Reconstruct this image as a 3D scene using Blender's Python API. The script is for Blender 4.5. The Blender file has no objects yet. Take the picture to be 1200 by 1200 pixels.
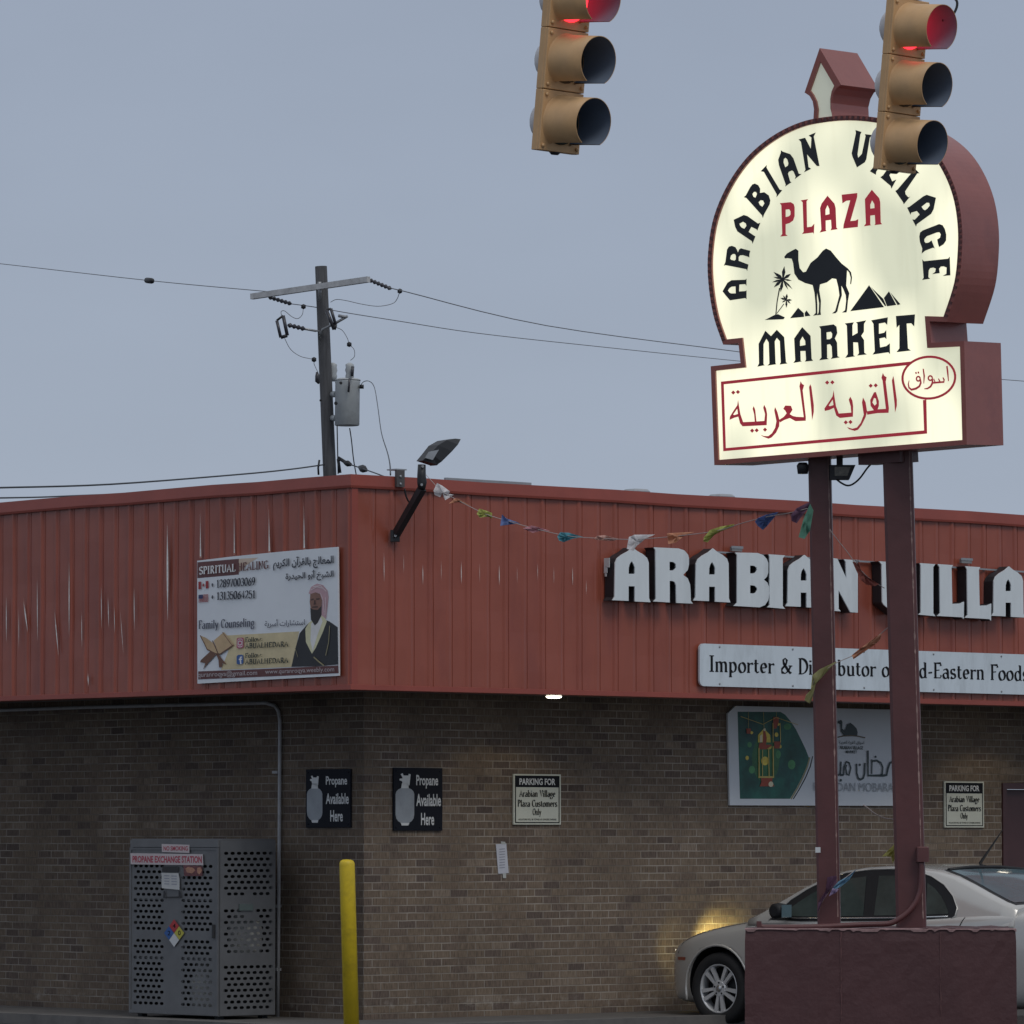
import bpy, bmesh, math, random
from mathutils import Vector, Matrix
from mathutils.geometry import tessellate_polygon

random.seed(7)
rad = math.radians
SC = bpy.context.scene
COL = SC.collection

# ------------------------------------------------------------------ camera
FPX = 6115.0                       # focal length in photo pixels (1200 wide)
HOR = 980.0                        # the horizon row in the photo
CAM = Vector((0, 0, 1.69))
PITCH = math.atan((HOR - 600) / FPX)
cam = bpy.data.cameras.new('camera')
cam.sensor_width = 36
cam.lens = FPX / 1200 * 36
cam.clip_start = 0.5
cam.clip_end = 6000
cam_ob = bpy.data.objects.new('camera', cam)
COL.objects.link(cam_ob)
cam_ob.location = CAM
cam_ob.rotation_euler = (math.pi / 2 + PITCH, 0, 0)
SC.camera = cam_ob

# ------------------------------------------------------------------ sky and light
SUN_EL, SUN_AZ = 50, 150           # degrees; azimuth measured from +Y clockwise: behind the camera, to the right
w = bpy.data.worlds.new('World')
SC.world = w
w.use_nodes = True
nt = w.node_tree
for n in list(nt.nodes):
    nt.nodes.remove(n)
out = nt.nodes.new('ShaderNodeOutputWorld')
bg = nt.nodes.new('ShaderNodeBackground')
bg.inputs['Strength'].default_value = 0.1
sky = nt.nodes.new('ShaderNodeTexSky')
sky.sky_type = 'NISHITA'
sky.sun_disc = False
sky.sun_elevation = rad(SUN_EL)
sky.sun_rotation = rad(SUN_AZ)
tc = nt.nodes.new('ShaderNodeTexCoord')
sep = nt.nodes.new('ShaderNodeSeparateXYZ')
nt.links.new(tc.outputs['Generated'], sep.inputs[0])
ramp = nt.nodes.new('ShaderNodeValToRGB')       # overcast cloud layer, by height above the horizon
cr = ramp.color_ramp
cr.elements[0].position = 0.0
cr.elements[0].color = (0.395, 0.452, 0.555, 1)
cr.elements[1].position = 1.0
cr.elements[1].color = (0.62, 0.64, 0.68, 1)
e = cr.elements.new(0.06); e.color = (0.356, 0.410, 0.510, 1)
e = cr.elements.new(0.16); e.color = (0.330, 0.382, 0.482, 1)
e = cr.elements.new(0.35); e.color = (0.37, 0.41, 0.49, 1)
nt.links.new(sep.outputs['Z'], ramp.inputs['Fac'])
noi = nt.nodes.new('ShaderNodeTexNoise')
noi.inputs['Scale'].default_value = 2.2
noi.inputs['Detail'].default_value = 3
nt.links.new(tc.outputs['Generated'], noi.inputs['Vector'])
mr = nt.nodes.new('ShaderNodeMapRange')
mr.inputs['To Min'].default_value = 8.6
mr.inputs['To Max'].default_value = 11.4
nt.links.new(noi.outputs['Fac'], mr.inputs['Value'])
vm = nt.nodes.new('ShaderNodeVectorMath'); vm.operation = 'SCALE'
nt.links.new(ramp.outputs['Color'], vm.inputs[0])
noi2 = nt.nodes.new('ShaderNodeTexNoise'); noi2.inputs['Scale'].default_value = 13; noi2.inputs['Detail'].default_value = 4
mp0 = nt.nodes.new('ShaderNodeMapping'); mp0.inputs['Scale'].default_value = (1, 1, 2.2)
nt.links.new(tc.outputs['Generated'], mp0.inputs['Vector']); nt.links.new(mp0.outputs['Vector'], noi2.inputs['Vector'])
mr2 = nt.nodes.new('ShaderNodeMapRange'); mr2.inputs['From Min'].default_value = .3; mr2.inputs['From Max'].default_value = .7
mr2.inputs['To Min'].default_value = .975; mr2.inputs['To Max'].default_value = 1.025
nt.links.new(noi2.outputs['Fac'], mr2.inputs['Value'])
ml = nt.nodes.new('ShaderNodeMath'); ml.operation = 'MULTIPLY'
nt.links.new(mr.outputs['Result'], ml.inputs[0]); nt.links.new(mr2.outputs['Result'], ml.inputs[1])
nt.links.new(ml.outputs[0], vm.inputs['Scale'])
mix = nt.nodes.new('ShaderNodeMixRGB')
mix.inputs['Fac'].default_value = 0.94
nt.links.new(sky.outputs['Color'], mix.inputs['Color1'])
nt.links.new(vm.outputs['Vector'], mix.inputs['Color2'])
nt.links.new(mix.outputs['Color'], bg.inputs['Color'])
nt.links.new(bg.outputs['Background'], out.inputs['Surface'])

sl = bpy.data.lights.new('sun', 'SUN')
sl.energy = 0.85
sl.angle = rad(24)
sl.color = (1.0, 0.95, 0.88)
so = bpy.data.objects.new('sun', sl)
COL.objects.link(so)
so.location = (10, -10, 30)
_sd = Vector((math.sin(rad(SUN_AZ)) * math.cos(rad(SUN_EL)), math.cos(rad(SUN_AZ)) * math.cos(rad(SUN_EL)), math.sin(rad(SUN_EL))))
so.rotation_euler = _sd.to_track_quat('Z', 'Y').to_euler()

SC.view_settings.view_transform = 'Standard'
SC.view_settings.look = 'None'
SC.view_settings.exposure = 0.0
SC.view_settings.gamma = 1.0
SC.view_settings.use_curve_mapping = False

# ------------------------------------------------------------------ geometry of the view
_F = Vector((0, math.cos(PITCH), math.sin(PITCH)))
_U = Vector((0, -math.sin(PITCH), math.cos(PITCH)))

def ray(px, py):
    return _F * FPX + Vector((1, 0, 0)) * (px - 600) + _U * (600 - py)

def at(px, py, Y):
    d = ray(px, py)
    return CAM + d * (Y / d.y)

class Plane:
    """a flat surface of the place: origin, u (to the right), v (up), n (outward)"""
    def __init__(s, o, u, v):
        s.o = Vector(o); s.u = Vector(u).normalized(); s.v = Vector(v).normalized()
        s.n = s.u.cross(s.v).normalized()
        s.m = Matrix(((s.u.x, s.v.x, s.n.x, s.o.x), (s.u.y, s.v.y, s.n.y, s.o.y), (s.u.z, s.v.z, s.n.z, s.o.z), (0, 0, 0, 1)))
    def hit(s, px, py, off=0.0):
        d = ray(px, py); o = s.o + s.n * off
        return CAM + d * ((o - CAM).dot(s.n) / d.dot(s.n))
    def uv(s, px, py, off=0.0):
        q = s.hit(px, py, off) - s.o
        return (q.dot(s.u), q.dot(s.v))
    def loc(s, p):
        q = p - s.o
        return Vector((q.dot(s.u), q.dot(s.v), q.dot(s.n)))
    def w(s, u, v, n=0.0):
        return s.o + s.u * u + s.v * v + s.n * n

def reg(ox, oy, sc, pts):
    return [(ox + x / sc, oy + y / sc) for x, y in pts]

# ------------------------------------------------------------------ mesh building
class MB:
    def __init__(s):
        s.v = []; s.f = []; s.smooth = []
    def add(s, vs, fs, smooth=False):
        b = len(s.v)
        s.v += [Vector(p) for p in vs]
        for f in fs:
            s.f.append([b + i for i in f]); s.smooth.append(smooth)
    def box(s, x0, x1, y0, y1, z0, z1, m=None):
        vs = [Vector((x, y, z)) for x in (x0, x1) for y in (y0, y1) for z in (z0, z1)]
        if m is not None: vs = [m @ p for p in vs]
        s.add(vs, [(0, 1, 3, 2), (4, 6, 7, 5), (0, 4, 5, 1), (2, 3, 7, 6), (0, 2, 6, 4), (1, 5, 7, 3)])
    def bbox(s, x0, x1, y0, y1, z0, z1, c=0.01):
        """box with chamfered vertical (z) edges and top"""
        p = [(x0 + c, y0), (x1 - c, y0), (x1, y0 + c), (x1, y1 - c), (x1 - c, y1), (x0 + c, y1), (x0, y1 - c), (x0, y0 + c)]
        s.loft([[(x, y, z0) for x, y in p], [(x, y, z1 - c) for x, y in p],
                [((x - (x0 + x1) / 2) * (1 - 2 * c / (x1 - x0)) + (x0 + x1) / 2, (y - (y0 + y1) / 2) * (1 - 2 * c / (y1 - y0)) + (y0 + y1) / 2, z1) for x, y in p]], cap=True)
    def loft(s, rings, cap=False, smooth=False, closed=True):
        n = len(rings[0]); vs = [p for r in rings for p in r]; fs = []
        for i in range(len(rings) - 1):
            for j in range(n if closed else n - 1):
                k = (j + 1) % n
                fs.append((i * n + j, i * n + k, (i + 1) * n + k, (i + 1) * n + j))
        if not cap:
            s.add(vs, fs, smooth); return
        s.add(vs, fs, smooth)
        s.add(rings[0], [tuple(reversed(range(n)))]); s.add(rings[-1], [tuple(range(n))])
    def tube(s, pts, r, n=8, cap=True):
        pts = [Vector(p) for p in pts]
        rs = r if isinstance(r, (list, tuple)) else [r] * len(pts)
        rings = []; prev = None
        for i, p in enumerate(pts):
            a = pts[max(i - 1, 0)]; b = pts[min(i + 1, len(pts) - 1)]
            t = (b - a).normalized()
            if prev is None:
                x = t.orthogonal().normalized()
            else:
                x = (prev - t * prev.dot(t)); x = x.normalized() if x.length > 1e-6 else t.orthogonal().normalized()
            prev = x; y = t.cross(x)
            rings.append([p + (x * math.cos(2 * math.pi * k / n) + y * math.sin(2 * math.pi * k / n)) * rs[i] for k in range(n)])
        s.loft(rings, cap=cap, smooth=True)
    def lathe(s, prof, n=24, m=None, smooth=True, cap=True):
        """prof: (r, z) list about local z"""
        rings = []
        for r, z in prof:
            rings.append([Vector((r * math.cos(2 * math.pi * k / n), r * math.sin(2 * math.pi * k / n), z)) for k in range(n)])
        if m is not None: rings = [[m @ p for p in r] for r in rings]
        s.loft(rings, cap=cap, smooth=smooth)
    def sheet(s, loops, z=0.0):
        L = [[Vector((x, y, 0)) for x, y in lp] for lp in loops]
        tri = tessellate_polygon(L)
        flat = [Vector((p.x, p.y, z)) for lp in L for p in lp]
        s.add(flat, [tuple(t) for t in tri])
    def prism(s, loops, z0, z1, sides=True, back=True):
        s.sheet(loops, z1)
        if back: s.sheet(loops, z0)
        if sides:
            for lp in loops:
                n = len(lp)
                vs = [(x, y, z0) for x, y in lp] + [(x, y, z1) for x, y in lp]
                s.add(vs, [(i, (i + 1) % n, n + (i + 1) % n, n + i) for i in range(n)])
    def ribbon(s, pts, ws, z=0.0):
        n = len(pts)
        if not isinstance(ws, (list, tuple)): ws = [ws] * n
        vs = []
        for i in range(n):
            a = Vector(pts[max(i - 1, 0)]); b = Vector(pts[min(i + 1, n - 1)])
            t = (b - a); t = t.normalized() if t.length > 1e-9 else Vector((1, 0))
            nn = Vector((-t.y, t.x)) * ws[i] / 2
            p = Vector(pts[i])
            vs += [(p.x + nn.x, p.y + nn.y, z), (p.x - nn.x, p.y - nn.y, z)]
        s.add(vs, [(2 * i, 2 * i + 1, 2 * i + 3, 2 * i + 2) for i in range(n - 1)])
    def text(s, txt, u0, v0, u1, v1, z, bold=0.0, slope=0.0):
        """flat lettering stretched to the box; slope tilts the base line"""
        vs, fs = text_geo(txt, bold)
        xs = [p[0] for p in vs]; ys = [p[1] for p in vs]
        ax, bx, ay, by = min(xs), max(xs), min(ys), max(ys)
        q = [(u0 + (x - ax) / (bx - ax) * (u1 - u0), v0 + (y - ay) / (by - ay) * (v1 - v0) + slope * (x - ax) / (bx - ax), z) for x, y in vs]
        s.add(q, fs)
    def build(s, name, mat, parent=None, m=None, recalc=True, merge=True):
        me = bpy.data.meshes.new(name)
        me.from_pydata([tuple(p) for p in s.v], [], s.f)
        me.polygons.foreach_set('use_smooth', s.smooth)
        if recalc:
            bm = bmesh.new(); bm.from_mesh(me)
            if merge: bmesh.ops.remove_doubles(bm, verts=bm.verts, dist=1e-5)
            bmesh.ops.recalc_face_normals(bm, faces=bm.faces)
            bm.to_mesh(me); bm.free()
        o = bpy.data.objects.new(name, me)
        COL.objects.link(o)
        if mat is not None: me.materials.append(mat)
        if parent is not None: o.parent = parent
        elif m is not None: o.matrix_world = m
        return o

_tc = {}
def text_geo(txt, bold):
    k = (txt, bold)
    if k not in _tc:
        c = bpy.data.curves.new('lettering', 'FONT'); c.body = txt; c.size = 1; c.offset = bold; c.resolution_u = 3
        o = bpy.data.objects.new('lettering', c); COL.objects.link(o)
        bpy.context.view_layer.update()
        me = bpy.data.meshes.new_from_object(o.evaluated_get(bpy.context.evaluated_depsgraph_get()))
        _tc[k] = ([(p.co.x, p.co.y) for p in me.vertices], [tuple(p.vertices) for p in me.polygons])
        bpy.data.objects.remove(o); bpy.data.meshes.remove(me); bpy.data.curves.remove(c)
    return _tc[k]

# Arabic joining, right to left, with the presentation forms
_AR = {}
def _reg(ch, iso, n): _AR[ch] = (iso, n)
for ch, iso, n in (('ا', 0xFE8D, 2), ('أ', 0xFE83, 2), ('آ', 0xFE81, 2), ('ب', 0xFE8F, 4), ('ة', 0xFE93, 2), ('ت', 0xFE95, 4), ('ج', 0xFE9D, 4),
                   ('ح', 0xFEA1, 4), ('خ', 0xFEA5, 4), ('د', 0xFEA9, 2), ('ر', 0xFEAD, 2), ('س', 0xFEB1, 4), ('ش', 0xFEB5, 4), ('ض', 0xFEBD, 4),
                   ('ع', 0xFEC9, 4), ('ق', 0xFED5, 4), ('ك', 0xFED9, 4), ('ل', 0xFEDD, 4), ('م', 0xFEE1, 4), ('ن', 0xFEE5, 4), ('و', 0xFEED, 2), ('ي', 0xFEF1, 4)):
    _reg(ch, iso, n)
def arabic(t):
    o = []
    for i, ch in enumerate(t):
        if ch not in _AR:
            o.append(ch); continue
        iso, n = _AR[ch]
        pr = i > 0 and t[i - 1] in _AR and _AR[t[i - 1]][1] == 4
        nx = i + 1 < len(t) and t[i + 1] in _AR and n == 4
        k = 0 if not pr and not nx else 1 if pr and not nx else 2 if nx and not pr else 3
        o.append(chr(iso + k))
    return ''.join(reversed(o))

# broad-nib serif lettering
def _a(cx, cy, rx, ry, a0, a1, n=9):
    return [(cx + rx * math.cos(rad(a0 + (a1 - a0) * i / (n - 1))), cy + ry * math.sin(rad(a0 + (a1 - a0) * i / (n - 1)))) for i in range(n)]
def _st(x, y0=0, y1=.62, w=.09, b=1, t=1):
    r = [[(x, y0), (x, y1)]]
    if b: r.append([(x - w, y0 + .02), (x + w, y0 + .02)])
    if t: r.append([(x - w, y1 - .03), (x + .02, y1 - .01)] if t == 1 else [(x - w, y1 - .02), (x + w, y1 - .02)])
    return r
NIB = {
    'I': (.34, _st(.17, 0, 1, .13, 1, 2)),
    'D': (.62, _st(.15, 0, 1, .1, 1, 2) + [[(.15, .98)] + _a(.2, .5, .36, .48, 90, -90, 13) + [(.15, .02)]]),
    'M': (.82, _st(.14, 0, 1, .1, 1, 2) + [[(.15, .98), (.4, .15), (.66, .98)]] + _st(.67, 0, 1, .1, 1, 2)),
    'E': (.56, _st(.15, 0, 1, .1, 1, 2) + [[(.15, .97), (.46, .97), (.48, .8)], [(.15, .5), (.4, .53)], [(.15, .03), (.46, .03), (.5, .2)]]),
    'F': (.52, _st(.15, 0, 1, .1, 1, 2) + [[(.15, .97), (.46, .97), (.48, .8)], [(.15, .5), (.4, .53)]]),
    'S': (.5, [_a(.25, .75, .17, .23, 20, 270, 11) + _a(.25, .26, .19, .25, 90, -160, 11)]),
    'P': (.54, _st(.15, 0, 1, .1, 1, 2) + [[(.15, .98)] + _a(.22, .73, .24, .25, 90, -90, 11) + [(.15, .48)]]),
    'R': (.6, _st(.15, 0, 1, .1, 1, 2) + [[(.15, .98)] + _a(.22, .74, .22, .24, 90, -90, 11) + [(.15, .5)], [(.27, .5), (.5, .02), (.58, .02)]]),
    'B': (.56, _st(.15, 0, 1, .1, 1, 2) + [[(.15, .98)] + _a(.22, .76, .19, .22, 90, -90, 11) + [(.15, .54)], [(.22, .54)] + _a(.24, .28, .22, .26, 90, -90, 11) + [(.15, .02)]]),
    'T': (.54, _st(.27, 0, 1, .1, 1, 0) + [[(.05, .8), (.06, .97), (.48, .97), (.49, .8)]]),
    'U': (.62, [[(.14, .98), (.14, .3)] + _a(.31, .28, .17, .27, 180, 360, 11) + [(.48, .98)], [(.04, .98), (.24, .98)], [(.4, .98), (.58, .98)]]),
    'A': (.62, [[(.08, .02), (.3, .98), (.54, .02)], [(.16, .34), (.46, .34)], [(.0, .02), (.16, .02)], [(.44, .02), (.62, .02)]]),
    'L': (.5, _st(.15, 0, 1, .1, 1, 2) + [[(.15, .03), (.44, .03), (.47, .22)]]),
    'H': (.66, _st(.15, 0, 1, .1, 1, 2) + _st(.51, 0, 1, .1, 1, 2) + [[(.15, .52), (.51, .52)]]),
    'N': (.68, _st(.13, 0, 1, .1, 1, 1) + [[(.13, .98), (.54, .02), (.54, .98)], [(.44, .98), (.64, .98)]]),
    'G': (.62, [_a(.33, .5, .26, .48, 50, 340, 17), [(.56, .05), (.56, .42)], [(.4, .42), (.64, .42)]]),
    'C': (.56, [_a(.32, .5, .25, .48, 50, 310, 15), [(.48, .78), (.5, .95)]]),
    'V': (.6, [[(.08, .98), (.31, .02), (.53, .98)], [(.0, .98), (.18, .98)], [(.43, .98), (.62, .98)]]),
    'O': (.64, [_a(.32, .5, .26, .48, 90, 450, 19)]),
    'm': (.78, _st(.12) + [[(.12, .45)] + _a(.25, .45, .13, .16, 150, 0, 7) + [(.38, 0)], [(.38, .45)] + _a(.51, .45, .13, .16, 150, 0, 7) + [(.64, 0)], [(.3, .02), (.46, .02)], [(.56, .02), (.74, .02)]]),
    'n': (.54, _st(.12) + [[(.12, .45)] + _a(.26, .45, .14, .16, 150, 0, 7) + [(.4, 0)], [(.31, .02), (.49, .02)]]),
    'u': (.54, [[(.12, .6), (.12, .18)] + _a(.26, .17, .14, .16, 180, 340, 7), [(.4, .6), (.4, .02), (.5, .02)], [(.04, .6), (.13, .6)], [(.31, .6), (.41, .6)]]),
    'p': (.54, _st(.12, -.3) + [_a(.26, .31, .17, .3, 140, -140, 13)]),
    'b': (.54, _st(.12, 0, .98, .09, 0) + [_a(.26, .3, .17, .3, 140, -150, 13)]),
    'd': (.54, [[(.4, .98), (.4, .02), (.5, .02)], [(.3, .96), (.41, .97)], _a(.25, .3, .16, .3, 40, 320, 13)]),
    'o': (.5, [_a(.25, .3, .18, .3, 90, 450, 17)]),
    'e': (.47, [[(.09, .32), (.38, .34)] + _a(.24, .32, .15, .28, 10, 310, 15)]),
    'a': (.48, [[(.08, .52)] + _a(.22, .42, .14, .18, 120, 0, 7) + [(.36, .08), (.44, .02)], _a(.22, .18, .14, .17, 50, 360, 13)]),
    'r': (.4, _st(.12) + [[(.12, .42), (.22, .56), (.34, .58), (.35, .5)]]),
    't': (.36, [[(.14, .82), (.14, .12), (.22, .02), (.33, .08)], [(.04, .58), (.3, .58)]]),
    'i': (.27, _st(.13) + [[(.13, .78), (.13, .88)]]),
    'l': (.27, _st(.13, 0, .98)),
    's': (.42, [_a(.2, .46, .12, .15, 20, 270, 9) + _a(.2, .16, .14, .15, 90, -160, 9)]),
    'f': (.36, [[(.14, 0), (.14, .75)] + _a(.25, .78, .11, .2, 180, 40, 7), [(.04, .58), (.3, .58)], [(.05, .02), (.24, .02)]]),
    'g': (.5, [_a(.23, .36, .15, .24, 0, 360, 13), _a(.24, -.12, .18, .17, 120, 400, 13), [(.34, .55), (.46, .6)]]),
    'y': (.5, [[(.06, .6), (.25, .08)], [(.42, .6), (.2, -.2), (.08, -.28)], [(.0, .6), (.14, .6)], [(.34, .6), (.49, .6)]]),
    'z': (.44, [[(.06, .48), (.06, .6), (.36, .6), (.06, .02), (.38, .02), (.38, .14)]]),
    '&': (.72, [[(.62, .5), (.5, .2), (.3, .02), (.12, .08), (.1, .28), (.36, .62), (.4, .84), (.3, .97), (.19, .85), (.22, .66), (.45, .25), (.6, .05), (.68, .1)], [(.5, .5), (.72, .5)]]),
    '-': (.34, [[(.05, .34), (.29, .38)], [(.05, .3), (.29, .34)]]),
    '+': (.5, [[(.25, .15), (.25, .6)], [(.06, .38), (.44, .38)]]),
    ':': (.26, [[(.12, .04), (.12, .14)], [(.12, .44), (.12, .54)]]),
    '0': (.54, [_a(.27, .5, .2, .48, 90, 450, 17)]),
    '1': (.44, [[(.1, .82), (.24, .98), (.24, 0)], [(.1, .02), (.38, .02)]]),
    '2': (.52, [_a(.25, .7, .18, .28, 160, -20, 9) + [(.1, .05), (.45, .05), (.47, .18)]]),
    '3': (.5, [_a(.24, .75, .16, .23, 150, -90, 9) + _a(.24, .27, .19, .26, 90, -150, 9)]),
    '4': (.54, [[(.37, 0), (.37, .98), (.06, .3), (.5, .3)]]),
    '5': (.5, [[(.42, .96), (.13, .96), (.11, .55)] + _a(.24, .3, .19, .29, 110, -150, 11)]),
    '6': (.52, [[(.42, .96), (.16, .6), (.09, .3)] + _a(.27, .29, .18, .28, 180, 540, 15)]),
    '7': (.48, [[(.06, .8), (.07, .96), (.44, .96), (.18, 0)]]),
    '8': (.52, [_a(.26, .75, .15, .22, 270, 630, 13), _a(.26, .27, .18, .26, 90, 450, 13)]),
    '9': (.52, [_a(.26, .7, .18, .27, 0, 360, 13) + [(.43, .5), (.3, .1), (.14, .02)]]),
    'w': (.7, [[(.06, .6), (.2, .02), (.34, .5), (.48, .02), (.62, .6)], [(.0, .6), (.13, .6)], [(.54, .6), (.69, .6)]]),
    ' ': (.32, []),
}
def nib(mb, txt, P0, P1, vscale, z, W=.13, thin=.045, phi=18, track=0.0):
    """lettering along the base line P0 -> P1 (plane coordinates); vscale = cap height"""
    adv = sum(NIB[c][0] + track for c in txt) - track
    ux = Vector((P1[0] - P0[0], P1[1] - P0[1])); L = ux.length; sx = L / adv
    d = ux / L
    x = 0.0; k = 0
    for c in txt:
        a, strokes = NIB[c]
        for st in strokes:
            pts = st
            ws = []
            for i in range(len(pts)):
                p = pts[max(i - 1, 0)]; q = pts[min(i + 1, len(pts) - 1)]
                th = math.atan2(q[1] - p[1], q[0] - p[0])
                ws.append(max(thin, W * abs(math.sin(th - rad(phi)))))
            P = []; 
            for (px, py) in pts:
                X = (x + px) * sx
                P.append((P0[0] + d.x * X, P0[1] + d.y * X + py * vscale))
            k += 1
            mb.ribbon(P, [q * (sx * .6 + vscale * .4) for q in ws], z + (k % 7) * .00004)
        x += a + track

# ------------------------------------------------------------------ materials
_mc = {}
def mat(name, col, rough=.6, metal=0.0, var=.12, scale=6.0, bump=0.0, bscale=60.0, spec=.5, stretch=(1, 1, 1), dirt=None, dirt_amt=.0, coat=0.0, dscale=1.3, dlo=.5):
    if name in _mc: return _mc[name]
    m = bpy.data.materials.new(name); m.use_nodes = True
    t = m.node_tree; b = t.nodes['Principled BSDF']
    b.inputs['Roughness'].default_value = rough; b.inputs['Metallic'].default_value = metal
    b.inputs['Specular IOR Level'].default_value = spec
    if coat: b.inputs['Coat Weight'].default_value = coat; b.inputs['Coat Roughness'].default_value = .06
    c = t.nodes.new('ShaderNodeTexCoord'); mp = t.nodes.new('ShaderNodeMapping')
    mp.inputs['Scale'].default_value = stretch
    t.links.new(c.outputs['Object'], mp.inputs['Vector'])
    n = t.nodes.new('ShaderNodeTexNoise'); n.inputs['Scale'].default_value = scale; n.inputs['Detail'].default_value = 5; n.inputs['Roughness'].default_value = .65
    t.links.new(mp.outputs['Vector'], n.inputs['Vector'])
    r = t.nodes.new('ShaderNodeValToRGB')
    r.color_ramp.elements[0].position = .3; r.color_ramp.elements[1].position = .7
    r.color_ramp.elements[0].color = tuple(x * (1 - var) for x in col) + (1,)
    r.color_ramp.elements[1].color = tuple(min(1, x * (1 + var)) for x in col) + (1,)
    t.links.new(n.outputs['Fac'], r.inputs['Fac'])
    last = r.outputs['Color']
    if dirt:
        n2 = t.nodes.new('ShaderNodeTexNoise'); n2.inputs['Scale'].default_value = dscale; n2.inputs['Detail'].default_value = 8; n2.inputs['Roughness'].default_value = .7
        t.links.new(mp.outputs['Vector'], n2.inputs['Vector'])
        r2 = t.nodes.new('ShaderNodeMapRange'); r2.inputs['From Min'].default_value = dlo; r2.inputs['From Max'].default_value = dlo + .2
        r2.inputs['To Max'].default_value = dirt_amt
        t.links.new(n2.outputs['Fac'], r2.inputs['Value'])
        mx = t.nodes.new('ShaderNodeMixRGB'); mx.inputs['Color2'].default_value = tuple(dirt) + (1,)
        t.links.new(r2.outputs['Result'], mx.inputs['Fac']); t.links.new(last, mx.inputs['Color1'])
        last = mx.outputs['Color']
    t.links.new(last, b.inputs['Base Color'])
    if bump:
        n3 = t.nodes.new('ShaderNodeTexNoise'); n3.inputs['Scale'].default_value = bscale; n3.inputs['Detail'].default_value = 4
        t.links.new(mp.outputs['Vector'], n3.inputs['Vector'])
        bp = t.nodes.new('ShaderNodeBump'); bp.inputs['Strength'].default_value = bump; bp.inputs['Distance'].default_value = .01
        t.links.new(n3.outputs['Fac'], bp.inputs['Height']); t.links.new(bp.outputs['Normal'], b.inputs['Normal'])
    _mc[name] = m
    return m

def glow(name, col, strength):
    if name in _mc: return _mc[name]
    m = bpy.data.materials.new(name); m.use_nodes = True
    b = m.node_tree.nodes['Principled BSDF']
    b.inputs['Base Color'].default_value = tuple(col) + (1,)
    b.inputs['Emission Color'].default_value = tuple(col) + (1,)
    b.inputs['Emission Strength'].default_value = strength
    b.inputs['Roughness'].default_value = .3
    _mc[name] = m
    return m

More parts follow.
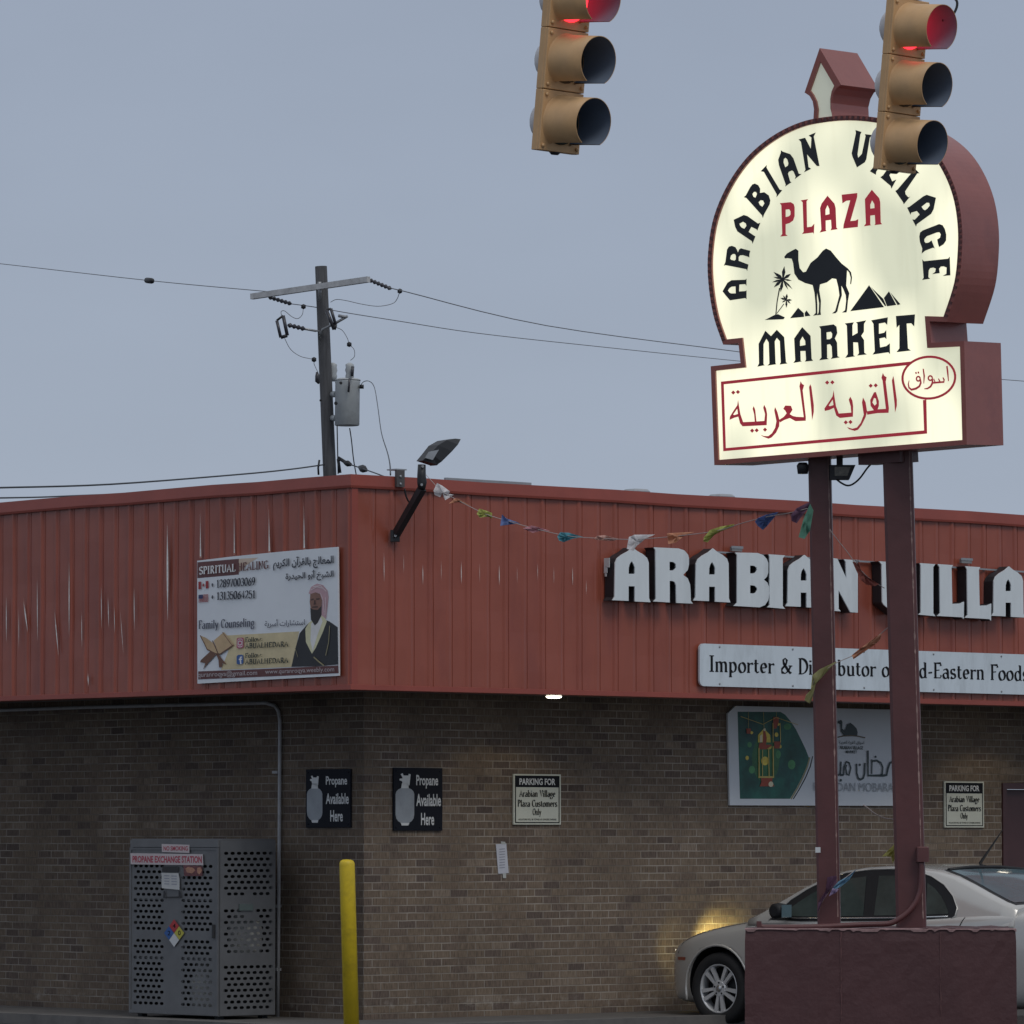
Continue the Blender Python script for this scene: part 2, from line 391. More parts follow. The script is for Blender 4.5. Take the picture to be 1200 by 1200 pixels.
def brick(name, dark=1.0):
    m = bpy.data.materials.new(name); m.use_nodes = True
    t = m.node_tree; b = t.nodes['Principled BSDF']; b.inputs['Roughness'].default_value = .85
    b.inputs['Specular IOR Level'].default_value = .25
    N = t.nodes.new; K = t.links.new
    c = N('ShaderNodeTexCoord')
    br = N('ShaderNodeTexBrick')
    br.inputs['Scale'].default_value = 1.0
    br.inputs['Brick Width'].default_value = .203; br.inputs['Row Height'].default_value = .0677
    br.inputs['Mortar Size'].default_value = .0052; br.inputs['Mortar Smooth'].default_value = .25
    br.inputs['Color1'].default_value = (0, 0, 0, 1); br.inputs['Color2'].default_value = (1, 1, 1, 1); br.inputs['Mortar'].default_value = (.5, .5, .5, 1)
    br.inputs['Bias'].default_value = 0
    wob = N('ShaderNodeTexNoise'); wob.inputs['Scale'].default_value = 9; wob.inputs['Detail'].default_value = 2
    K(c.outputs['Object'], wob.inputs['Vector'])
    wv = N('ShaderNodeVectorMath'); wv.operation = 'MULTIPLY_ADD'
    wv.inputs[1].default_value = (.006, .006, 0)
    K(wob.outputs['Color'], wv.inputs[0]); K(c.outputs['Object'], wv.inputs[2])
    K(wv.outputs['Vector'], br.inputs['Vector'])
    ramp = N('ShaderNodeValToRGB'); cr = ramp.color_ramp
    cols = [(0, (.094, .072, .061)), (.06, (.122, .093, .077)), (.35, (.150, .114, .086)), (.70, (.160, .122, .091)), (.92, (.170, .131, .096)), (1, (.205, .163, .127))]
    cr.elements[0].position = 0; cr.elements[0].color = cols[0][1] + (1,)
    cr.elements[1].position = 1; cr.elements[1].color = cols[-1][1] + (1,)
    for p, q in cols[1:-1]:
        e = cr.elements.new(p); e.color = q + (1,)
    K(br.outputs['Color'], ramp.inputs['Fac'])
    # vertical drag texture on each brick face
    mp = N('ShaderNodeMapping'); mp.inputs['Scale'].default_value = (90, 12, 1)
    K(c.outputs['Object'], mp.inputs['Vector'])
    dr = N('ShaderNodeTexNoise'); dr.inputs['Scale'].default_value = 1; dr.inputs['Detail'].default_value = 4
    K(mp.outputs['Vector'], dr.inputs['Vector'])
    dm = N('ShaderNodeMapRange'); dm.inputs['From Min'].default_value = .3; dm.inputs['From Max'].default_value = .7
    dm.inputs['To Min'].default_value = .66; dm.inputs['To Max'].default_value = 1.36
    K(dr.outputs['Fac'], dm.inputs['Value'])
    sc = N('ShaderNodeVectorMath'); sc.operation = 'SCALE'
    K(ramp.outputs['Color'], sc.inputs[0]); K(dm.outputs['Result'], sc.inputs['Scale'])
    # pale lime bloom in patches
    ef = N('ShaderNodeTexNoise'); ef.inputs['Scale'].default_value = 1.7; ef.inputs['Detail'].default_value = 9; ef.inputs['Roughness'].default_value = .72
    K(c.outputs['Object'], ef.inputs['Vector'])
    er = N('ShaderNodeMapRange'); er.inputs['From Min'].default_value = .56; er.inputs['From Max'].default_value = .78; er.inputs['To Max'].default_value = .42
    K(ef.outputs['Fac'], er.inputs['Value'])
    mx = N('ShaderNodeMixRGB'); mx.inputs['Color2'].default_value = (.28, .24, .19, 1)
    K(er.outputs['Result'], mx.inputs['Fac']); K(sc.outputs['Vector'], mx.inputs['Color1'])
    # broad unevenness of the wall
    bn = N('ShaderNodeTexNoise'); bn.inputs['Scale'].default_value = .55; bn.inputs['Detail'].default_value = 3
    K(c.outputs['Object'], bn.inputs['Vector'])
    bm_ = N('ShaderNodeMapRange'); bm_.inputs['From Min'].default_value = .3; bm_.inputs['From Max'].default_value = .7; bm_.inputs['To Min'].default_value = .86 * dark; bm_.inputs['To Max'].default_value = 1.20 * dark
    K(bn.outputs['Fac'], bm_.inputs['Value'])
    mm = N('ShaderNodeMixRGB')                      # mortar
    mn = N('ShaderNodeTexNoise'); mn.inputs['Scale'].default_value = 2.4; mn.inputs['Detail'].default_value = 5
    K(c.outputs['Object'], mn.inputs['Vector'])
    mcr = N('ShaderNodeValToRGB'); mcr.color_ramp.elements[0].position = .35; mcr.color_ramp.elements[1].position = .65
    mcr.color_ramp.elements[0].color = (.150, .128, .105, 1); mcr.color_ramp.elements[1].color = (.33, .295, .255, 1)
    K(mn.outputs['Fac'], mcr.inputs['Fac'])
    K(br.outputs['Fac'], mm.inputs['Fac']); K(mx.outputs['Color'], mm.inputs['Color1']); K(mcr.outputs['Color'], mm.inputs['Color2'])
    s2 = N('ShaderNodeVectorMath'); s2.operation = 'SCALE'
    K(mm.outputs['Color'], s2.inputs[0]); K(bm_.outputs['Result'], s2.inputs['Scale'])
    # a band of lime bloom low on the wall
    sx = N('ShaderNodeSeparateXYZ'); K(c.outputs['Object'], sx.inputs[0])
    wb = N('ShaderNodeMath'); wb.operation = 'MULTIPLY_ADD'; wb.inputs[1].default_value = .12
    K(ef.outputs['Fac'], wb.inputs[0]); K(sx.outputs['Y'], wb.inputs[2])
    rb = N('ShaderNodeValToRGB'); rb.color_ramp.elements[0].position = .20; rb.color_ramp.elements[1].position = .34
    rb.color_ramp.elements[0].color = (0, 0, 0, 1); rb.color_ramp.elements[1].color = (0, 0, 0, 1)
    e_ = rb.color_ramp.elements.new(.255); e_.color = (1, 1, 1, 1)
    K(wb.outputs[0], rb.inputs['Fac'])
    pn = N('ShaderNodeMapRange'); pn.inputs['From Min'].default_value = .50; pn.inputs['From Max'].default_value = .72; pn.inputs['To Max'].default_value = .6
    bl_ = N('ShaderNodeTexNoise'); bl_.inputs['Scale'].default_value = 7; bl_.inputs['Detail'].default_value = 8; bl_.inputs['Roughness'].default_value = .75
    K(c.outputs['Object'], bl_.inputs['Vector']); K(bl_.outputs['Fac'], pn.inputs['Value'])
    pm = N('ShaderNodeMath'); pm.operation = 'MULTIPLY'; K(rb.outputs['Color'], pm.inputs[0]); K(pn.outputs['Result'], pm.inputs[1])
    lm = N('ShaderNodeMixRGB'); lm.inputs['Color2'].default_value = (.42, .39, .35, 1)
    K(pm.outputs[0], lm.inputs['Fac']); K(s2.outputs['Vector'], lm.inputs['Color1'])
    K(lm.outputs['Color'], b.inputs['Base Color'])
    bp = N('ShaderNodeBump'); bp.inputs['Strength'].default_value = .6; bp.inputs['Distance'].default_value = .006; bp.invert = True
    hs = N('ShaderNodeMath'); hs.operation = 'MULTIPLY_ADD'; hs.inputs[1].default_value = -.35
    K(dr.outputs['Fac'], hs.inputs[0]); K(br.outputs['Fac'], hs.inputs[2])
    K(hs.outputs[0], bp.inputs['Height']); K(bp.outputs['Normal'], b.inputs['Normal'])
    return m

# ------------------------------------------------------------------ object bookkeeping
def tag(o, label=None, cat=None, group=None, kind=None):
    if label: o['label'] = label
    if cat: o['category'] = cat
    if group: o['group'] = group
    if kind: o['kind'] = kind
    return o
def thing(name, label, cat, m=None, group=None):
    o = bpy.data.objects.new(name, None); COL.objects.link(o)
    o.empty_display_size = .2
    if m is not None: o.matrix_world = m
    return tag(o, label, cat, group)
def T3(p): return Matrix.Translation(Vector(p))
def copy_tree(o, parent=None):
    c = o.copy(); COL.objects.link(c); c.parent = parent
    for ch in list(o.children): copy_tree(ch, c)
    return c

def build_at(mb, name, mt, p, **k):
    """link a mesh written in world coordinates with its origin at p"""
    p = Vector(p); mb.v = [q - p for q in mb.v]
    return mb.build(name, mt, m=T3(p), **k)
def part_at(mb, name, mt, root):
    """a part written in world coordinates, put under its thing"""
    inv = root.matrix_world.inverted(); mb.v = [inv @ Vector(q) for q in mb.v]
    return mb.build(name, mt, root)

# ================================================================== axes of the store
ANG = rad(41.84)
r_ = Vector((math.cos(ANG), math.sin(ANG), 0)); l_ = Vector((-math.sin(ANG), math.cos(ANG), 0))
_p = at(426.3, HOR, 46.0); P0 = Vector((_p.x, _p.y, 0))
def B(x, y, z): return P0 + r_ * x + l_ * y + Vector((0, 0, z))
MB_STORE = Matrix(((r_.x, l_.x, 0, P0.x), (r_.y, l_.y, 0, P0.y), (0, 0, 1, 0), (0, 0, 0, 1)))
UP = Vector((0, 0, 1))
OV = .95                                        # how far the metal canopy stands out
RW = Plane(B(0, 0, 0), r_, UP); LW = Plane(B(0, 0, 0), -l_, UP)
RF = Plane(B(0, -OV, 0), r_, UP); LF = Plane(B(-OV, 0, 0), -l_, UP)
ZB = (RF.hit(412, 806.5) ).z; ZT = (RF.hit(412, 556)).z
LEN_R, LEN_L = 16.0, 13.0
SW = .08                                        # pavement height

# ================================================================== materials
M_red = mat('fascia red paint', (.315, .084, .053), .32, var=.10, scale=1.2, stretch=(2.2, .5, 1), dirt=(.21, .052, .042), dirt_amt=.55, dscale=.9, bump=.15, bscale=1.6)
M_redcap = mat('cap red paint', (.31, .070, .050), .42, var=.10, scale=2, stretch=(1, 1, 1))
M_seam = mat('seam shadowed sealant', (.10, .04, .034), .7)
M_soffit = mat('soffit dull panel', (.16, .15, .145), .7, var=.15)
M_conc = mat('pavement concrete', (.105, .10, .095), .85, var=.22, scale=2.5, bump=.3, bscale=40, dirt=(.10, .095, .09), dirt_amt=.7)
M_asph = mat('damp asphalt', (.040, .041, .043), .38, var=.35, scale=3.2, bump=.6, bscale=180, dirt=(.02, .02, .022), dirt_amt=.9, dscale=.5)
M_roof = mat('roof membrane', (.32, .33, .34), .8)
M_door = mat('maroon door paint', (.070, .030, .033), .45, var=.12, scale=3)
M_black = mat('black matt', (.012, .013, .016), .55, var=.2)
M_white = mat('white painted sheet', (.62, .66, .68), .4, var=.04, scale=2, dirt=(.45, .47, .47), dirt_amt=.5, stretch=(3, .8, 1))
M_ink = mat('black ink', (.010, .011, .014), .6, var=.1, spec=.15)
M_grey = mat('galvanised steel', (.34, .35, .36), .42, .6, var=.15, scale=9)
M_greyp = mat('grey paint', (.23, .235, .24), .5, var=.12, scale=7)

# ================================================================== ground
g = MB(); n = 24
def gz(x, y): return 0.0
E = [-2600, -600, -150, -60, -20, 0, 20, 60, 150, 600, 2600]
vs = [(x, y + 46, 0) for y in E for x in E]
g.add(vs, [(j * 11 + i, j * 11 + i + 1, (j + 1) * 11 + i + 1, (j + 1) * 11 + i) for j in range(10) for i in range(10)])
tag(g.build('ground', M_asph, m=Matrix.Identity(4)), kind='structure')
g = MB()
k = 1.32; c = .9
outer = [(LEN_R, -k), (-k + c, -k)] + [(-k + c - c * math.sin(rad(a)), -k + c - c * math.cos(rad(a))) for a in (15, 30, 45, 60, 75)] + [(-k, -k + c), (-k, LEN_L)]
inner = [(0.12, LEN_L), (0.12, 0.12), (LEN_R, 0.12)]
g.prism([outer + inner], -.05, SW)
sw_ = g.build('pavement', M_conc, m=MB_STORE)
tag(sw_, kind='structure')
ks = MB()
ko = outer; ki = [(x + .0, y) for x, y in outer]
def off_poly(pts, d):
    res = []
    for i, (x, y) in enumerate(pts):
        a = Vector(pts[max(i - 1, 0)]); b = Vector(pts[min(i + 1, len(pts) - 1)])
        t = (b - a).normalized(); res.append((x - t.y * d, y + t.x * d))
    return res
M_kerb = mat('kerb concrete', (.13, .125, .12), .85, var=.25, scale=4, bump=.3, bscale=30, dirt=(.12, .11, .10), dirt_amt=.7, dscale=2)
oo = off_poly(outer, .15); kk = MB(); kk.prism([oo + list(reversed(off_poly(outer, .004)))], -.05, SW + .012)
tag(kk.build('kerb', M_kerb, m=MB_STORE), kind='structure')

# ================================================================== the store
store = thing('store_building', 'low brick store with a corrugated dark red metal fascia at the street corner', 'building', MB_STORE)
def wallp(name, P, poly, z0, z1, mt):
    """a part lying in plane P, kept under the store"""
    b = MB(); b.prism(poly, z0, z1)
    o = b.build(name, mt); o.parent = store; o.matrix_local = MB_STORE.inverted() @ P.m
    return o
DX0 = RW.uv(1173.5, 917)[0]; DZ = RW.hit(1173.5, 917.5).z
M_brickR = brick('brown brick wall'); M_brickL = brick('brown brick shaded side', .80)  # side copy darkened: its weaker daylight is put into the colour
wallp('brick_wall', RW, [[(.003, 0), (DX0, 0), (DX0, DZ), (DX0 + 1.02, DZ), (DX0 + 1.02, 0), (LEN_R, 0), (LEN_R, ZB + .3), (.003, ZB + .3)]], -.2, 0, M_brickR)
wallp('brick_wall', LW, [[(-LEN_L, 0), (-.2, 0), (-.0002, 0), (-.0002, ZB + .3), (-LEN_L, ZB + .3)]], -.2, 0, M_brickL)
# the door at the right edge: frame, leaf, handle, hinge
b = MB()
for (x0, x1, z0, z1) in ((DX0 + .002, DX0 + .06, SW, DZ - .002), (DX0 + .96, DX0 + 1.018, SW, DZ - .002), (DX0 + .06, DX0 + .96, DZ - .06, DZ - .002)):
    b.box(x0, x1, z0, z1, -.12, .02)
dr = b.build('door', M_door); dr.parent = store; dr.matrix_local = MB_STORE.inverted() @ RW.m
b = MB(); b.box(DX0 + .064, DX0 + .956, SW + .01, DZ - .064, -.10, -.055); b.build('door_leaf', M_door, dr)
b = MB(); b.box(DX0 + .85, DX0 + .89, 1.0, 1.03, -.055, .01); b.box(DX0 + .74, DX0 + .89, 1.0, 1.03, .01, .025); b.build('handle', M_grey, dr)
for hz in (.35, 1.15, 1.85):
    b = MB(); b.tube([(DX0 + .07, hz, -.04), (DX0 + .07, hz + .11, -.04)], .011, 8); b.build('hinge', M_black, dr)

# corrugated fascia
RIB = .2195
def corr(u0, u1, v0, v1, P, phase):
    b = MB(); us = []
    k = math.floor((u0 - phase) / RIB)
    while phase + k * RIB < u1:
        s = phase + k * RIB
        big = (.020 if k % 2 else .013) if P is LF else (.017 if k % 2 else .006)
        for du, dn in ((0, 0), (.004, -.010), (.009, 0), (.150, .002), (.160, big * .7), (.166, big), (.186, big), (.192, big * .7), (.202, .001)):
            if u0 <= s + du <= u1: us.append((s + du, dn))
        k += 1
    if us[0][0] > u0: us.insert(0, (u0, 0))
    if us[-1][0] < u1: us.append((u1, 0))
    nv = 10; vs = []
    rnd = random.Random(3)
    for j in range(nv + 1):
        v = v0 + (v1 - v0) * j / nv
        for u, dn in us:
            wv = .004 * math.sin(u * 1.7 + j * .8) * math.sin(j * math.pi / nv) + .003 * math.sin(u * 5.1 + j * 1.9)
            vs.append((u, v, dn + wv * .5))
    m = len(us)
    b.add(vs, [(j * m + i, j * m + i + 1, (j + 1) * m + i + 1, (j + 1) * m + i) for j in range(nv) for i in range(m - 1)])
    return b
fr = corr(-OV + .0, LEN_R, ZB, ZT - .07, RF, -OV + .05).build('fascia_panel', M_red, merge=False)
fr.parent = store; fr.matrix_local = MB_STORE.inverted() @ RF.m
fl = corr(-LEN_L, OV, ZB, ZT - .07, LF, OV + .02).build('fascia_panel', M_red, merge=False)
fl.parent = store; fl.matrix_local = MB_STORE.inverted() @ LF.m
# corner post trim, cap flashing along both sides, bottom drip edge
b = MB()
b.box(-OV - .012, -OV + .055, -OV - .024, -OV + .05, ZB, ZT - .07)
b.build('corner_trim', M_redcap, store)
b = MB()
e_ = .034; h_ = .115
prof = [(-e_, 0), (-e_ - .006, .02), (-e_, h_), (.10, h_ + .01), (.10, h_ - .02), (0, h_ - .03), (0, 0)]
def capring(s_r, s_l, p):                        # p = (outward offset (neg out), height)
    pass
for P, u0, u1, nm in ((RF, -OV - e_, LEN_R, 'r'), (LF, -LEN_L, OV + e_, 'l')):
    rings = []
    for i in range(23):
        u = u0 + (u1 - u0) * i / 22
        ring = []
        for d, h in prof:
            uu = u
            if nm == 'r' and i == 0: uu = -OV + (d if d < 0 else d)
            if nm == 'l' and i == 22: uu = OV - d
            jit = .004 * math.sin(i * 2.1) if 0 < i < 22 else 0
            ring.append(P.w(uu, ZT - h_ + h + jit, -d))
        rings.append(ring)
    b.loft(rings, cap=True)
part_at(b, 'cap_flashing', M_redcap, store)
b = MB()
for P, u0, u1, nm in ((RF, -OV - .02, LEN_R, 'r'), (LF, -LEN_L, OV + .02, 'l')):
    rings = []
    for i, u in enumerate((u0, u1)):
        ring = []
        for d, h in ((-.026, -.012), (-.026, .03), (-.020, .032), (-.0, -.004), (.25, -.004), (.25, -.012)):
            uu = u
            if nm == 'r' and i == 0: uu = -OV + d
            if nm == 'l' and i == 1: uu = OV - d
            ring.append(P.w(uu, ZB + h, -d))
        rings.append(ring)
    b.loft(rings, cap=True)
part_at(b, 'drip_edge', M_redcap, store)
b = MB()
b.box(-OV + .26, LEN_R, -OV + .26, .02, ZB + .005, ZB + .03)
b.box(-OV + .26, .02, .022, LEN_L, ZB + .005, ZB + .03)
b.build('soffit', M_soffit, store)
b = MB()
b.box(-OV + .03, LEN_R, -OV + .03, LEN_L, ZT - .30, ZT - .25)
b.build('roof', M_roof, store)
# low metal upstand of the roof seen above the cap
M_zinc = mat('weathered zinc sheet', (.36, .38, .40), .5, .5, var=.15)
b = MB()
u0 = RF.uv(522, 560, -.25)[0]; u1 = RF.uv(622, 566, -.25)[0]
b.box(u0, u1, -OV + .24, -OV + .27, ZT - .25, ZT + .045)
b.build('roof_upstand', M_zinc, store)
for px in (745, 845):
    b = MB(); u0 = RF.uv(px, 580, -.5)[0]
    b.bbox(u0, u0 + .2, -OV + .5, -OV + .7, ZT - .25, ZT + .075, .02); b.build('roof_vent', M_zinc, store)
# worn seams: dark lap joints on the right fascia and scuffed ribs; left rib streaks are painted reflections
M_scuff_glint = mat('bare metal scuff and painted glint', (.90, .86, .78), .35, .1, var=.25, scale=30)  # scuffs on the right fascia, painted gloss highlights on the left
b = MB()
rnd = random.Random(11)
M_sheen = mat('painted fascia sheen', (.44, .19, .14), .35, var=.15, scale=20)  # softer tone round the painted highlights of the left ribs
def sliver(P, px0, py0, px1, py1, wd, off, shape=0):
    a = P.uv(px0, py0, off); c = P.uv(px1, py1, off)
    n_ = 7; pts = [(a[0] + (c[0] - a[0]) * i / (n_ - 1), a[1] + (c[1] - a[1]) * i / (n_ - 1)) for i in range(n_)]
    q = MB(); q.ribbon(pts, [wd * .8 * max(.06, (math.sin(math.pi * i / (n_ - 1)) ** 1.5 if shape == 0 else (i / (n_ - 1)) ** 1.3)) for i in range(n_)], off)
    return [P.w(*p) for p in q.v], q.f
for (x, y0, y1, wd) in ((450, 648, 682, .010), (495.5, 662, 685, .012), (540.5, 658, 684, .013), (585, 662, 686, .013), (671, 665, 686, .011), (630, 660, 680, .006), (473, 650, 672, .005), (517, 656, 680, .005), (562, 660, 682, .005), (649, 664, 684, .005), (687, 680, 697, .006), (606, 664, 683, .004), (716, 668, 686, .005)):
    b = MB(); v, f = sliver(RF, x, y0, x + .2, y1, wd * .6, .022); b.add(v, f); part_at(b, 'scuff_glint_mark', M_scuff_glint, store)
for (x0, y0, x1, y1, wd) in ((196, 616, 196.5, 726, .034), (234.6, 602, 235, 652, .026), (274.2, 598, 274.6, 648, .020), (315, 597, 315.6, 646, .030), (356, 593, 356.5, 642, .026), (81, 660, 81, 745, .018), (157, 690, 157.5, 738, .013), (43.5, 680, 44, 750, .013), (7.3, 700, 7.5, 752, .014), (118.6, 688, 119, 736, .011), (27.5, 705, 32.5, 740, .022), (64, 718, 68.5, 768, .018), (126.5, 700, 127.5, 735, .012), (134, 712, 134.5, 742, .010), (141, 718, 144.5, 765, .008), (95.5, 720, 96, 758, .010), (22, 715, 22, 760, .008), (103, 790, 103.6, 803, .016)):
    b = MB(); v, f = sliver(LF, x0, y0 - 4, x1, y1 + 2, wd * 1.7, .0235, 1 if y0 < 610 else 0); b.add(v, f); part_at(b, 'painted_sheen', M_sheen, store)  # painted reflection on a rib: wide mid tone, bright core next
    b = MB(); v, f = sliver(LF, x0, y0, x1, y1, wd * .85, .026, 1 if y0 < 610 else 0); b.add(v, f); part_at(b, 'scuff_glint_mark', M_scuff_glint, store)

# ------------------------------------------------------------------ soffit lamps
M_lens = glow('lamp lens', (1.0, .90, .72), 7.0)
def soffit_lamp(x, y, label):
    t = thing('soffit_light', label, 'light', MB_STORE @ T3((x, y, ZB - .01)), 'round lights under the canopy')
    b = MB(); b.lathe([(.085, .012), (.085, -.010), (.072, -.010)], 20); b.build('housing', M_greyp, t)
    b = MB(); b.lathe([(.071, -.0105), (.066, -.022), (.05, -.029), (.001, -.031)], 24); b.build('lens', M_lens, t)
    L = bpy.data.lights.new('soffit lamp', 'SPOT'); L.energy = 7.5; L.color = (1, .80, .48); L.shadow_soft_size = .06; L.spot_size = rad(136); L.spot_blend = .25
    o = bpy.data.objects.new('soffit lamp', L); COL.objects.link(o); o.parent = t; o.location = (0, 0, -.05)
q = RW.hit(649, 812, .80); q = MB_STORE.inverted() @ q
soffit_lamp(q.x, q.y, 'round lit lamp under the canopy edge above the parking sign')
q = RW.hit(1216, 824, .80); q = MB_STORE.inverted() @ q
soffit_lamp(q.x, q.y, 'round lit lamp under the canopy above the maroon door')

# ------------------------------------------------------------------ conduit on the side wall
pts = []
for px, py in ((-60, 838), (0, 832.5), (100, 829), (200, 826.5), (290, 824.5), (312, 824), (322, 827), (326.5, 834), (328, 846)):
    pts.append(LW.hit(px, py, .03))
pts += [LW.hit(327.5, 960, .03), LW.hit(326.5, 1080, .03)]
b = MB(); pe = LW.hit(325.6, 1150, .03); pe.z = SW; pts.append(pe)
M_cond = mat('conduit pale paint', (.36, .37, .385), .5, var=.12, scale=8, dirt=(.2, .19, .18), dirt_amt=.6, dscale=5)
b.tube(pts, .0165, 10)
pb = Vector(pe)
t = thing('conduit', 'pale steel conduit running along the side wall and down beside the propane cage', 'pipe', T3(pb))
part_at(b, 'pipe', M_cond, t)
for py in (1062, 1136, 905):
    b = MB(); c_ = LW.loc(LW.hit(326.9, py, 0))
    q = MB(); q.box(c_.x - .035, c_.x + .035, c_.y - .012, c_.y + .012, .001, .052); b.add([LW.w(*p) for p in q.v], q.f)
    part_at(b, 'strap', M_cond, t)

# ------------------------------------------------------------------ bollard
p = at(406.5, 1195, 44.6); p.z = 0
q = at(407.2, 1007, 44.6); h = q.z; foot = at(412.2, 1190, 44.6)
bo = thing('bollard', 'yellow steel bollard leaning slightly at the corner of the store', 'bollard', T3((foot.x, 44.6, 0)))
lean = (q.x - foot.x) / (h - foot.z)
M_yel = mat('yellow bollard paint', (.68, .50, .02), .5, var=.10, scale=5, dirt=(.30, .21, .03), dirt_amt=.5, dscale=4, bump=.2, bscale=25)
b = MB()
prof = [(.066, 0), (.066, h - .05), (.064, h - .03), (.055, h - .012), (.035, h - .003), (0.001, h)]
rings = [[(r * math.cos(a) + lean * z, r * math.sin(a), z) for a in [2 * math.pi * k / 28 for k in range(28)]] for r, z in prof]
b.loft(rings, cap=True, smooth=True); b.build('pipe', M_yel, bo)
b = MB(); b.lathe([(.10, 0), (.10, .012), (.07, .02)], 24); b.build('footing', M_conc, bo)

# ================================================================== signs on the store
def board(name, label, cat, P, loops, z0, z1, mt, group=None, part='panel'):
    """a flat sign in plane P (loops in plane coordinates); the thing sits at the middle of its lower edge"""
    xs = [p[0] for p in loops[0]]; ys = [p[1] for p in loops[0]]
    o = ((min(xs) + max(xs)) / 2, min(ys))
    t = thing(name, label, cat, P.m @ T3((o[0], o[1], 0)), group)
    t['_ox'], t['_oy'] = o
    b = MB(); b.prism(loops, z0, z1); lay(b, part, mt, t)
    return t
def lay(b, name, mt, t):
    ox, oy = t['_ox'], t['_oy']
    b.v = [Vector((p.x - ox, p.y - oy, p.z)) for p in b.v]
    return b.build(name, mt, t)
def poly(P, R, pts, off=0.0):
    return [P.uv(x, y, off) for x, y in reg(*R, pts)]

# ---------------- the letters ARABIAN VILLAGE
R1 = (700, 630, 7.5); R2 = (850, 630, 7.5); R3 = (1020, 640, 6.6667)
LD = .15
GL = {}
def gly(ch, R, *loops, ref):
    rx, ry = poly(RF, R, [ref], LD)[0]
    GL[ch] = [[(u - rx, v - ry) for u, v in poly(RF, R, lp, LD)] for lp in loops]
gly('A', R1, [(312, 86), (352, 118), (400, 145), (438, 178), (452, 220), (455, 530), (468, 568), (330, 561), (330, 428), (275, 427), (275, 556), (135, 550), (152, 522), (157, 225), (175, 182), (215, 150), (270, 120)],
    [(302, 206), (320, 235), (330, 262), (330, 318), (275, 318), (277, 262), (285, 232)], ref=(312, 86))
gly('R', R1, [(495, 85), (715, 95), (765, 112), (798, 150), (806, 180), (806, 235), (795, 285), (755, 328), (795, 358), (815, 410), (820, 470), (822, 555), (840, 580), (695, 574), (692, 420), (680, 390), (660, 381), (636, 380), (637, 570), (495, 561), (515, 538), (512, 110)],
    [(635, 212), (668, 214), (690, 232), (691, 268), (672, 288), (635, 288)], ref=(495, 85))
gly('B', R2, [(85, 130), (285, 135), (335, 155), (365, 188), (378, 225), (377, 310), (365, 345), (340, 370), (370, 395), (386, 440), (388, 490), (378, 550), (350, 592), (303, 613), (76, 600), (103, 574), (104, 155)],
    [(218, 245), (255, 248), (276, 265), (279, 285), (270, 305), (250, 315), (218, 314)], [(218, 418), (258, 422), (278, 442), (280, 462), (268, 484), (248, 492), (218, 489)], ref=(85, 130))
gly('I', R2, [(380, 146), (525, 156), (505, 182), (505, 600), (525, 626), (371, 612), (389, 594), (390, 172)], ref=(380, 146))
gly('N', R2, [(868, 172), (985, 185), (1065, 360), (1058, 212), (1042, 190), (1150, 198), (1165, 230), (1165, 660), (1100, 656), (995, 462), (996, 625), (1015, 648), (868, 638), (886, 615), (888, 196)], ref=(868, 172))
gly('L', R3, [(525, 140), (645, 148), (634, 168), (640, 450), (700, 448), (732, 434), (730, 570), (718, 556), (524, 545), (545, 524), (541, 166)], ref=(525, 140))
gly('V', R2, [(0, 0), (150, 10), (132, 35), (132, 360), (160, 400), (190, 360), (190, 38), (172, 12), (300, 20), (282, 44), (282, 385), (270, 410), (155, 482), (45, 395), (30, 370), (25, 30)], ref=(0, 0))
M_face = mat('letter face white plastic', (.70, .76, .79), .35, var=.04, scale=3, dirt=(.42, .46, .48), dirt_amt=.35, stretch=(3, .6, 1))
M_ret = mat('letter return black', (.018, .020, .025), .5, var=.3)
def at_l(R, x, y): return poly(RF, R, [(x, y)], LD)[0]
lets = [('A', at_l(R1, 312, 86), 'with paint peeling off its left side'), ('R', at_l(R1, 495, 85), 'below the orange flag'),
        ('A', at_l(R1, 1018, 95), 'between the R and the B'), ('B', at_l(R2, 85, 130), 'right of the second A'), ('I', at_l(R2, 380, 146), 'between B and A'),
        ('A', at_l(R2, 697, 152), 'half hidden by the thinner post'), ('N', at_l(R2, 868, 172), 'between the two sign posts'),
        ('V', at_l(R3, 68, 118), 'hidden behind the thicker post'), ('I', at_l(R3, 386, 132), 'just right of the thicker post'), ('L', at_l(R3, 525, 140), 'first of the two L'),
        ('L', at_l(R3, 740, 156), 'second of the two L'), ('A', at_l(R3, 1084, 158), 'farthest right')]
uA = lets[-1][1]; uL = lets[-2][1]
for i, (ch, (u, v), how) in enumerate(lets):
    lp = [[(u + a, v + c_) for a, c_ in L] for L in GL[ch]]
    t = thing('channel_letter', 'white raised letter %s on the fascia, %s' % (ch, how), 'letter', RF.m @ T3((u, min(p[1] for p in lp[0]), 0)), 'raised letters of the store name')
    t['_ox'], t['_oy'] = u, min(p[1] for p in lp[0])
    b = MB(); b.prism(lp, .022, LD - .012); lay(b, 'letter_side', M_ret, t)
    b = MB(); b.prism(lp, LD - .0115, LD); lay(b, 'letter_face', M_face, t)
    if i == 0:
        b = MB()
        cx = min(p[0] for p in lp[0]) + .0
        for (z0, z1, y0, y1) in ((.03, .10, .30, .385), (.028, .07, .25, .31), (.04, .06, .22, .255)):
            base = t['_oy']
            q = MB(); q.box(cx + .010 - .004, cx + .012, base + y0, base + y1, z0, z1); b.add(q.v, q.f)
        lay(b, 'peeling_patch', M_white, t)
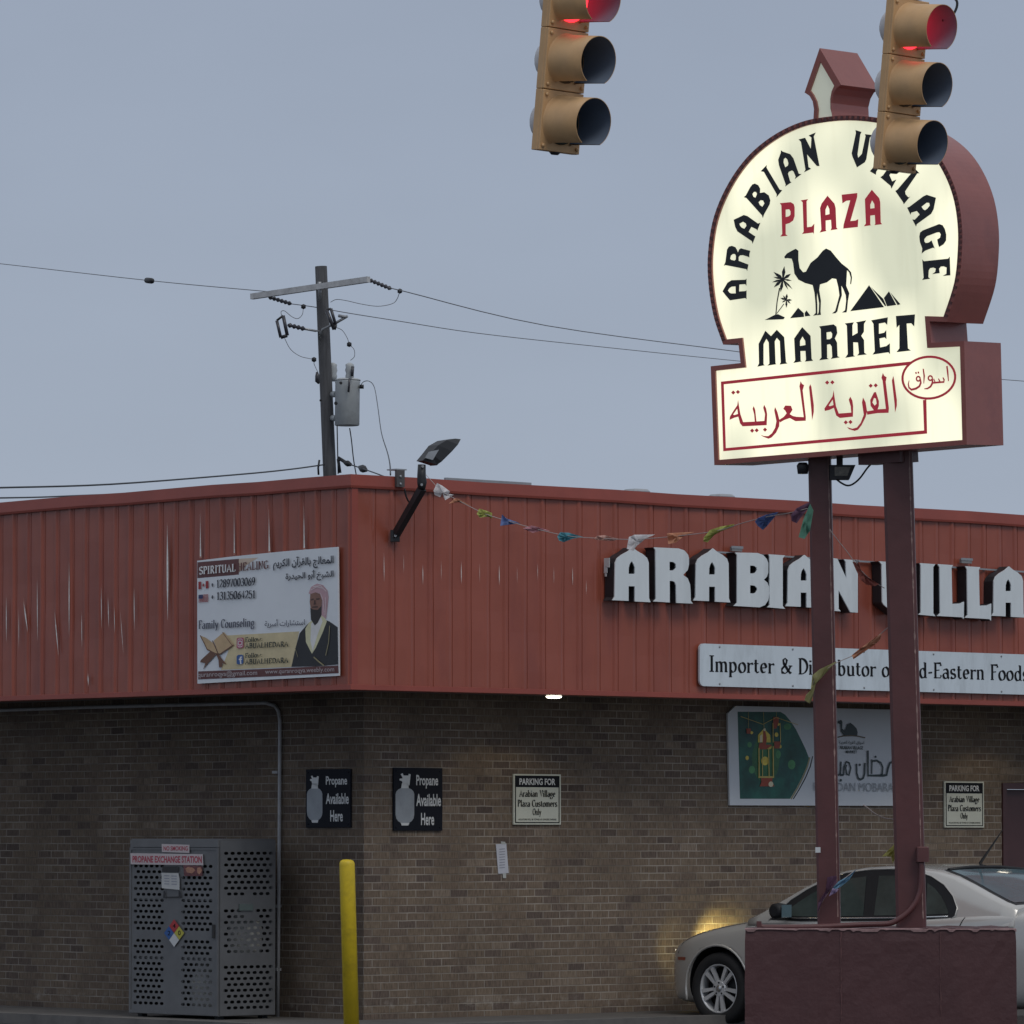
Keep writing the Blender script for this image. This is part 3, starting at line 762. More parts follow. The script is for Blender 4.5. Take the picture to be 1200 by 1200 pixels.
# pale mounting rail behind the letters and its three small boxes
b = MB()
a0 = RF.uv(832, 646, .03); a1 = RF.uv(1300, 676, .03)
q = [(a0[0], a0[1] - .012), (a1[0], a1[1] - .012), (a1[0], a1[1] + .004), (a0[0], a0[1] + .004)]
rl = board('mounting_rail', 'thin pale rail along the tops of the raised white letters', 'rail', RF, [q], .021, .034, M_zinc, part='bar')
for (px, py, how) in ((738, 651, 'between the first A and the R'), (861, 643, 'above the letter B'), (1130, 657, 'above the second L')):
    a0 = RF.uv(px - 6, py + 3, .03); a1 = RF.uv(px + 6, py - 1.5, .03)
    bx = board('junction_box', 'small grey metal box on the fascia %s' % how, 'electrical box', RF, [[a0, (a1[0], a0[1]), a1, (a0[0], a1[1])]], .0345, .062, M_greyp, 'junction boxes above the letters', part='box')
    b = MB(); b.prism([[(a0[0] - .01, a1[1] - .015), (a1[0] + .01, a1[1] - .015), (a1[0] + .01, a1[1] + .008), (a0[0] - .01, a1[1] + .008)]], .0625, .066); lay(b, 'lid', M_zinc, bx)

# ---------------- Importer & Distributor board
R = (800, 740, 3)
c0 = RF.uv(819, 754, .04); c1 = RF.uv(821, 804, .04)
top = RF.uv(1199, 764.5, .04)
u0, v0, v1 = c0[0], c1[1], c0[1]; W_ = 8.05
u1 = u0 + W_
rr = .05
def rrect(u0, v0, u1, v1, r, n=5):
    p = []
    for cx, cy, a in ((u1 - r, v0 + r, -90), (u1 - r, v1 - r, 0), (u0 + r, v1 - r, 90), (u0 + r, v0 + r, 180)):
        for i in range(n): p.append((cx + r * math.cos(rad(a + 90 * i / (n - 1))), cy + r * math.sin(rad(a + 90 * i / (n - 1)))))
    return p
M_boardw = mat('white sign board', (.64, .72, .78), .4, var=.05, scale=1.5, dirt=(.38, .43, .46), dirt_amt=.5, stretch=(2.4, .7, 1), dscale=1.8)
t = board('sign_board', 'long white board lettered Importer & Distributor of Mid-Eastern Foods along the lower fascia', 'sign', RF, [rrect(u0, v0, u1, v1, rr)], .028, .05, M_boardw)
la = RF.uv(830.5, 787, .05); lb = RF.uv(1198, 800.5, .05)
sc_ = RF.uv(832, 768, .05)[1] - RF.uv(832, 787, .05)[1]
ph = 'Importer & Distributor of Mid-Eastern Food'
kx = (lb[0] - la[0]) / sum(NIB[c][0] for c in ph); x_ = la[0]
for wd in (ph + 's').split(' '):
    wl = sum(NIB[c][0] for c in wd) * kx
    b = MB(); nib(b, wd, (x_, la[1]), (x_ + wl, la[1]), sc_, .0515, W=.16, thin=.05); lay(b, 'word', M_ink, t)
    x_ += wl + NIB[' '][0] * kx
for i in range(8):
    for v in (v0 + .025, v1 - .025):
        b = MB(); b.lathe([(.010, 0), (.010, .005), (.004, .008)], 8, T3((u0 + .25 + i * .94, v, .05))); lay(b, 'screw', M_grey, t)

# ---------------- SPIRITUAL HEALING billboard on the side fascia
R = (210, 630, 5.7143)
zb = .04
def L_(pts): return poly(LF, R, pts, zb)
t = board('billboard', 'printed white spiritual healing banner with a robed man, fixed to the side fascia', 'sign', LF, [L_([(120, 155), (350, 127), (700, 92), (1062, 62), (1070, 925), (590, 951), (122, 978)])], .026, zb, mat('banner white vinyl', (.76, .80, .84), .35, var=.03, scale=2, dirt=(.62, .66, .72), dirt_amt=.3))
Z = [zb]
def layer(name, mt, loops=None, texts=None, ribs=None, nibs=None):
    Z[0] += .0004
    b = MB()
    for lp in loops or []: b.sheet([L_(lp)], Z[0])
    for (s_, p0, p1, bold) in texts or []:           # p0 lower left, p1 upper right (region pixels of a box with the banner's slope)
        a = L_([p0])[0]; c = L_([p1])[0]
        b.text(s_, a[0], a[1], c[0], c[1], Z[0], bold)
    for (s_, p0, p1, cap) in nibs or []:
        a = L_([p0])[0]; c = L_([p1])[0]; hgt = cap / 5.7143 / 132
        nib(b, s_, a, c, hgt, Z[0], W=.19, thin=.06)
    for pts, ws in ribs or []:
        b.ribbon(L_(pts), [q / 5.7143 / 125 for q in ws] if isinstance(ws, (list, tuple)) else ws / 5.7143 / 125, Z[0])
    return lay(b, name, mt, t)
M_bmar = mat('banner maroon print', (.13, .045, .045), .45)
M_btan = mat('banner sand print', (.66, .56, .34), .45)
M_bwht = mat('banner white print', (.78, .78, .78), .45)
M_bnavy = mat('banner navy print', (.018, .022, .04), .45)
M_bred = mat('banner red print', (.34, .025, .03), .45)
M_bbrn = mat('banner brown print', (.16, .075, .045), .45)
M_bpage = mat('banner page print', (.56, .40, .23), .45)
M_skin = mat('banner skin print', (.25, .13, .095), .45)
layer('header_strip', M_bmar, [[(122, 165), (400, 142), (400, 248), (122, 272)]])
layer('header_fade', mat('banner fade print', (.62, .50, .40), .45), [[(400, 142), (530, 134), (450, 185), (400, 235)]])
layer('sand_panel', M_btan, [[(310, 656), (560, 642), (805, 628), (755, 866), (280, 886), (330, 760)]])
layer('footer_strip', M_bmar, [[(128, 896), (600, 878), (1066, 856), (1068, 908), (600, 930), (128, 950)]])
layer('photo_robe', mat('banner black print', (.020, .022, .026), .45), [[(870, 570), (850, 590), (808, 640), (780, 740), (752, 866), (920, 862), (1066, 850), (1062, 600), (1005, 560), (960, 545)]])
layer('photo_collar', mat('banner cream print', (.70, .68, .44), .45), [[(870, 570), (905, 545), (965, 520), (990, 560), (960, 640), (915, 740), (890, 778), (850, 700), (846, 610)]])
layer('photo_shirt', M_bwht, [[(885, 575), (950, 530), (962, 560), (925, 660), (895, 760), (880, 690)]])
layer('photo_scarf', mat('banner pink print', (.56, .36, .40), .45), [[(868, 372), (885, 330), (925, 308), (965, 318), (995, 355), (1002, 400), (985, 545), (955, 520), (960, 420), (935, 370), (880, 380)]])
layer('photo_face', M_skin, [[(880, 378), (915, 366), (945, 378), (958, 420), (955, 470), (945, 500), (905, 505), (884, 480), (876, 430)]])
layer('photo_beard', mat('banner beard print', (.026, .020, .020), .45), [[(880, 470), (900, 482), (930, 484), (956, 455), (955, 520), (930, 570), (910, 588), (885, 550)], [(884, 415), (900, 408), (902, 416), (886, 422)], [(920, 410), (942, 406), (943, 414), (922, 418)]])
for lp in ([(884, 412), (904, 408), (905, 415), (886, 419)], [(918, 408), (942, 404), (944, 412), (920, 415)], [(906, 420), (914, 418), (919, 446), (903, 450)], [(893, 462), (930, 458), (932, 467), (894, 471)]):
    layer('photo_face_detail', mat('banner dark skin print', (.085, .042, .034), .45), [lp])
for rb in ([(885, 352), (925, 330), (970, 340)], [(900, 330), (950, 322), (990, 362)], [(950, 372), (968, 420), (975, 500)], [(985, 400), (984, 470), (980, 520)]):
    layer('photo_scarf_stripe', mat('banner pale pink print', (.72, .60, .62), .45), ribs=[(rb, 6)])
for rb in [([(1012, 590), (1005, 700), (985, 790)], 7), ([(905, 800), (945, 835), (975, 858)], 9), ([(780, 740), (800, 800)], 4)]: layer('photo_trim', mat('banner gold print', (.33, .29, .16), .45), ribs=[rb])
layer('book_stand', M_bbrn, [[(150, 820), (215, 760), (250, 785), (190, 850), (165, 885), (180, 840), (145, 835)], [(235, 700), (262, 770), (282, 800), (322, 850), (296, 842), (290, 868), (272, 870), (268, 820), (235, 740)]])
layer('open_book', M_bpage, [[(146, 655), (185, 672), (232, 706), (262, 775), (235, 772), (190, 745), (170, 700)], [(236, 690), (305, 632), (370, 716), (290, 775), (268, 775)]])
layer('book_edges', M_bbrn, ribs=[([(146, 655), (172, 705), (192, 748), (262, 785)], 8), ([(228, 690), (250, 740), (270, 790)], 7), ([(295, 634), (360, 722)], 5), ([(270, 786), (370, 718)], 7)])
layer('flag_red', M_bred, [[(134, 296), (152, 294), (152, 344), (134, 346)], [(183, 291), (201, 290), (201, 339), (183, 341)], [(160, 318), (167, 305), (175, 317), (170, 328), (164, 329)]]
      + [[(135, 384 + 7.6 * i), (200, 379 + 7.6 * i), (200, 383 + 7.6 * i), (135, 388 + 7.6 * i)] for i in range(7)])
layer('flag_blue', mat('banner flag blue', (.03, .04, .13), .45), [[(135, 384), (165, 381), (165, 408), (135, 411)]])
layer('icon_pink', mat('banner icon pink', (.46, .09, .17), .45), [[(392, 676), (402, 671), (428, 669), (437, 675), (437, 733), (429, 739), (401, 742), (391, 736)]])
layer('icon_blue', mat('banner icon blue', (.035, .11, .33), .45), [[(391, 795), (400, 786), (427, 784), (436, 790), (436, 838), (428, 846), (400, 849), (391, 842)]])
layer('icon_lines', M_bwht, [[(416, 848), (412, 820), (406, 820), (406, 811), (412, 811), (414, 798), (428, 795), (428, 804), (420, 806), (420, 811), (428, 810), (427, 819), (420, 819), (424, 847)]],
      ribs=[([(414 + 12 * math.cos(a), 706 + 14 * math.sin(a)) for a in [i * math.pi / 6 for i in range(13)]], 5),
            ([(400, 685), (400, 728), (405, 733), (424, 731), (429, 726), (429, 683), (424, 679), (405, 680), (400, 685)], 4)])
layer('title_white', M_bwht, nibs=[('SPIRITUAL', (140, 247), (384, 226), 50)])
layer('title_maroon', M_bmar, nibs=[('HEALING', (397, 224), (604, 207), 52)])
layer('phone_line', M_bnavy, nibs=[('+ 12897003069', (218, 338), (516, 318), 52)])
layer('phone_line', M_bnavy, nibs=[('+ 13135064251', (218, 419), (518, 405), 52)])
for tx in [(arabic('المعالج بالقرآن الكريم'), (636, 222), (1042, 112), .026), (arabic('الشيخ أبو الحيدرة'), (720, 300), (1042, 208), .026)]: layer('arabic_line', M_bnavy, texts=[tx])
M_bsl = mat('banner slate print', (.09, .10, .14), .45)
layer('text_line', M_bsl, nibs=[('Family Counseling', (136, 612), (512, 594), 56)])
layer('arabic_line', M_bsl, texts=[(arabic('استشارات أسرية'), (580, 608), (850, 536), .016)])
for nb in [('Follow:', (450, 700), (568, 692), 30), ('ABUALHEDARA', (450, 742), (740, 728), 32), ('Follow:', (450, 806), (568, 798), 30), ('ABUALHEDARA', (450, 849), (740, 836), 32)]: layer('text_line', mat('banner dark green print', (.03, .04, .03), .45), nibs=[nb])
for tx in [('quranroqya@gmail.com', (135, 944), (532, 886), .004), ('www.quranroqya.weebly.com', (586, 922), (1048, 866), .004)]: layer('footer_line', mat('banner pale print', (.46, .42, .43), .45), texts=[tx])

# ---------------- Ramadan banner on the front wall
Rb = (848, 818, 9.23); Rc = (980, 810, 8)
zb = .03
bl = RW.uv(855, 943, zb); tl = RW.uv(856, 828, zb)
br_u = RW.uv(1061, 945, zb)[0]
def W1(R, pts): return poly(RW, R, pts, zb)
vtop = RW.uv(1000, 830.5, zb)[1]; vbot = RW.uv(1000, 944, zb)[1]
outl = W1(Rb, [(45, 165), (130, 85)]) + [(br_u, vtop), (br_u, vbot)] + W1(Rb, [(66, 1160)])
M_ban = mat('ramadan banner vinyl', (.64, .68, .72), .35, var=.04, scale=2)
t = board('ramadan_banner', 'white and green Ramadan banner with hanging lanterns on the brick wall', 'banner', RW, [outl], .008, zb, M_ban)
Z = [zb]
def layer2(name, mt, R, loops=None, ribs=None, texts=None):
    Z[0] += .0004
    b = MB()
    for lp in loops or []: b.sheet([W1(R, lp)], Z[0])
    for pts, wd in ribs or []: b.ribbon(W1(R, pts), 1.3 * wd / R[2] / 110, Z[0])
    for s_, p0, p1, bold in texts or []:
        a = W1(R, [p0])[0]; c = W1(R, [p1])[0]; b.text(s_, a[0], a[1], c[0], c[1], Z[0], bold)
    return lay(b, name, mt, t)
def disc(cx, cy, rx, ry, n=14): return [(cx + rx * math.cos(2 * math.pi * i / n), cy + ry * math.sin(2 * math.pi * i / n)) for i in range(n)]
M_teal = mat('banner teal print', (.014, .105, .080), .4, var=.65, scale=3.0, dirt=(.010, .035, .045), dirt_amt=.8, dscale=2.5)
layer2('green_panel', M_teal, Rb, [[(150, 148), (615, 150), (665, 180), (720, 245), (780, 335), (840, 455), (890, 560), (925, 655), (895, 745), (850, 850), (790, 970), (718, 1090), (176, 1090)]])
layer2('lantern_halo', mat('banner halo green', (.035, .15, .06), .4, var=.35, scale=6), Rb, [disc(455, 660, 150, 260, 20)])
layer2('bokeh', mat('banner green print', (.07, .26, .10), .4, var=.3, scale=9), Rb, [disc(735, 720, 40, 52), disc(305, 775, 34, 42), disc(590, 610, 28, 45), disc(690, 310, 40, 34), disc(280, 505, 24, 30)])
layer2('gold_edge', mat('banner gold line', (.30, .28, .16), .4), Rb, ribs=[([(930, 640), (905, 740), (860, 850), (800, 970), (728, 1092)], 14)])
layer2('dark_edge', M_ink, Rb, ribs=[([(962, 630), (935, 740), (885, 860), (815, 990), (752, 1092)], 9)])
for lp in [disc(445, 680, 42, 48), disc(488, 530, 30, 26), disc(252, 648, 18, 24), disc(300, 375, 16, 16), disc(606, 524, 18, 20), disc(568, 396, 20, 24), [(368, 400), (432, 330), (500, 400), (505, 480), (368, 480)], disc(588, 284, 16, 14)]: layer2('lantern_glow', mat('banner lantern yellow', (.78, .62, .10), .4, var=.2, scale=20), Rb, [lp])
for lp in [[(425, 330), (440, 330), (462, 430), (455, 505), (512, 505), (512, 520), (455, 555), (372, 555), (378, 492), (420, 480)], [(400, 862), (525, 862), (520, 900), (545, 955), (385, 955), (405, 905)], [(530, 205), (592, 205), (590, 270), (565, 330), (530, 330)], [(540, 470), (612, 470), (600, 545), (545, 545)], [(240, 330), (290, 330), (285, 385), (245, 385)]]: layer2('lantern_red', mat('banner lantern red', (.34, .06, .025), .4), Rb, [lp])
layer2('lantern_frame', mat('banner lantern gold', (.58, .46, .13), .4), Rb, ribs=[([(376, 540), (378, 850)], 11), ([(530, 520), (532, 850)], 11), ([(480, 540), (486, 850)], 9), ([(415, 560), (415, 850)], 7), ([(370, 855), (540, 855)], 12), ([(528, 270), (530, 480)], 8), ([(605, 270), (610, 480)], 8), ([(432, 330), (425, 150)], 3), ([(565, 205), (565, 150)], 3), ([(262, 330), (262, 150)], 3), ([(180, 200), (420, 285), (560, 210), (800, 290)], 4)])
for lp in [disc(505, 932, 26, 30), disc(436, 342, 13, 16), [(385, 410), (412, 390), (412, 478), (385, 478)]]: layer2('lantern_light', mat('banner lantern cream', (.8, .72, .5), .4), Rb, [lp])
CAMEL = [(245, 195), (265, 170), (310, 145), (330, 135), (350, 150), (350, 220), (360, 280), (385, 310), (405, 305), (440, 240), (490, 200), (530, 150), (555, 133), (590, 150), (630, 200), (670, 245), (715, 280), (740, 310), (747, 350), (740, 400), (733, 395), (737, 350), (725, 310), (710, 295), (707, 350), (704, 410), (727, 465), (717, 520), (710, 590), (706, 607), (672, 608), (695, 590), (703, 520), (700, 480), (680, 430), (668, 410), (672, 480), (652, 540), (638, 600), (625, 613), (598, 615), (622, 595), (640, 530), (653, 480), (645, 420), (630, 360), (600, 355), (560, 385), (510, 400), (504, 440), (517, 520), (514, 600), (517, 625), (490, 628), (500, 605), (503, 540), (489, 462), (487, 500), (490, 550), (490, 605), (492, 626), (458, 632), (478, 610), (476, 540), (468, 460), (455, 405), (400, 390), (350, 365), (320, 320), (310, 240), (300, 210), (270, 205), (250, 208)]
CAMB = [(5, 285), (40, 268), (52, 290), (50, 350), (72, 370), (95, 315), (125, 296), (155, 318), (185, 350), (195, 385), (190, 420), (70, 425), (40, 380), (32, 310), (10, 300)]
M_bgrn = mat('banner dark teal ink', (.020, .040, .045), .4)
layer2('camel_logo', M_bgrn, Rc, [CAMB])
layer2('logo_line', mat('banner ochre ink', (.11, .075, .04), .4), Rc, ribs=[([(5, 432), (60, 420), (130, 416), (200, 422), (265, 436)], 7)])
layer2('logo_text', M_bgrn, Rc, texts=[(arabic('اسواق القرية العربية'), (20, 500), (255, 466), .01), ('ARABIAN VILLAGE', (25, 544), (245, 516), .025), ('MARKET', (82, 582), (188, 556), .025)])
layer2('arabic_greeting', M_bgrn, Rc, [disc(215, 690, 9, 11), disc(362, 615, 9, 11), disc(36, 835, 11, 13)],
       [([(183, 680), (186, 770), (200, 815), (222, 830), (248, 812), (260, 770), (262, 672)], 14), ([(290, 556), (292, 790), (440, 790), (465, 786), (480, 720), (498, 672), (520, 662), (545, 690), (545, 790), (590, 790), (625, 850)], 16), ([(328, 640), (326, 775)], 11), ([(330, 655), (375, 650), (412, 672), (430, 715), (425, 775), (410, 788)], 13),
        ([(-70, 610), (-66, 785)], 13), ([(-20, 785), (10, 785), (32, 775), (38, 660)], 14), ([(62, 785), (66, 710), (88, 660), (115, 672), (130, 720), (112, 788), (90, 775), (82, 715), (90, 690)], 12), ([(62, 785), (30, 785)], 14)])
layer2('latin_greeting', mat('banner silver print', (.33, .36, .39), .4), Rc, texts=[('RAMADAN MOBARAK', (-218, 936), (585, 862), .0)])

# ---------------- propane signs
M_pnl = mat('navy black sign sheet', (.010, .012, .019), .6, var=.15, scale=5, spec=.15)
M_tank = mat('sign grey print', (.30, .33, .36), .45, var=.12, scale=9)
M_stxt = mat('sign pale print', (.62, .64, .64), .45)
def propane_sign(P, R, q, tank, hand, words, label):
    f = lambda pts: poly(P, R, pts, .02)
    x0, y0, x1, y1 = q
    A_, C_ = f([(x0, y1)])[0], f([(x1, y0)])[0]
    t = board('propane_sign', label, 'sign', P, [[A_, (C_[0], A_[1]), C_, (A_[0], C_[1])]], .004, .02, M_pnl, 'propane signs')
    b = MB(); b.sheet([f(tank)], .0215); lay(b, 'tank_print', M_tank, t)
    for lp in hand:
        b = MB(); b.sheet([f(lp)], .0218); lay(b, 'collar_print', M_stxt, t)
    for s_, p0, p1 in words:
        b = MB(); a = f([p0])[0]; c = f([p1])[0]; b.text(s_, a[0], a[1], c[0], c[1], .0215, .022); lay(b, 'text_line', M_stxt, t)
    for (u, v) in ((A_[0] + .03, A_[1] + .03), (C_[0] - .03, A_[1] + .03), (A_[0] + .03, C_[1] - .03), (C_[0] - .03, C_[1] - .03)):
        b = MB(); b.lathe([(.008, .0), (.008, .004), (.003, .006)], 8, T3((u, v, .02))); lay(b, 'screw', M_pnl, t)
Rp = (280, 780, 4.2857)
def tankp(cx, x0, x1, y0, y1):  # outline of a gas bottle
    r = (x1 - x0) / 2
    return [(cx + r * math.cos(a), y0 + 34 - 34 * math.sin(a)) for a in [i * math.pi / 8 for i in range(9)]] + [(cx - r * math.cos(a), y1 - 45 + 45 * math.sin(a)) for a in [i * math.pi / 8 for i in range(9)]]
propane_sign(RW, Rp, (777, 515, 1022, 829), tankp(833, 788, 882, 612, 795), [[(812, 545), (822, 540), (826, 552), (850, 552), (852, 543), (862, 546), (856, 600), (846, 606), (838, 596), (824, 600), (818, 580), (806, 576), (806, 568), (822, 566)], [(818, 590), (850, 590), (852, 616), (814, 616)], [(812, 790), (856, 790), (850, 803), (817, 803)]],
             [('Propane', (890, 617), (1000, 550)), ('Available', (890, 706), (1014, 645)), ('Here', (914, 802), (980, 740))], 'larger dark propane available here sign, between the brick corner and the cream parking sign')
propane_sign(LW, Rp, (336, 518, 560, 814), tankp(381, 342, 420, 612, 782), [[(362, 556), (370, 552), (374, 562), (390, 562), (394, 554), (402, 557), (398, 600), (390, 606), (382, 598), (370, 600), (366, 582), (358, 578), (358, 570), (368, 568)], [(368, 592), (396, 592), (398, 618), (364, 618)], [(364, 776), (400, 776), (396, 789), (368, 789)]],
             [('Propane', (437, 612), (544, 554)), ('Available', (437, 696), (552, 640)), ('Here', (459, 784), (522, 726))], 'dark propane available here sign on the side wall beside the conduit')

# ---------------- parking signs
M_cream = mat('parking sign cream', (.60, .62, .53), .45, var=.05, scale=5)
def parking_sign(R, q, label):
    f = lambda pts: poly(RW, R, pts, .02)
    x0, y0, x1, y1 = q; w_ = x1 - x0; h_ = y1 - y0
    X = lambda a: x0 + w_ * a; Y = lambda a: y0 + h_ * a
    A_, C_ = f([(x0, y1)])[0], f([(x1, y0)])[0]
    t = board('parking_sign', label, 'sign', RW, [[A_, (C_[0], A_[1]), C_, (A_[0], C_[1])]], .004, .02, M_cream, 'customer parking signs')
    W0, H0 = C_[0] - A_[0], C_[1] - A_[1]
    U = lambda a: A_[0] + W0 * a; V = lambda a: C_[1] - H0 * a
    b = MB()
    b.sheet([[(U(.03), V(.97)), (U(.97), V(.97)), (U(.97), V(.03)), (U(.03), V(.03))], [(U(.05), V(.95)), (U(.95), V(.95)), (U(.95), V(.26)), (U(.05), V(.26))]], .0215)
    lay(b, 'black_border', M_ink, t)
    b = MB(); b.text('PARKING FOR', U(.12), V(.215), U(.88), V(.085), .023, .03); lay(b, 'title', M_stxt, t)
    b = MB(); nib(b, 'Arabian Village', (U(.12), V(.45)), (U(.88), V(.45)), H0 * .135, .0225, W=.19, thin=.06); lay(b, 'text_line', M_ink, t)
    b = MB(); nib(b, 'Plaza Customers', (U(.08), V(.645)), (U(.92), V(.645)), H0 * .135, .0225, W=.19, thin=.06); lay(b, 'text_line', M_ink, t)
    b = MB(); nib(b, 'Only', (U(.40), V(.81)), (U(.58), V(.81)), H0 * .13, .0225, W=.16, thin=.06); lay(b, 'text_line', M_ink, t)
    b = MB(); b.text('VIOLATORS WILL BE TOWED AT OWNERS EXPENSE', U(.10), V(.915), U(.9), V(.882), .0225, .01); lay(b, 'text_line', M_ink, t)
parking_sign((560, 770, 4), (167, 550, 389, 785), 'cream customer parking sign above the paper notice')
parking_sign((1080, 850, 6), (162, 396, 438, 718), 'cream customer parking sign beside the maroon door')

# ---------------- paper notice taped to the wall
Rn = (340, 880, 3.5294)
f = lambda pts: poly(RW, Rn, pts, .01)
t = board('paper_notice', 'small white paper sheet taped to the brick wall below the parking sign', 'notice', RW, [f([(852, 386), (895, 382), (905, 505), (862, 508)])], .004, .007, mat('paper', (.52, .54, .60), .6), part='sheet')
for lp in ([(872, 374), (890, 376), (892, 386), (874, 386)], [(879, 506), (894, 506), (894, 526), (881, 526)]):
    b = MB(); b.sheet([f(lp)], .0085); lay(b, 'tape', mat('tape', (.42, .44, .42), .3), t)
b = MB(); 
for i in range(8): b.sheet([f([(866, 405 + i * 11), (889, 403 + i * 11), (889, 406.5 + i * 11), (866, 408.5 + i * 11)])], .0082)
lay(b, 'writing', mat('pencil grey', (.26, .27, .33), .6), t)

# ================================================================== the lit pylon sign
TH, ROLL, TILT = rad(35), rad(1.5), rad(3.0)
SU = Vector((math.cos(TH), -math.sin(TH), 0)); SN = Vector((-math.sin(TH), -math.cos(TH), 0))
u1 = SU * math.cos(ROLL) + UP * math.sin(ROLL); v1 = UP * math.cos(ROLL) - SU * math.sin(ROLL)
v2 = v1 * math.cos(TILT) + SN * math.sin(TILT)
SP = Plane(at(985, 540, 34.4), u1, v2)
DEP = .47
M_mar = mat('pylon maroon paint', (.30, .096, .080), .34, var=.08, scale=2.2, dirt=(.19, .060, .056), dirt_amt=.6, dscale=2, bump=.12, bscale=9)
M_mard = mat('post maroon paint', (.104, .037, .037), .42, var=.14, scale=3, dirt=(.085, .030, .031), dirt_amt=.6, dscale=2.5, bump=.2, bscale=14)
sm = bpy.data.materials.new('lit sign face'); sm.use_nodes = True
t_ = sm.node_tree; pb = t_.nodes['Principled BSDF']; pb.inputs['Roughness'].default_value = .35
pb.inputs['Base Color'].default_value = (.50, .48, .38, 1)
N = t_.nodes.new; K = t_.links.new
c_ = N('ShaderNodeTexCoord'); mp = N('ShaderNodeMapping'); mp.inputs['Scale'].default_value = (2.0, 1.1, 1)
K(c_.outputs['Object'], mp.inputs['Vector'])
n1 = N('ShaderNodeTexNoise'); n1.inputs['Scale'].default_value = 1.0; n1.inputs['Detail'].default_value = .6
K(mp.outputs['Vector'], n1.inputs['Vector'])
rr_ = N('ShaderNodeValToRGB'); rr_.color_ramp.elements[0].position = .36; rr_.color_ramp.elements[1].position = .58
rr_.color_ramp.elements[0].color = (.56, .58, .43, 1); rr_.color_ramp.elements[1].color = (1.0, .98, .72, 1)
K(n1.outputs['Fac'], rr_.inputs['Fac'])
# dust streaks on the plastic
mp2 = N('ShaderNodeMapping'); mp2.inputs['Scale'].default_value = (16, 1.1, 1); K(c_.outputs['Object'], mp2.inputs['Vector'])
n2 = N('ShaderNodeTexNoise'); n2.inputs['Scale'].default_value = 1; n2.inputs['Detail'].default_value = 5; K(mp2.outputs['Vector'], n2.inputs['Vector'])
m2 = N('ShaderNodeMapRange'); m2.inputs['From Min'].default_value = .52; m2.inputs['From Max'].default_value = .75; m2.inputs['To Min'].default_value = 1; m2.inputs['To Max'].default_value = .90
K(n2.outputs['Fac'], m2.inputs['Value'])
sv = N('ShaderNodeVectorMath'); sv.operation = 'SCALE'; K(rr_.outputs['Color'], sv.inputs[0]); K(m2.outputs['Result'], sv.inputs['Scale'])
K(sv.outputs['Vector'], pb.inputs['Emission Color']); pb.inputs['Emission Strength'].default_value = .95

def S(R, pts, off=0.0): return [SP.uv(x, y, off) for x, y in reg(*R, pts)]
def smooth(pts, k=5):
    """Catmull-Rom through open points"""
    o = []
    for i in range(len(pts) - 1):
        p = [Vector(pts[max(i - 1, 0)]), Vector(pts[i]), Vector(pts[i + 1]), Vector(pts[min(i + 2, len(pts) - 1)])]
        for j in range(k):
            t = j / k
            q = .5 * ((2 * p[1]) + (p[2] - p[0]) * t + (2 * p[0] - 5 * p[1] + 4 * p[2] - p[3]) * t * t + (3 * p[1] - p[0] - 3 * p[2] + p[3]) * t ** 3)
            o.append((q.x, q.y))
    o.append(tuple(pts[-1])); return o
Ra = (820, 40, 3.1579); Rb_ = (820, 380, 3.1579)
arc_in = smooth(S(Ra, [(100, 1130), (70, 1040), (52, 930), (49, 820), (68, 690), (118, 570), (190, 468), (280, 393), (380, 344), (480, 324), (580, 320), (680, 334), (775, 374), (850, 432), (903, 508), (940, 600), (957, 700), (958, 800), (945, 920), (905, 1046)]))
neck = S(Rb_, [(836, -30), (845, 88), (966, 82), (975, 428), (72, 502), (60, 172), (172, 160), (160, 50)])
FACE = arc_in + neck
def offset(poly_, d):
    n_ = len(poly_); o = []
    A = sum(poly_[i][0] * poly_[(i + 1) % n_][1] - poly_[(i + 1) % n_][0] * poly_[i][1] for i in range(n_))
    s_ = 1 if A < 0 else -1
    for i in range(n_):
        a, b_, c__ = Vector(poly_[i - 1]), Vector(poly_[i]), Vector(poly_[(i + 1) % n_])
        t1 = (b_ - a).normalized(); t2 = (c__ - b_).normalized()
        n1_ = Vector((-t1.y, t1.x)) * s_; n2_ = Vector((-t2.y, t2.x)) * s_
        m_ = (n1_ + n2_); m_ = m_ / max(m_.length_squared, 1e-9) * 2
        if m_.length > 1.6: m_ = m_.normalized() * 1.6
        o.append((b_.x + m_.x * d, b_.y + m_.y * d))
    return o
OUT = offset(FACE, .033)
RO = (930, 40, 10.909)
ORN = S(RO, [(345, 180), (620, 650), (560, 690), (515, 770), (488, 880), (492, 980), (515, 1110), (262, 1150), (272, 960), (255, 860), (215, 790), (152, 748)])
ORNF = S(RO, [(350, 350), (530, 660), (497, 735), (480, 830), (482, 950), (508, 1058), (312, 1092), (320, 960), (300, 860), (262, 780), (220, 720)])
foot_u = [p[0] for p in OUT]; base_o = SP.w(0, 0, -DEP / 2)
pyl = thing('pylon_sign', 'tall maroon pylon sign with a lit rounded cream face showing a camel, on two posts', 'sign', T3((base_o.x, base_o.y, 0)))
def sp_part(b, name, mt, parent=None):
    o = b.build(name, mt); o.parent = parent or pyl
    o.matrix_parent_inverse = Matrix.Identity(4)
    o.matrix_local = T3((base_o.x, base_o.y, 0)).inverted() @ SP.m if parent is None else Matrix.Identity(4)
    return o
b = MB(); b.prism([OUT], -DEP, -.018); cab = sp_part(b, 'cabinet', M_mar)
b = MB(); b.prism([OUT, list(reversed(FACE))], -.0175, .012); sp_part(b, 'face_rim', M_mar)
b = MB(); b.prism([offset(FACE, -.001)], -.0172, -.004); sp_part(b, 'sign_face', sm)
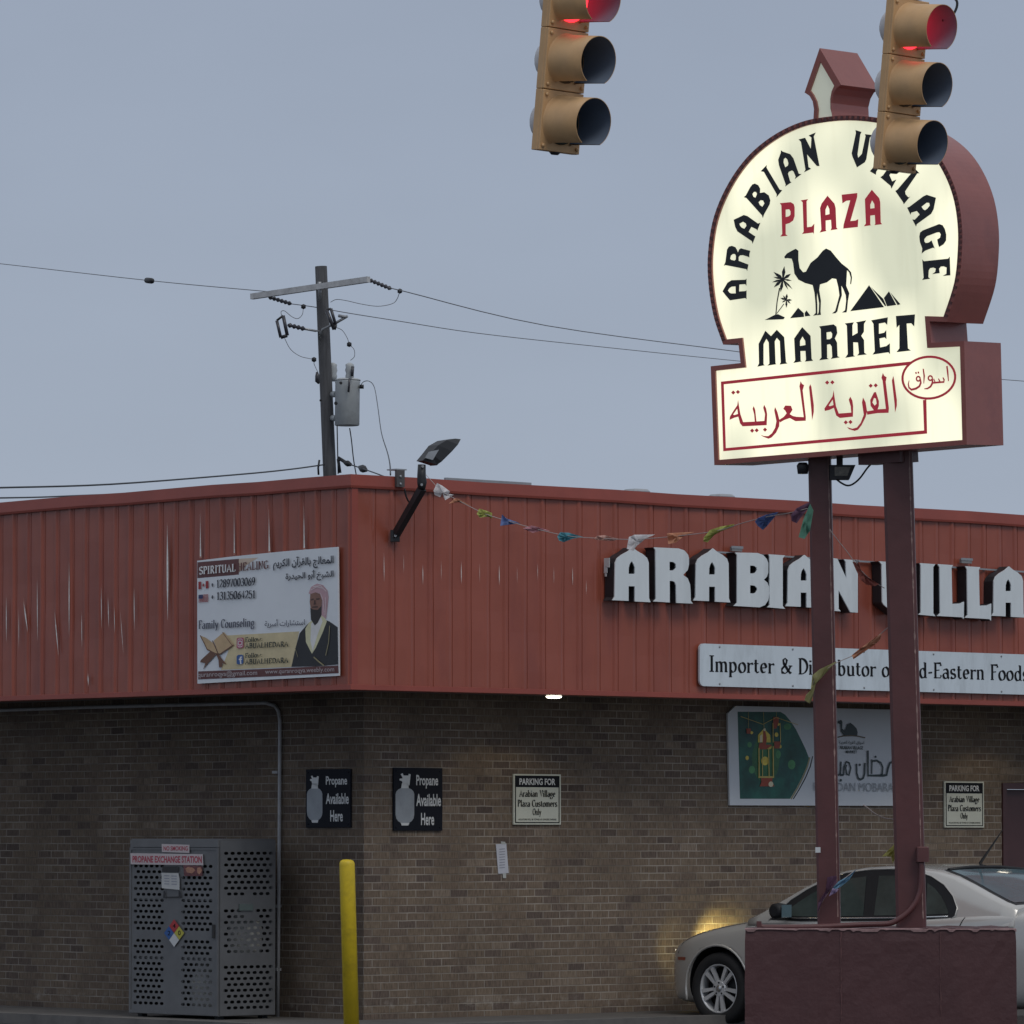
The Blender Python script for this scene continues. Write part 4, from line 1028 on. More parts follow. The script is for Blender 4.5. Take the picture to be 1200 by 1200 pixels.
b = MB(); b.prism([offset(ORN, .0)], -DEP, -.018); orn = sp_part(b, 'finial', M_mar)
b = MB(); b.prism([ORN, list(reversed(ORNF))], -.0175, .012); sp_part(b, 'finial_rim', M_mar)
smd = glow('finial face', (.52, .54, .45), .42)
b = MB(); b.prism([offset(ORNF, -.001)], -.0172, -.004); sp_part(b, 'finial_face', smd)
# retaining clips round the arch edge
b = MB()
for i in range(0, len(arc_in) - 1):
    p = Vector(arc_in[i]); q = Vector(arc_in[i + 1]); tt = (q - p).normalized(); nn = Vector((-tt.y, tt.x))
    L_seg = (q - p).length; kk_ = max(1, int(L_seg / .028))
    for j in range(kk_):
        c0 = p + (q - p) * ((j + .5) / kk_)
        m = Matrix(((tt.x, nn.x, 0, c0.x), (tt.y, nn.y, 0, c0.y), (0, 0, 1, 0), (0, 0, 0, 1)))
        b.box(-.009, .009, .004, .030, .0125, .018, m)
b.add([(x, y, .0122) for x, y in offset(arc_in + neck, .006)[:len(arc_in)]] + [(x, y, .0122) for x, y in offset(arc_in + neck, .012)[:len(arc_in)]], [(i, i + 1, len(arc_in) + i + 1, len(arc_in) + i) for i in range(1, len(arc_in) - 2)])
sp_part(b, 'edge_trim', M_mard)
M_sred = mat('sign red vinyl', (.40, .030, .050), .4, var=.08)
_pb = M_sred.node_tree.nodes['Principled BSDF']; _pb.inputs['Emission Color'].default_value = (1, .06, .10, 1); _pb.inputs['Emission Strength'].default_value = .16   # backlit film
M_sblk = mat('sign black vinyl', (.018, .021, .025), .4, var=.1)
def lett(name, mt, items, z=-.0025):
    b = MB()
    for R, loops in items: b.sheet([S(R, lp) for lp in loops], z)
    return sp_part(b, name, mt)
A1 = (840, 140, 8.5714); A2 = (840, 240, 8.5714); A3 = (980, 140, 8.5714); A4 = (1000, 220, 8.5714); A5 = (880, 270, 6.3158); C1 = (820, 40, 3.1579)
ARCH = ([
    (A2, [[(55, 868), (105, 782), (145, 757), (285, 752), (297, 740), (296, 815), (284, 797), (225, 801), (222, 870), (284, 866), (297, 858), (297, 950), (285, 937), (130, 960), (85, 908)], [(110, 860), (128, 835), (148, 822), (186, 820), (188, 889), (145, 890), (125, 882)]]),
    (A2, [[(68, 612), (84, 575), (100, 450), (118, 420), (150, 411), (185, 425), (203, 455), (210, 478), (222, 448), (240, 436), (335, 462), (326, 495), (325, 530), (308, 520), (260, 506), (232, 508), (218, 525), (218, 562), (316, 600), (303, 667), (295, 647), (85, 606)], [(133, 540), (140, 510), (160, 494), (180, 495), (190, 512), (188, 548), (176, 560), (142, 552)]]),
    (A2, [[(167, 150), (268, 102), (305, 112), (412, 188), (436, 180), (405, 260), (396, 246), (345, 222), (318, 272), (374, 310), (386, 318), (357, 392), (350, 366), (205, 268), (182, 222)], [(226, 190), (262, 170), (290, 188), (295, 212), (274, 240), (248, 228), (232, 210)]]),
    (A1, [[(268, 780), (288, 764), (333, 680), (355, 652), (380, 643), (415, 660), (434, 695), (432, 738), (475, 730), (520, 762), (536, 812), (530, 850), (508, 892), (475, 950), (460, 992), (452, 964), (296, 790)], [(356, 748), (372, 727), (392, 728), (402, 748), (386, 785), (366, 776)], [(418, 832), (438, 811), (462, 814), (476, 842), (456, 876), (432, 860)]]),
    (A1, [[(438, 520), (500, 456), (498, 484), (630, 704), (656, 710), (597, 782), (600, 752), (470, 526)]]),
    (A1, [[(643, 308), (660, 322), (735, 347), (768, 390), (822, 545), (850, 548), (780, 600), (790, 575), (768, 522), (752, 512), (722, 526), (714, 545), (735, 622), (749, 630), (684, 674), (690, 655), (622, 460), (614, 405), (640, 335)], [(688, 384), (706, 402), (717, 440), (712, 462), (686, 480), (668, 430), (672, 398)]]),
    (A1, [[(818, 200), (885, 183), (942, 292), (948, 182), (920, 160), (992, 130), (972, 172), (1030, 468), (1003, 468), (905, 352), (920, 478), (946, 496), (873, 531), (888, 505), (843, 225)]]),
    (A3, [[(190, 105), (252, 125), (240, 150), (212, 350), (218, 384), (255, 345), (292, 168), (285, 147), (357, 155), (335, 185), (300, 400), (285, 430), (206, 482), (160, 372), (152, 340), (195, 135)]]),
    (A3, [[(335, 520), (360, 492), (478, 300), (465, 268), (555, 318), (530, 325), (400, 525), (396, 556)]]),
    (A3, [[(440, 580), (466, 562), (635, 325), (618, 308), (692, 360), (672, 378), (532, 558), (560, 622), (602, 602), (552, 696), (544, 668)]]),
    (A3, [[(590, 718), (612, 704), (785, 500), (770, 474), (834, 540), (812, 542), (690, 722), (694, 750), (722, 782), (742, 772), (676, 852), (668, 830)]]),
    (A4, [[(828, 100), (735, 70), (700, 86), (562, 190), (538, 200), (572, 271), (580, 250), (636, 234), (664, 268), (615, 320), (590, 318), (628, 391), (636, 366), (780, 262), (805, 215)], [(684, 190), (735, 150), (760, 152), (766, 178), (742, 208), (718, 226), (700, 216)]]),
    (A4, [[(684, 662), (690, 610), (666, 545), (660, 490), (668, 450), (695, 428), (860, 364), (895, 376), (918, 415), (932, 470), (930, 530), (905, 568), (860, 596), (850, 570), (840, 520), (868, 502), (876, 468), (862, 447), (835, 450), (735, 488), (712, 515), (712, 540), (726, 555), (755, 550), (784, 528), (816, 610), (800, 602), (720, 632)]]),
    (A4, [[(690, 718), (706, 738), (950, 712), (967, 690), (973, 880), (895, 886), (932, 864), (935, 802), (905, 790), (878, 792), (860, 812), (866, 858), (790, 867), (820, 845), (826, 812), (800, 802), (770, 808), (756, 830), (752, 898), (770, 914), (688, 926), (704, 904)]]),
])
for nm_, it_ in (('upper_word', ARCH[:7]), ('upper_word', ARCH[7:])): lett(nm_, M_sblk, it_)
lett('middle_word', M_sred, [
    (A1, [[(630, 840), (655, 838), (740, 830), (770, 848), (780, 880), (780, 970), (765, 1015), (730, 1040), (690, 1052), (690, 1152), (710, 1168), (635, 1176), (655, 1150), (646, 862)], [(690, 905), (725, 902), (738, 922), (738, 955), (722, 972), (690, 980)]]),
    (A1, [[(840, 812), (915, 800), (900, 822), (905, 1082), (950, 1076), (978, 1045), (973, 1152), (965, 1136), (853, 1150), (870, 1128), (860, 832)]]),
    (A1, [[(1110, 765), (1180, 845), (1192, 890), (1200, 1085), (1213, 1102), (1140, 1113), (1150, 1090), (1145, 1008), (1092, 1015), (1093, 1110), (1101, 1120), (1030, 1136), (1048, 1105), (1035, 890), (1050, 845)], [(1110, 860), (1128, 900), (1130, 950), (1090, 960), (1090, 905)]]),
    (A3, [[(52, 755), (210, 738), (208, 780), (140, 1020), (190, 1015), (219, 1000), (215, 1080), (68, 1096), (72, 1055), (138, 812), (98, 817), (60, 842)]]),
    (A3, [[(355, 705), (430, 790), (440, 830), (445, 1035), (459, 1052), (382, 1061), (390, 1045), (385, 960), (340, 965), (340, 1055), (350, 1062), (275, 1073), (295, 1045), (285, 800)], [(358, 812), (380, 850), (382, 890), (340, 895), (340, 855)]]),
])
lett('market_lettering', M_sblk, [
    (A5, [[(55, 840), (105, 742), (147, 782), (190, 735), (245, 790), (258, 975), (270, 985), (210, 993), (219, 975), (212, 820), (190, 795), (175, 822), (181, 985), (190, 990), (120, 1001), (135, 985), (130, 830), (113, 802), (92, 842), (92, 990), (101, 998), (45, 1009), (58, 985)]]),
    (A5, [[(378, 715), (440, 780), (448, 950), (459, 965), (398, 971), (406, 955), (402, 892), (365, 893), (367, 965), (376, 970), (312, 981), (326, 960), (318, 800)], [(380, 785), (400, 818), (402, 848), (362, 855), (362, 818)]]),
    (A5, [[(503, 710), (610, 695), (632, 712), (638, 760), (620, 800), (636, 830), (640, 930), (656, 940), (590, 951), (600, 935), (596, 860), (584, 842), (562, 846), (563, 945), (576, 952), (503, 961), (520, 940), (515, 730)], [(558, 755), (590, 750), (600, 765), (598, 792), (582, 805), (560, 806)]]),
    (A5, [[(693, 688), (760, 680), (750, 702), (750, 780), (788, 758), (786, 690), (775, 680), (852, 665), (836, 692), (835, 750), (815, 780), (836, 812), (838, 905), (857, 918), (785, 926), (798, 908), (790, 830), (756, 828), (758, 925), (771, 932), (696, 943), (715, 915), (708, 705)]]),
    (A5, [[(888, 665), (1012, 643), (1007, 700), (990, 682), (946, 690), (946, 765), (984, 757), (1000, 737), (1002, 805), (988, 792), (950, 800), (955, 866), (1000, 856), (1027, 835), (1028, 916), (1015, 902), (898, 919), (915, 895), (905, 692)]]),
    (C1, [[(725, 1043), (796, 1037), (793, 1082), (782, 1070), (765, 1071), (770, 1163), (781, 1171), (727, 1177), (738, 1163), (738, 1076), (728, 1087)]]),
])
def leaf(cx, cy, tx, ty, wd):
    dx, dy = tx - cx, ty - cy; L = math.hypot(dx, dy); nx, ny = -dy / L * wd, dx / L * wd
    return [(cx - nx * .3, cy - ny * .3), (cx + dx * .55 - nx, cy + dy * .55 - ny), (tx, ty), (cx + dx * .55 + nx, cy + dy * .55 + ny), (cx + nx * .3, cy + ny * .3)]
lett('camel_emblem', M_sblk, [(A5, [CAMEL])])
PYR = ([(A5, [[(733, 598), (873, 405), (984, 568)]]), (A5, [[(886, 418), (978, 506), (1000, 556), (992, 562)]]), (A5, [[(982, 500), (1020, 450), (1075, 552), (1006, 562)]]), (A5, [[(1030, 458), (1105, 546), (1084, 554)]]), (A5, [[(288, 650), (348, 572), (390, 612), (392, 640)]]), (A5, [[(396, 610), (410, 592), (440, 632), (398, 637)]])])
lett('pyramid_emblem', M_sblk, PYR[:4]); lett('pyramid_emblem', M_sblk, PYR[4:])
pal = [(A5, [[(100, 663), (180, 622), (200, 620), (250, 643), (240, 658)]]), (A5, [[(179, 622), (187, 622), (196, 530), (216, 425), (206, 425), (188, 530)]]), (A5, [[(186, 616), (193, 616), (246, 545), (240, 542)]])]
for i, (tx, ty, wd) in enumerate(((246, 263, 13), (296, 320, 12), (303, 372, 7), (308, 436, 7), (275, 440, 7), (218, 458, 12), (168, 422, 12), (154, 384, 8), (163, 344, 7), (165, 306, 11), (196, 318, 9))): pal.append((A5, [leaf(235, 362, tx, ty, wd)]))
for tx, ty, wd in ((266, 468, 9), (304, 516, 8), (294, 543, 6), (262, 574, 8), (228, 534, 6), (216, 500, 8), (236, 480, 6)): pal.append((A5, [leaf(262, 514, tx, ty, wd)]))
b = MB()
for i, (R, lp) in enumerate(pal): b.sheet([S(R, q) for q in lp], -.0025 + i * .00012)
sp_part(b, 'palm_emblem', M_sblk)
G6 = (840, 400, 7.5)
def r7(pts): return [(x + 1050, y - 75) for x, y in pts]
b = MB()
b.sheet([S(G6, q) for q in [[(34, 354)] + r7([(655, 252), (628, 284)]) + [(60, 378), (78, 938)] + r7([(770, 858), (760, 592), (790, 586), (797, 886)]) + [(55, 966)]]], -.0025)
def ell(cx, cy, rx, ry, rot, n=40): return [(cx + rx * math.cos(a) * math.cos(rot) + ry * math.sin(a) * math.sin(rot) * -1, cy + ry * math.sin(a) * math.cos(rot) + rx * math.cos(a) * math.sin(rot)) for a in [2 * math.pi * i / n for i in range(n)]]
b.sheet([S(G6, r7(ell(812, 394, 242, 194, -.08))), list(reversed(S(G6, r7(ell(812, 394, 222, 173, -.08)))))], -.0023)
sp_part(b, 'red_frame', M_sred)
def dia(x, y, r=19): return [(x - r, y), (x, y - r), (x + r, y), (x, y + r)]
lett('arabic_lettering', M_sred, [(G6, lp) for lp in [
    [[(820, 376), (830, 400), (851, 560), (851, 620), (836, 694), (829, 600), (809, 402)]],
    [[(582, 592), (600, 564), (650, 566), (664, 602), (640, 640), (668, 656), (700, 663), (762, 666), (730, 425), (724, 395), (735, 350), (748, 374), (766, 385), (753, 430), (781, 665), (780, 698), (690, 702), (640, 674), (590, 692), (552, 714), (546, 690), (588, 662), (612, 632), (600, 610)]],
    [[(510, 576), (530, 618), (549, 690), (547, 745), (520, 802), (480, 845), (452, 856), (405, 838), (380, 820), (412, 832), (450, 833), (482, 808), (511, 760), (522, 702), (503, 606)]],
    [[(185, 513), (194, 570), (206, 640), (230, 710), (332, 705), (326, 640), (313, 592), (322, 568), (336, 600), (347, 704), (416, 699), (422, 640), (406, 582), (415, 558), (432, 590), (441, 640), (437, 737), (225, 747), (203, 722), (187, 662), (150, 672), (110, 690), (114, 660), (150, 602), (178, 562)], [(178, 592), (184, 638), (152, 648), (142, 643)]],
    [dia(143, 450)], [dia(184, 445)], [dia(309, 785)], [dia(349, 782)], [dia(422, 776)],
    [r7([(500, 378), (508, 420), (531, 590), (531, 640), (515, 702), (510, 620), (487, 420)])],
    [r7([(408, 352), (420, 378), (441, 390), (433, 430), (461, 662), (458, 703), (360, 706), (270, 720), (266, 690), (328, 680), (300, 642), (296, 590), (330, 523), (347, 520), (373, 600), (373, 642), (362, 672), (434, 668), (405, 420), (395, 395)]), list(reversed(r7([(316, 612), (330, 572), (346, 578), (353, 622), (336, 640)])))],
    [r7(dia(301, 465))], [r7(dia(345, 462))],
    [r7([(233, 568), (256, 610), (269, 690), (256, 742), (222, 810), (190, 852), (160, 862), (112, 848), (92, 828), (140, 843), (180, 832), (213, 790), (240, 720), (224, 612)])],
    [[(1025, 428), (1033, 490), (1046, 570), (1070, 634), (1180, 626), (1175, 572), (1158, 512), (1172, 486), (1190, 520), (1197, 570), (1195, 662), (1080, 674), (1048, 652), (1027, 584), (990, 602), (948, 612), (944, 590), (985, 530), (1016, 482)], [(1017, 512), (1024, 560), (992, 570), (982, 564)]],
    [dia(968, 362)], [dia(1014, 360)], [dia(1132, 712)], [dia(1173, 709)],
]])
b = MB(); wz = -.0024
def thin(pts, ws):
    global wz; wz += .00012
    b.ribbon(S(G6, r7(pts)), [q / 7.5 / 145 for q in ws] if isinstance(ws, list) else ws / 7.5 / 145, wz)
thin([(971, 292), (978, 350), (985, 425)], [13, 13, 7]); thin([(935, 392), (946, 412), (944, 432), (912, 434), (896, 402)], [8, 13, 15, 14, 8]); thin([(914, 434), (868, 438), (855, 404)], [14, 14, 8]); thin([(870, 438), (835, 442)], [14, 10])
thin([(845, 420)] + [(825 + 18 * math.cos(a), 398 + 20 * math.sin(a)) for a in [i * math.pi / 5 for i in range(11)]], 12); thin([(843, 402), (845, 440), (828, 472), (800, 490), (772, 492)], [12, 16, 15, 12, 6])
thin([(763, 316), (772, 380), (768, 446)], [10, 13, 6])
thin([(720 + 17 * math.cos(a), 404 + 20 * math.sin(a)) for a in [i * math.pi / 5 for i in range(11)]], 12); thin([(738, 408), (742, 440), (730, 470), (700, 490), (660, 500), (638, 482), (632, 450), (640, 418)], [12, 15, 16, 16, 16, 13, 10, 5])
thin([(694, 355), (706, 350)], 14); thin([(715, 352), (727, 347)], 14)
sp_part(b, 'oval_lettering', M_sred)

# posts and the painted concrete base
def post(px_t, py_t, px_b, py_b, wd, name):
    top = SP.hit(px_t, py_t, -DEP * .5); bot = at(px_b, py_b, top.y - .05 + .05)
    top = top + UP * .25
    b = MB(); rings = []
    n_ = 14
    for i in range(n_ + 1):
        c = bot.lerp(top, i / n_); c = c - (UP * .12 if i == 0 else UP * 0)
        h_ = wd / 2; ch = wd * .10; ring = []
        for a, e_ in ((-h_, -h_ + ch), (-h_ + ch, -h_), (h_ - ch, -h_), (h_, -h_ + ch), (h_, h_ - ch), (h_ - ch, h_), (-h_ + ch, h_), (-h_, h_ - ch)):
            ring.append(c + Vector((math.cos(PYAW) * a - math.sin(PYAW) * e_, math.sin(PYAW) * a + math.cos(PYAW) * e_, 0)))
        rings.append(ring)
    b.loft(rings, cap=True)
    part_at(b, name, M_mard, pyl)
    return top, bot
PYAW = rad(-6)
tA, bA = post(960, 546, 972, 1086, .150, 'post')
tB, bB = post(1051, 538, 1068.5, 1088, .195, 'post')
# pale bare edges where the post paint has flaked
M_flake = mat('flaked pale primer', (.30, .20, .18), .6, var=.35, scale=25)
rnd = random.Random(5)
for (tp, bt, wd) in ((tA, bA, .150), (tB, bB, .195)):
    b = MB(); h_ = wd / 2; n_ = 160; vs = []
    ex = Vector((math.cos(PYAW), math.sin(PYAW), 0)); ey = Vector((-math.sin(PYAW), math.cos(PYAW), 0)); w_ = .003
    for i in range(n_ + 1):
        if rnd.random() < .5: w_ = rnd.choice((.0006, .0008, .0012, .0016, .0022, .0045))
        p = bt.lerp(tp, .02 + .93 * i / n_)
        vs += [p + ex * (h_ * .8 - w_) - ey * (h_ + .0014), p + ex * (h_ * .8) - ey * (h_ + .0014), p + ex * (h_ * .8 + .0012 + min(w_ * 1.2, h_ * .2)) - ey * (h_ + .0014 - min(w_ * 1.2, h_ * .2))]
    b.add(vs, [f for i in range(n_) for f in ((3 * i, 3 * i + 1, 3 * i + 4, 3 * i + 3), (3 * i + 1, 3 * i + 2, 3 * i + 5, 3 * i + 4))])
    part_at(b, 'flaked_edge', M_flake, pyl)
# bracket plate on the thicker post, small label on the thinner one
b = MB(); c = SP.loc(SP.hit(1035, 541, -DEP * .5)); b.box(c.x - .12, c.x + .20, c.y - .015, c.y + .055, -DEP * .5 - .12, -DEP * .5 + .12); o = sp_part(b, 'top_bracket', M_mard)
b = MB(); q = at(958.5, 996, bA.y - .09); b.box(q.x - .017, q.x + .017, q.y - .004, q.y + .004, q.z - .018, q.z + .018); part_at(b, 'small_label', M_white, pyl)
# base
Yc = 33.9; BY = rad(3)
cor = at(1191, 1088.5, Yc); zt = cor.z
eL = Vector((-math.cos(BY), math.sin(BY), 0)); eR = Vector((math.sin(BY), math.cos(BY), 0))
def length_to(px, o, d):
    k = (px - 600) / FPX
    return (k * o.y - o.x) / (d.x - k * d.y)
La = length_to(872, cor, eL); Lb = 1.15
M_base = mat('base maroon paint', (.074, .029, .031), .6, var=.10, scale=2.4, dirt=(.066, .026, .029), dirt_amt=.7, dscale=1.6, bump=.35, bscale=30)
b = MB()
nL, nR, nZ = 30, 14, 14
rnd = random.Random(9)
def bp_(a, c, z, j): return cor + eL * a + eR * c + Vector((0, 0, z - cor.z))
def jit(): return rnd.uniform(-.0035, .0035)
loop = [(La * i / nL, 0) for i in range(nL, 0, -1)] + [(0, Lb * i / nR) for i in range(0, nR)] + [(La * i / nL, Lb) for i in range(0, nL)] + [(La, Lb * i / nR) for i in range(nR, 0, -1)]
rings = []
for k in range(nZ + 1):
    z = -.05 + (zt + .05) * k / nZ
    s_ = 1.0 if k else 1.0
    ring = []
    for i, (a, c) in enumerate(loop):
        ja, jc = jit(), jit()
        edge = (.004 if k == nZ else 0)
        a2 = a + ja * .7 + (edge if a < .01 else -edge if a > La - .01 else 0); c2 = c + jc * .7 + (edge if c < .01 else -edge if c > Lb - .01 else 0)
        ring.append(bp_(a2, c2, z + (jit() * 3.0 - .006 if k == nZ else 0), 0))
    rings.append(ring)
b.loft(rings, cap=True, smooth=False)
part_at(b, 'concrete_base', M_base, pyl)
# the chipped top edge of the base, bare concrete showing
M_chip = mat('chipped pale edge', (.26, .165, .165), .8, var=.3, scale=20)
b = MB(); rn = random.Random(21); vs = []; n_ = 90; h_ = .004
for i in range(n_ + 1):
    if rn.random() < .45: h_ = rn.choice((.0015, .002, .003, .006, .010, .017))
    p = cor + eL * (La * i / n_) - eR * .0065; z = zt - .0035
    vs += [Vector((p.x, p.y, z - h_)), Vector((p.x, p.y, z)), Vector((p.x, p.y, z + .006)) + eR * (.012 + h_)]
b.add(vs, [f for i in range(n_) for f in ((3 * i, 3 * i + 1, 3 * i + 4, 3 * i + 3), (3 * i + 1, 3 * i + 2, 3 * i + 5, 3 * i + 4))]); part_at(b, 'chipped_edge', M_chip, pyl)
for px in (985, 1102):
    b = MB(); rn = random.Random(px); vs = []
    a_ = (1191 - px) / (1191 - 872) * La
    for i in range(41):
        p = cor + eL * (a_ + rn.uniform(-.003, .003)) - eR * .0052; z = zt * i / 40 - .02; w_ = rn.uniform(.001, .006)
        vs += [Vector((p.x - w_, p.y, z)), Vector((p.x + w_, p.y, z))]
    b.add(vs, [(2 * i, 2 * i + 1, 2 * i + 3, 2 * i + 2) for i in range(40)]); part_at(b, 'form_joint', mat('worn joint', (.105, .046, .047), .7, var=.3, scale=12), pyl)
# lamp under the cabinet, its cable, the conduit on the base
q = SP.hit(984, 551, -DEP * .42)
fl = thing('floodlight', 'small black floodlight under the pylon sign cabinet beside the thinner post', 'light', T3(q - UP * .03) @ Matrix.Diagonal((.68, .68, .68, 1)))
b = MB(); b.loft([[(-.10, -.09, -.05), (.09, -.09, -.05), (.09, .07, -.05), (-.10, .07, -.05)], [(-.10, -.09, .09), (.15, -.09, .09), (.15, .07, .09), (-.10, .07, .09)]], cap=True); b.build('housing', M_black, fl)
b = MB(); b.loft([[(-.055, -.0935, -.018), (.07, -.0935, -.018), (.07, -.0905, -.018), (-.055, -.0905, -.018)], [(-.055, -.0935, .07), (.10, -.0935, .07), (.10, -.0905, .07), (-.055, -.0905, .07)]], cap=True); b.build('lens', mat('dull lamp glass', (.12, .11, .085), .25, var=.4, scale=18), fl)
b = MB(); b.box(-.03, .03, -.02, .02, .091, .20); b.build('bracket', M_black, fl)
b = MB(); b.lathe([(.05, -.05), (.06, .03), (.04, .06)], 14, T3((-.36, .02, .06))); b.build('junction_knob', M_black, fl)
Yk = q.y
pts = smooth([tuple(x) for x in [(980, 561.5), (986, 566), (993, 569), (1000, 567), (1008, 560), (1016, 549), (1022, 542.5)]], 4)
b = MB(); pp = [at(x, y, Yk - .02) for x, y in pts]; b.tube(pp, .0065, 6)
tag(build_at(b, 'lamp_cable', M_black, pp[0]), 'thin black cable looping from the floodlight to the thicker post', 'cable')
Yb = cor.y - .02
b = MB(); pts = [(889, 1082.5), (893, 1086), (905, 1086.5), (960, 1086), (1010, 1083.5), (1040, 1082.5), (1052, 1078), (1064, 1069), (1073, 1058), (1078.5, 1044), (1080, 1028), (1080, 1008)]
yy = [bA.y - .25 + 0 * i for i in range(len(pts))]
pp = [at(x, y, bB.y - .16) for x, y in smooth(pts, 3)]
b.tube(pp, .018, 10)
cd = thing('conduit', 'maroon conduit along the top of the pylon base curving up the thicker post', 'pipe', T3(pp[0]))
part_at(b, 'pipe', M_mard, cd)
b = MB(); q = at(1080, 1001, bB.y - .13); b.bbox(q.x - .035, q.x + .045, q.y - .06, q.y + .06, q.z - .05, q.z + .05, .008); part_at(b, 'outlet_box', M_mard, cd)
b = MB(); q = at(888.5, 1084, bB.y - .16); b.box(q.x - .01, q.x + .02, q.y - .03, q.y + .03, q.z - .045, q.z + .025); part_at(b, 'end_block', M_mard, cd)

# ================================================================== bunting
M_cord = mat('bunting cord', (.42, .36, .34), .7)
FC = {}
def fcol(n, c): 
    m = mat('flag ' + n, c, .6, var=.16, scale=16, spec=.2); FC[n] = m; t = m.node_tree
    tr_ = t.nodes.new('ShaderNodeBsdfTranslucent'); tr_.inputs['Color'].default_value = tuple(min(.9, x * 1.2) for x in c) + (1,)
    mx = t.nodes.new('ShaderNodeMixShader'); mx.inputs[0].default_value = .4
    o_ = [q for q in t.nodes if q.type == 'OUTPUT_MATERIAL'][0]
    t.links.new(t.nodes['Principled BSDF'].outputs[0], mx.inputs[1]); t.links.new(tr_.outputs[0], mx.inputs[2]); t.links.new(mx.outputs[0], o_.inputs[0])
    return m
for n, c in (('white', (0.750, 0.725, 0.750)), ('orange', (0.750, 0.319, 0.145)), ('lime', (0.580, 0.609, 0.087)), ('blue', (0.131, 0.232, 0.551)), ('pink', (0.609, 0.246, 0.304)), ('teal', (0.043, 0.362, 0.464)), ('peach', (0.667, 0.362, 0.290)), ('purple', (0.160, 0.065, 0.145)), ('green', (0.102, 0.348, 0.246)), ('red', (0.464, 0.109, 0.072)), ('olive', (0.377, 0.362, 0.116)), ('violet', (0.362, 0.261, 0.493)), ('yellow', (0.551, 0.493, 0.072)), ('azure', (0.145, 0.406, 0.609))): fcol(n, tuple(x * .78 + sum(c) / 3 * .30 for x in c))
def bunting(label, cord, flags, r=.0028, group='lines of small cloth flags'):
    """cord: (px, py, Y); flags: (colour, [(px, py)...], Y)"""
    P = [at(*c) for c in cord]
    sm_ = []
    for i in range(len(P) - 1):
        p = [P[max(i - 1, 0)], P[i], P[i + 1], P[min(i + 2, len(P) - 1)]]
        for j in range(4):
            t = j / 4
            sm_.append(.5 * ((2 * p[1]) + (p[2] - p[0]) * t + (2 * p[0] - 5 * p[1] + 4 * p[2] - p[3]) * t * t + (3 * p[1] - p[0] - 3 * p[2] + p[3]) * t ** 3))
    sm_.append(P[-1])
    root = thing('flag_line', label, 'bunting', T3(P[-1]), group)
    b = MB(); b.tube(sm_, r, 5); part_at(b, 'cord', M_cord, root)
    rn = random.Random(len(flags) * 7 + 1)
    for col, pts, Y in flags:
        b = MB(); n_ = len(pts)
        cx = sum(p[0] for p in pts) / n_; cy = sum(p[1] for p in pts) / n_
        pts = [(cx + (x - cx) * 1.16, cy + (y - cy) * 1.16) for x, y in pts]
        ol = []
        for i in range(n_):
            a = pts[i]; c = pts[(i + 1) % n_]
            ol += [(a[0] + (c[0] - a[0]) * k / 3, a[1] + (c[1] - a[1]) * k / 3) for k in range(3)]
        dz = [rn.uniform(-.016, .016) for _ in ol]
        outer_ = [at(x, y, Y + d) for (x, y), d in zip(ol, dz)]
        mid_ = [at(x + (cx - x) * .5, y + (cy - y) * .5, Y + rn.uniform(-.022, .022)) for x, y in ol]
        cc = at(cx, cy, Y + rn.uniform(-.015, .015))
        m_ = len(ol)
        for off in (0, .004):
            vs = [Vector((p.x, p.y + off, p.z)) for p in outer_ + mid_ + [cc]]
            b.add(vs, [(i, (i + 1) % m_, m_ + (i + 1) % m_, m_ + i) for i in range(m_)] + [(m_ + i, m_ + (i + 1) % m_, 2 * m_) for i in range(m_)], True)
        part_at(b, 'cloth_flag', FC[col], root)
    return root
CY = lambda px: 44.3 + (34.3 - 44.3) * (px - 500) / (945 - 500)
cord = [(x, y, CY(x)) for x, y in ((499, 556), (508, 566), (518, 576), (540, 588), (568, 602), (597, 611), (625, 619), (665, 628), (705, 631), (745, 632), (795, 628), (840, 622), (870, 613), (897, 606), (925, 601), (946, 596))]
Z3 = lambda pts: [(420 + x / 4, 500 + y / 4) for x, y in pts]
Z4 = lambda pts: [(690 + x / 4.444, 580 + y / 4.444) for x, y in pts]
fl_ = [('white', Z3([(358, 300), (372, 270), (395, 282), (425, 305), (412, 322), (440, 318), (405, 340), (392, 310), (385, 328), (362, 318)])),
       ('orange', Z3([(430, 360), (455, 338), (470, 340), (520, 368), (490, 362), (462, 350)])),
       ('lime', Z3([(560, 408), (570, 388), (592, 394), (622, 405), (622, 428), (606, 420), (572, 424)])),
       ('blue', Z3([(670, 462), (677, 415), (695, 432), (752, 452), (715, 456)])),
       ('pink', Z3([(780, 478), (815, 466), (862, 478), (890, 488), (850, 488), (820, 496)])),
       ('teal', Z3([(938, 515), (950, 498), (985, 500), (1042, 517), (1000, 524), (965, 538), (945, 532)])),
       ('peach', Z4([(35, 225), (48, 215), (80, 212), (145, 228), (120, 238), (60, 234), (40, 232)])),
       ('white', Z4([(205, 275), (215, 222), (240, 212), (332, 211), (290, 230), (250, 262), (235, 285)])),
       ('orange', Z4([(415, 202), (450, 200), (538, 196), (490, 214), (455, 245), (420, 250)])),
       ('lime', Z4([(608, 218), (635, 185), (680, 170), (745, 158), (742, 170), (690, 188), (640, 215), (625, 240), (606, 236)])),
       ('blue', Z4([(872, 138), (885, 122), (920, 108), (978, 95), (955, 125), (925, 160), (908, 176), (885, 158)])),
       ('purple', Z4([(1060, 100), (1085, 72), (1140, 45), (1150, 60), (1110, 105), (1085, 140), (1062, 130)])),
       ('green', Z4([(1098, 210), (1120, 130), (1150, 60), (1165, 90), (1150, 180), (1125, 218)]))]
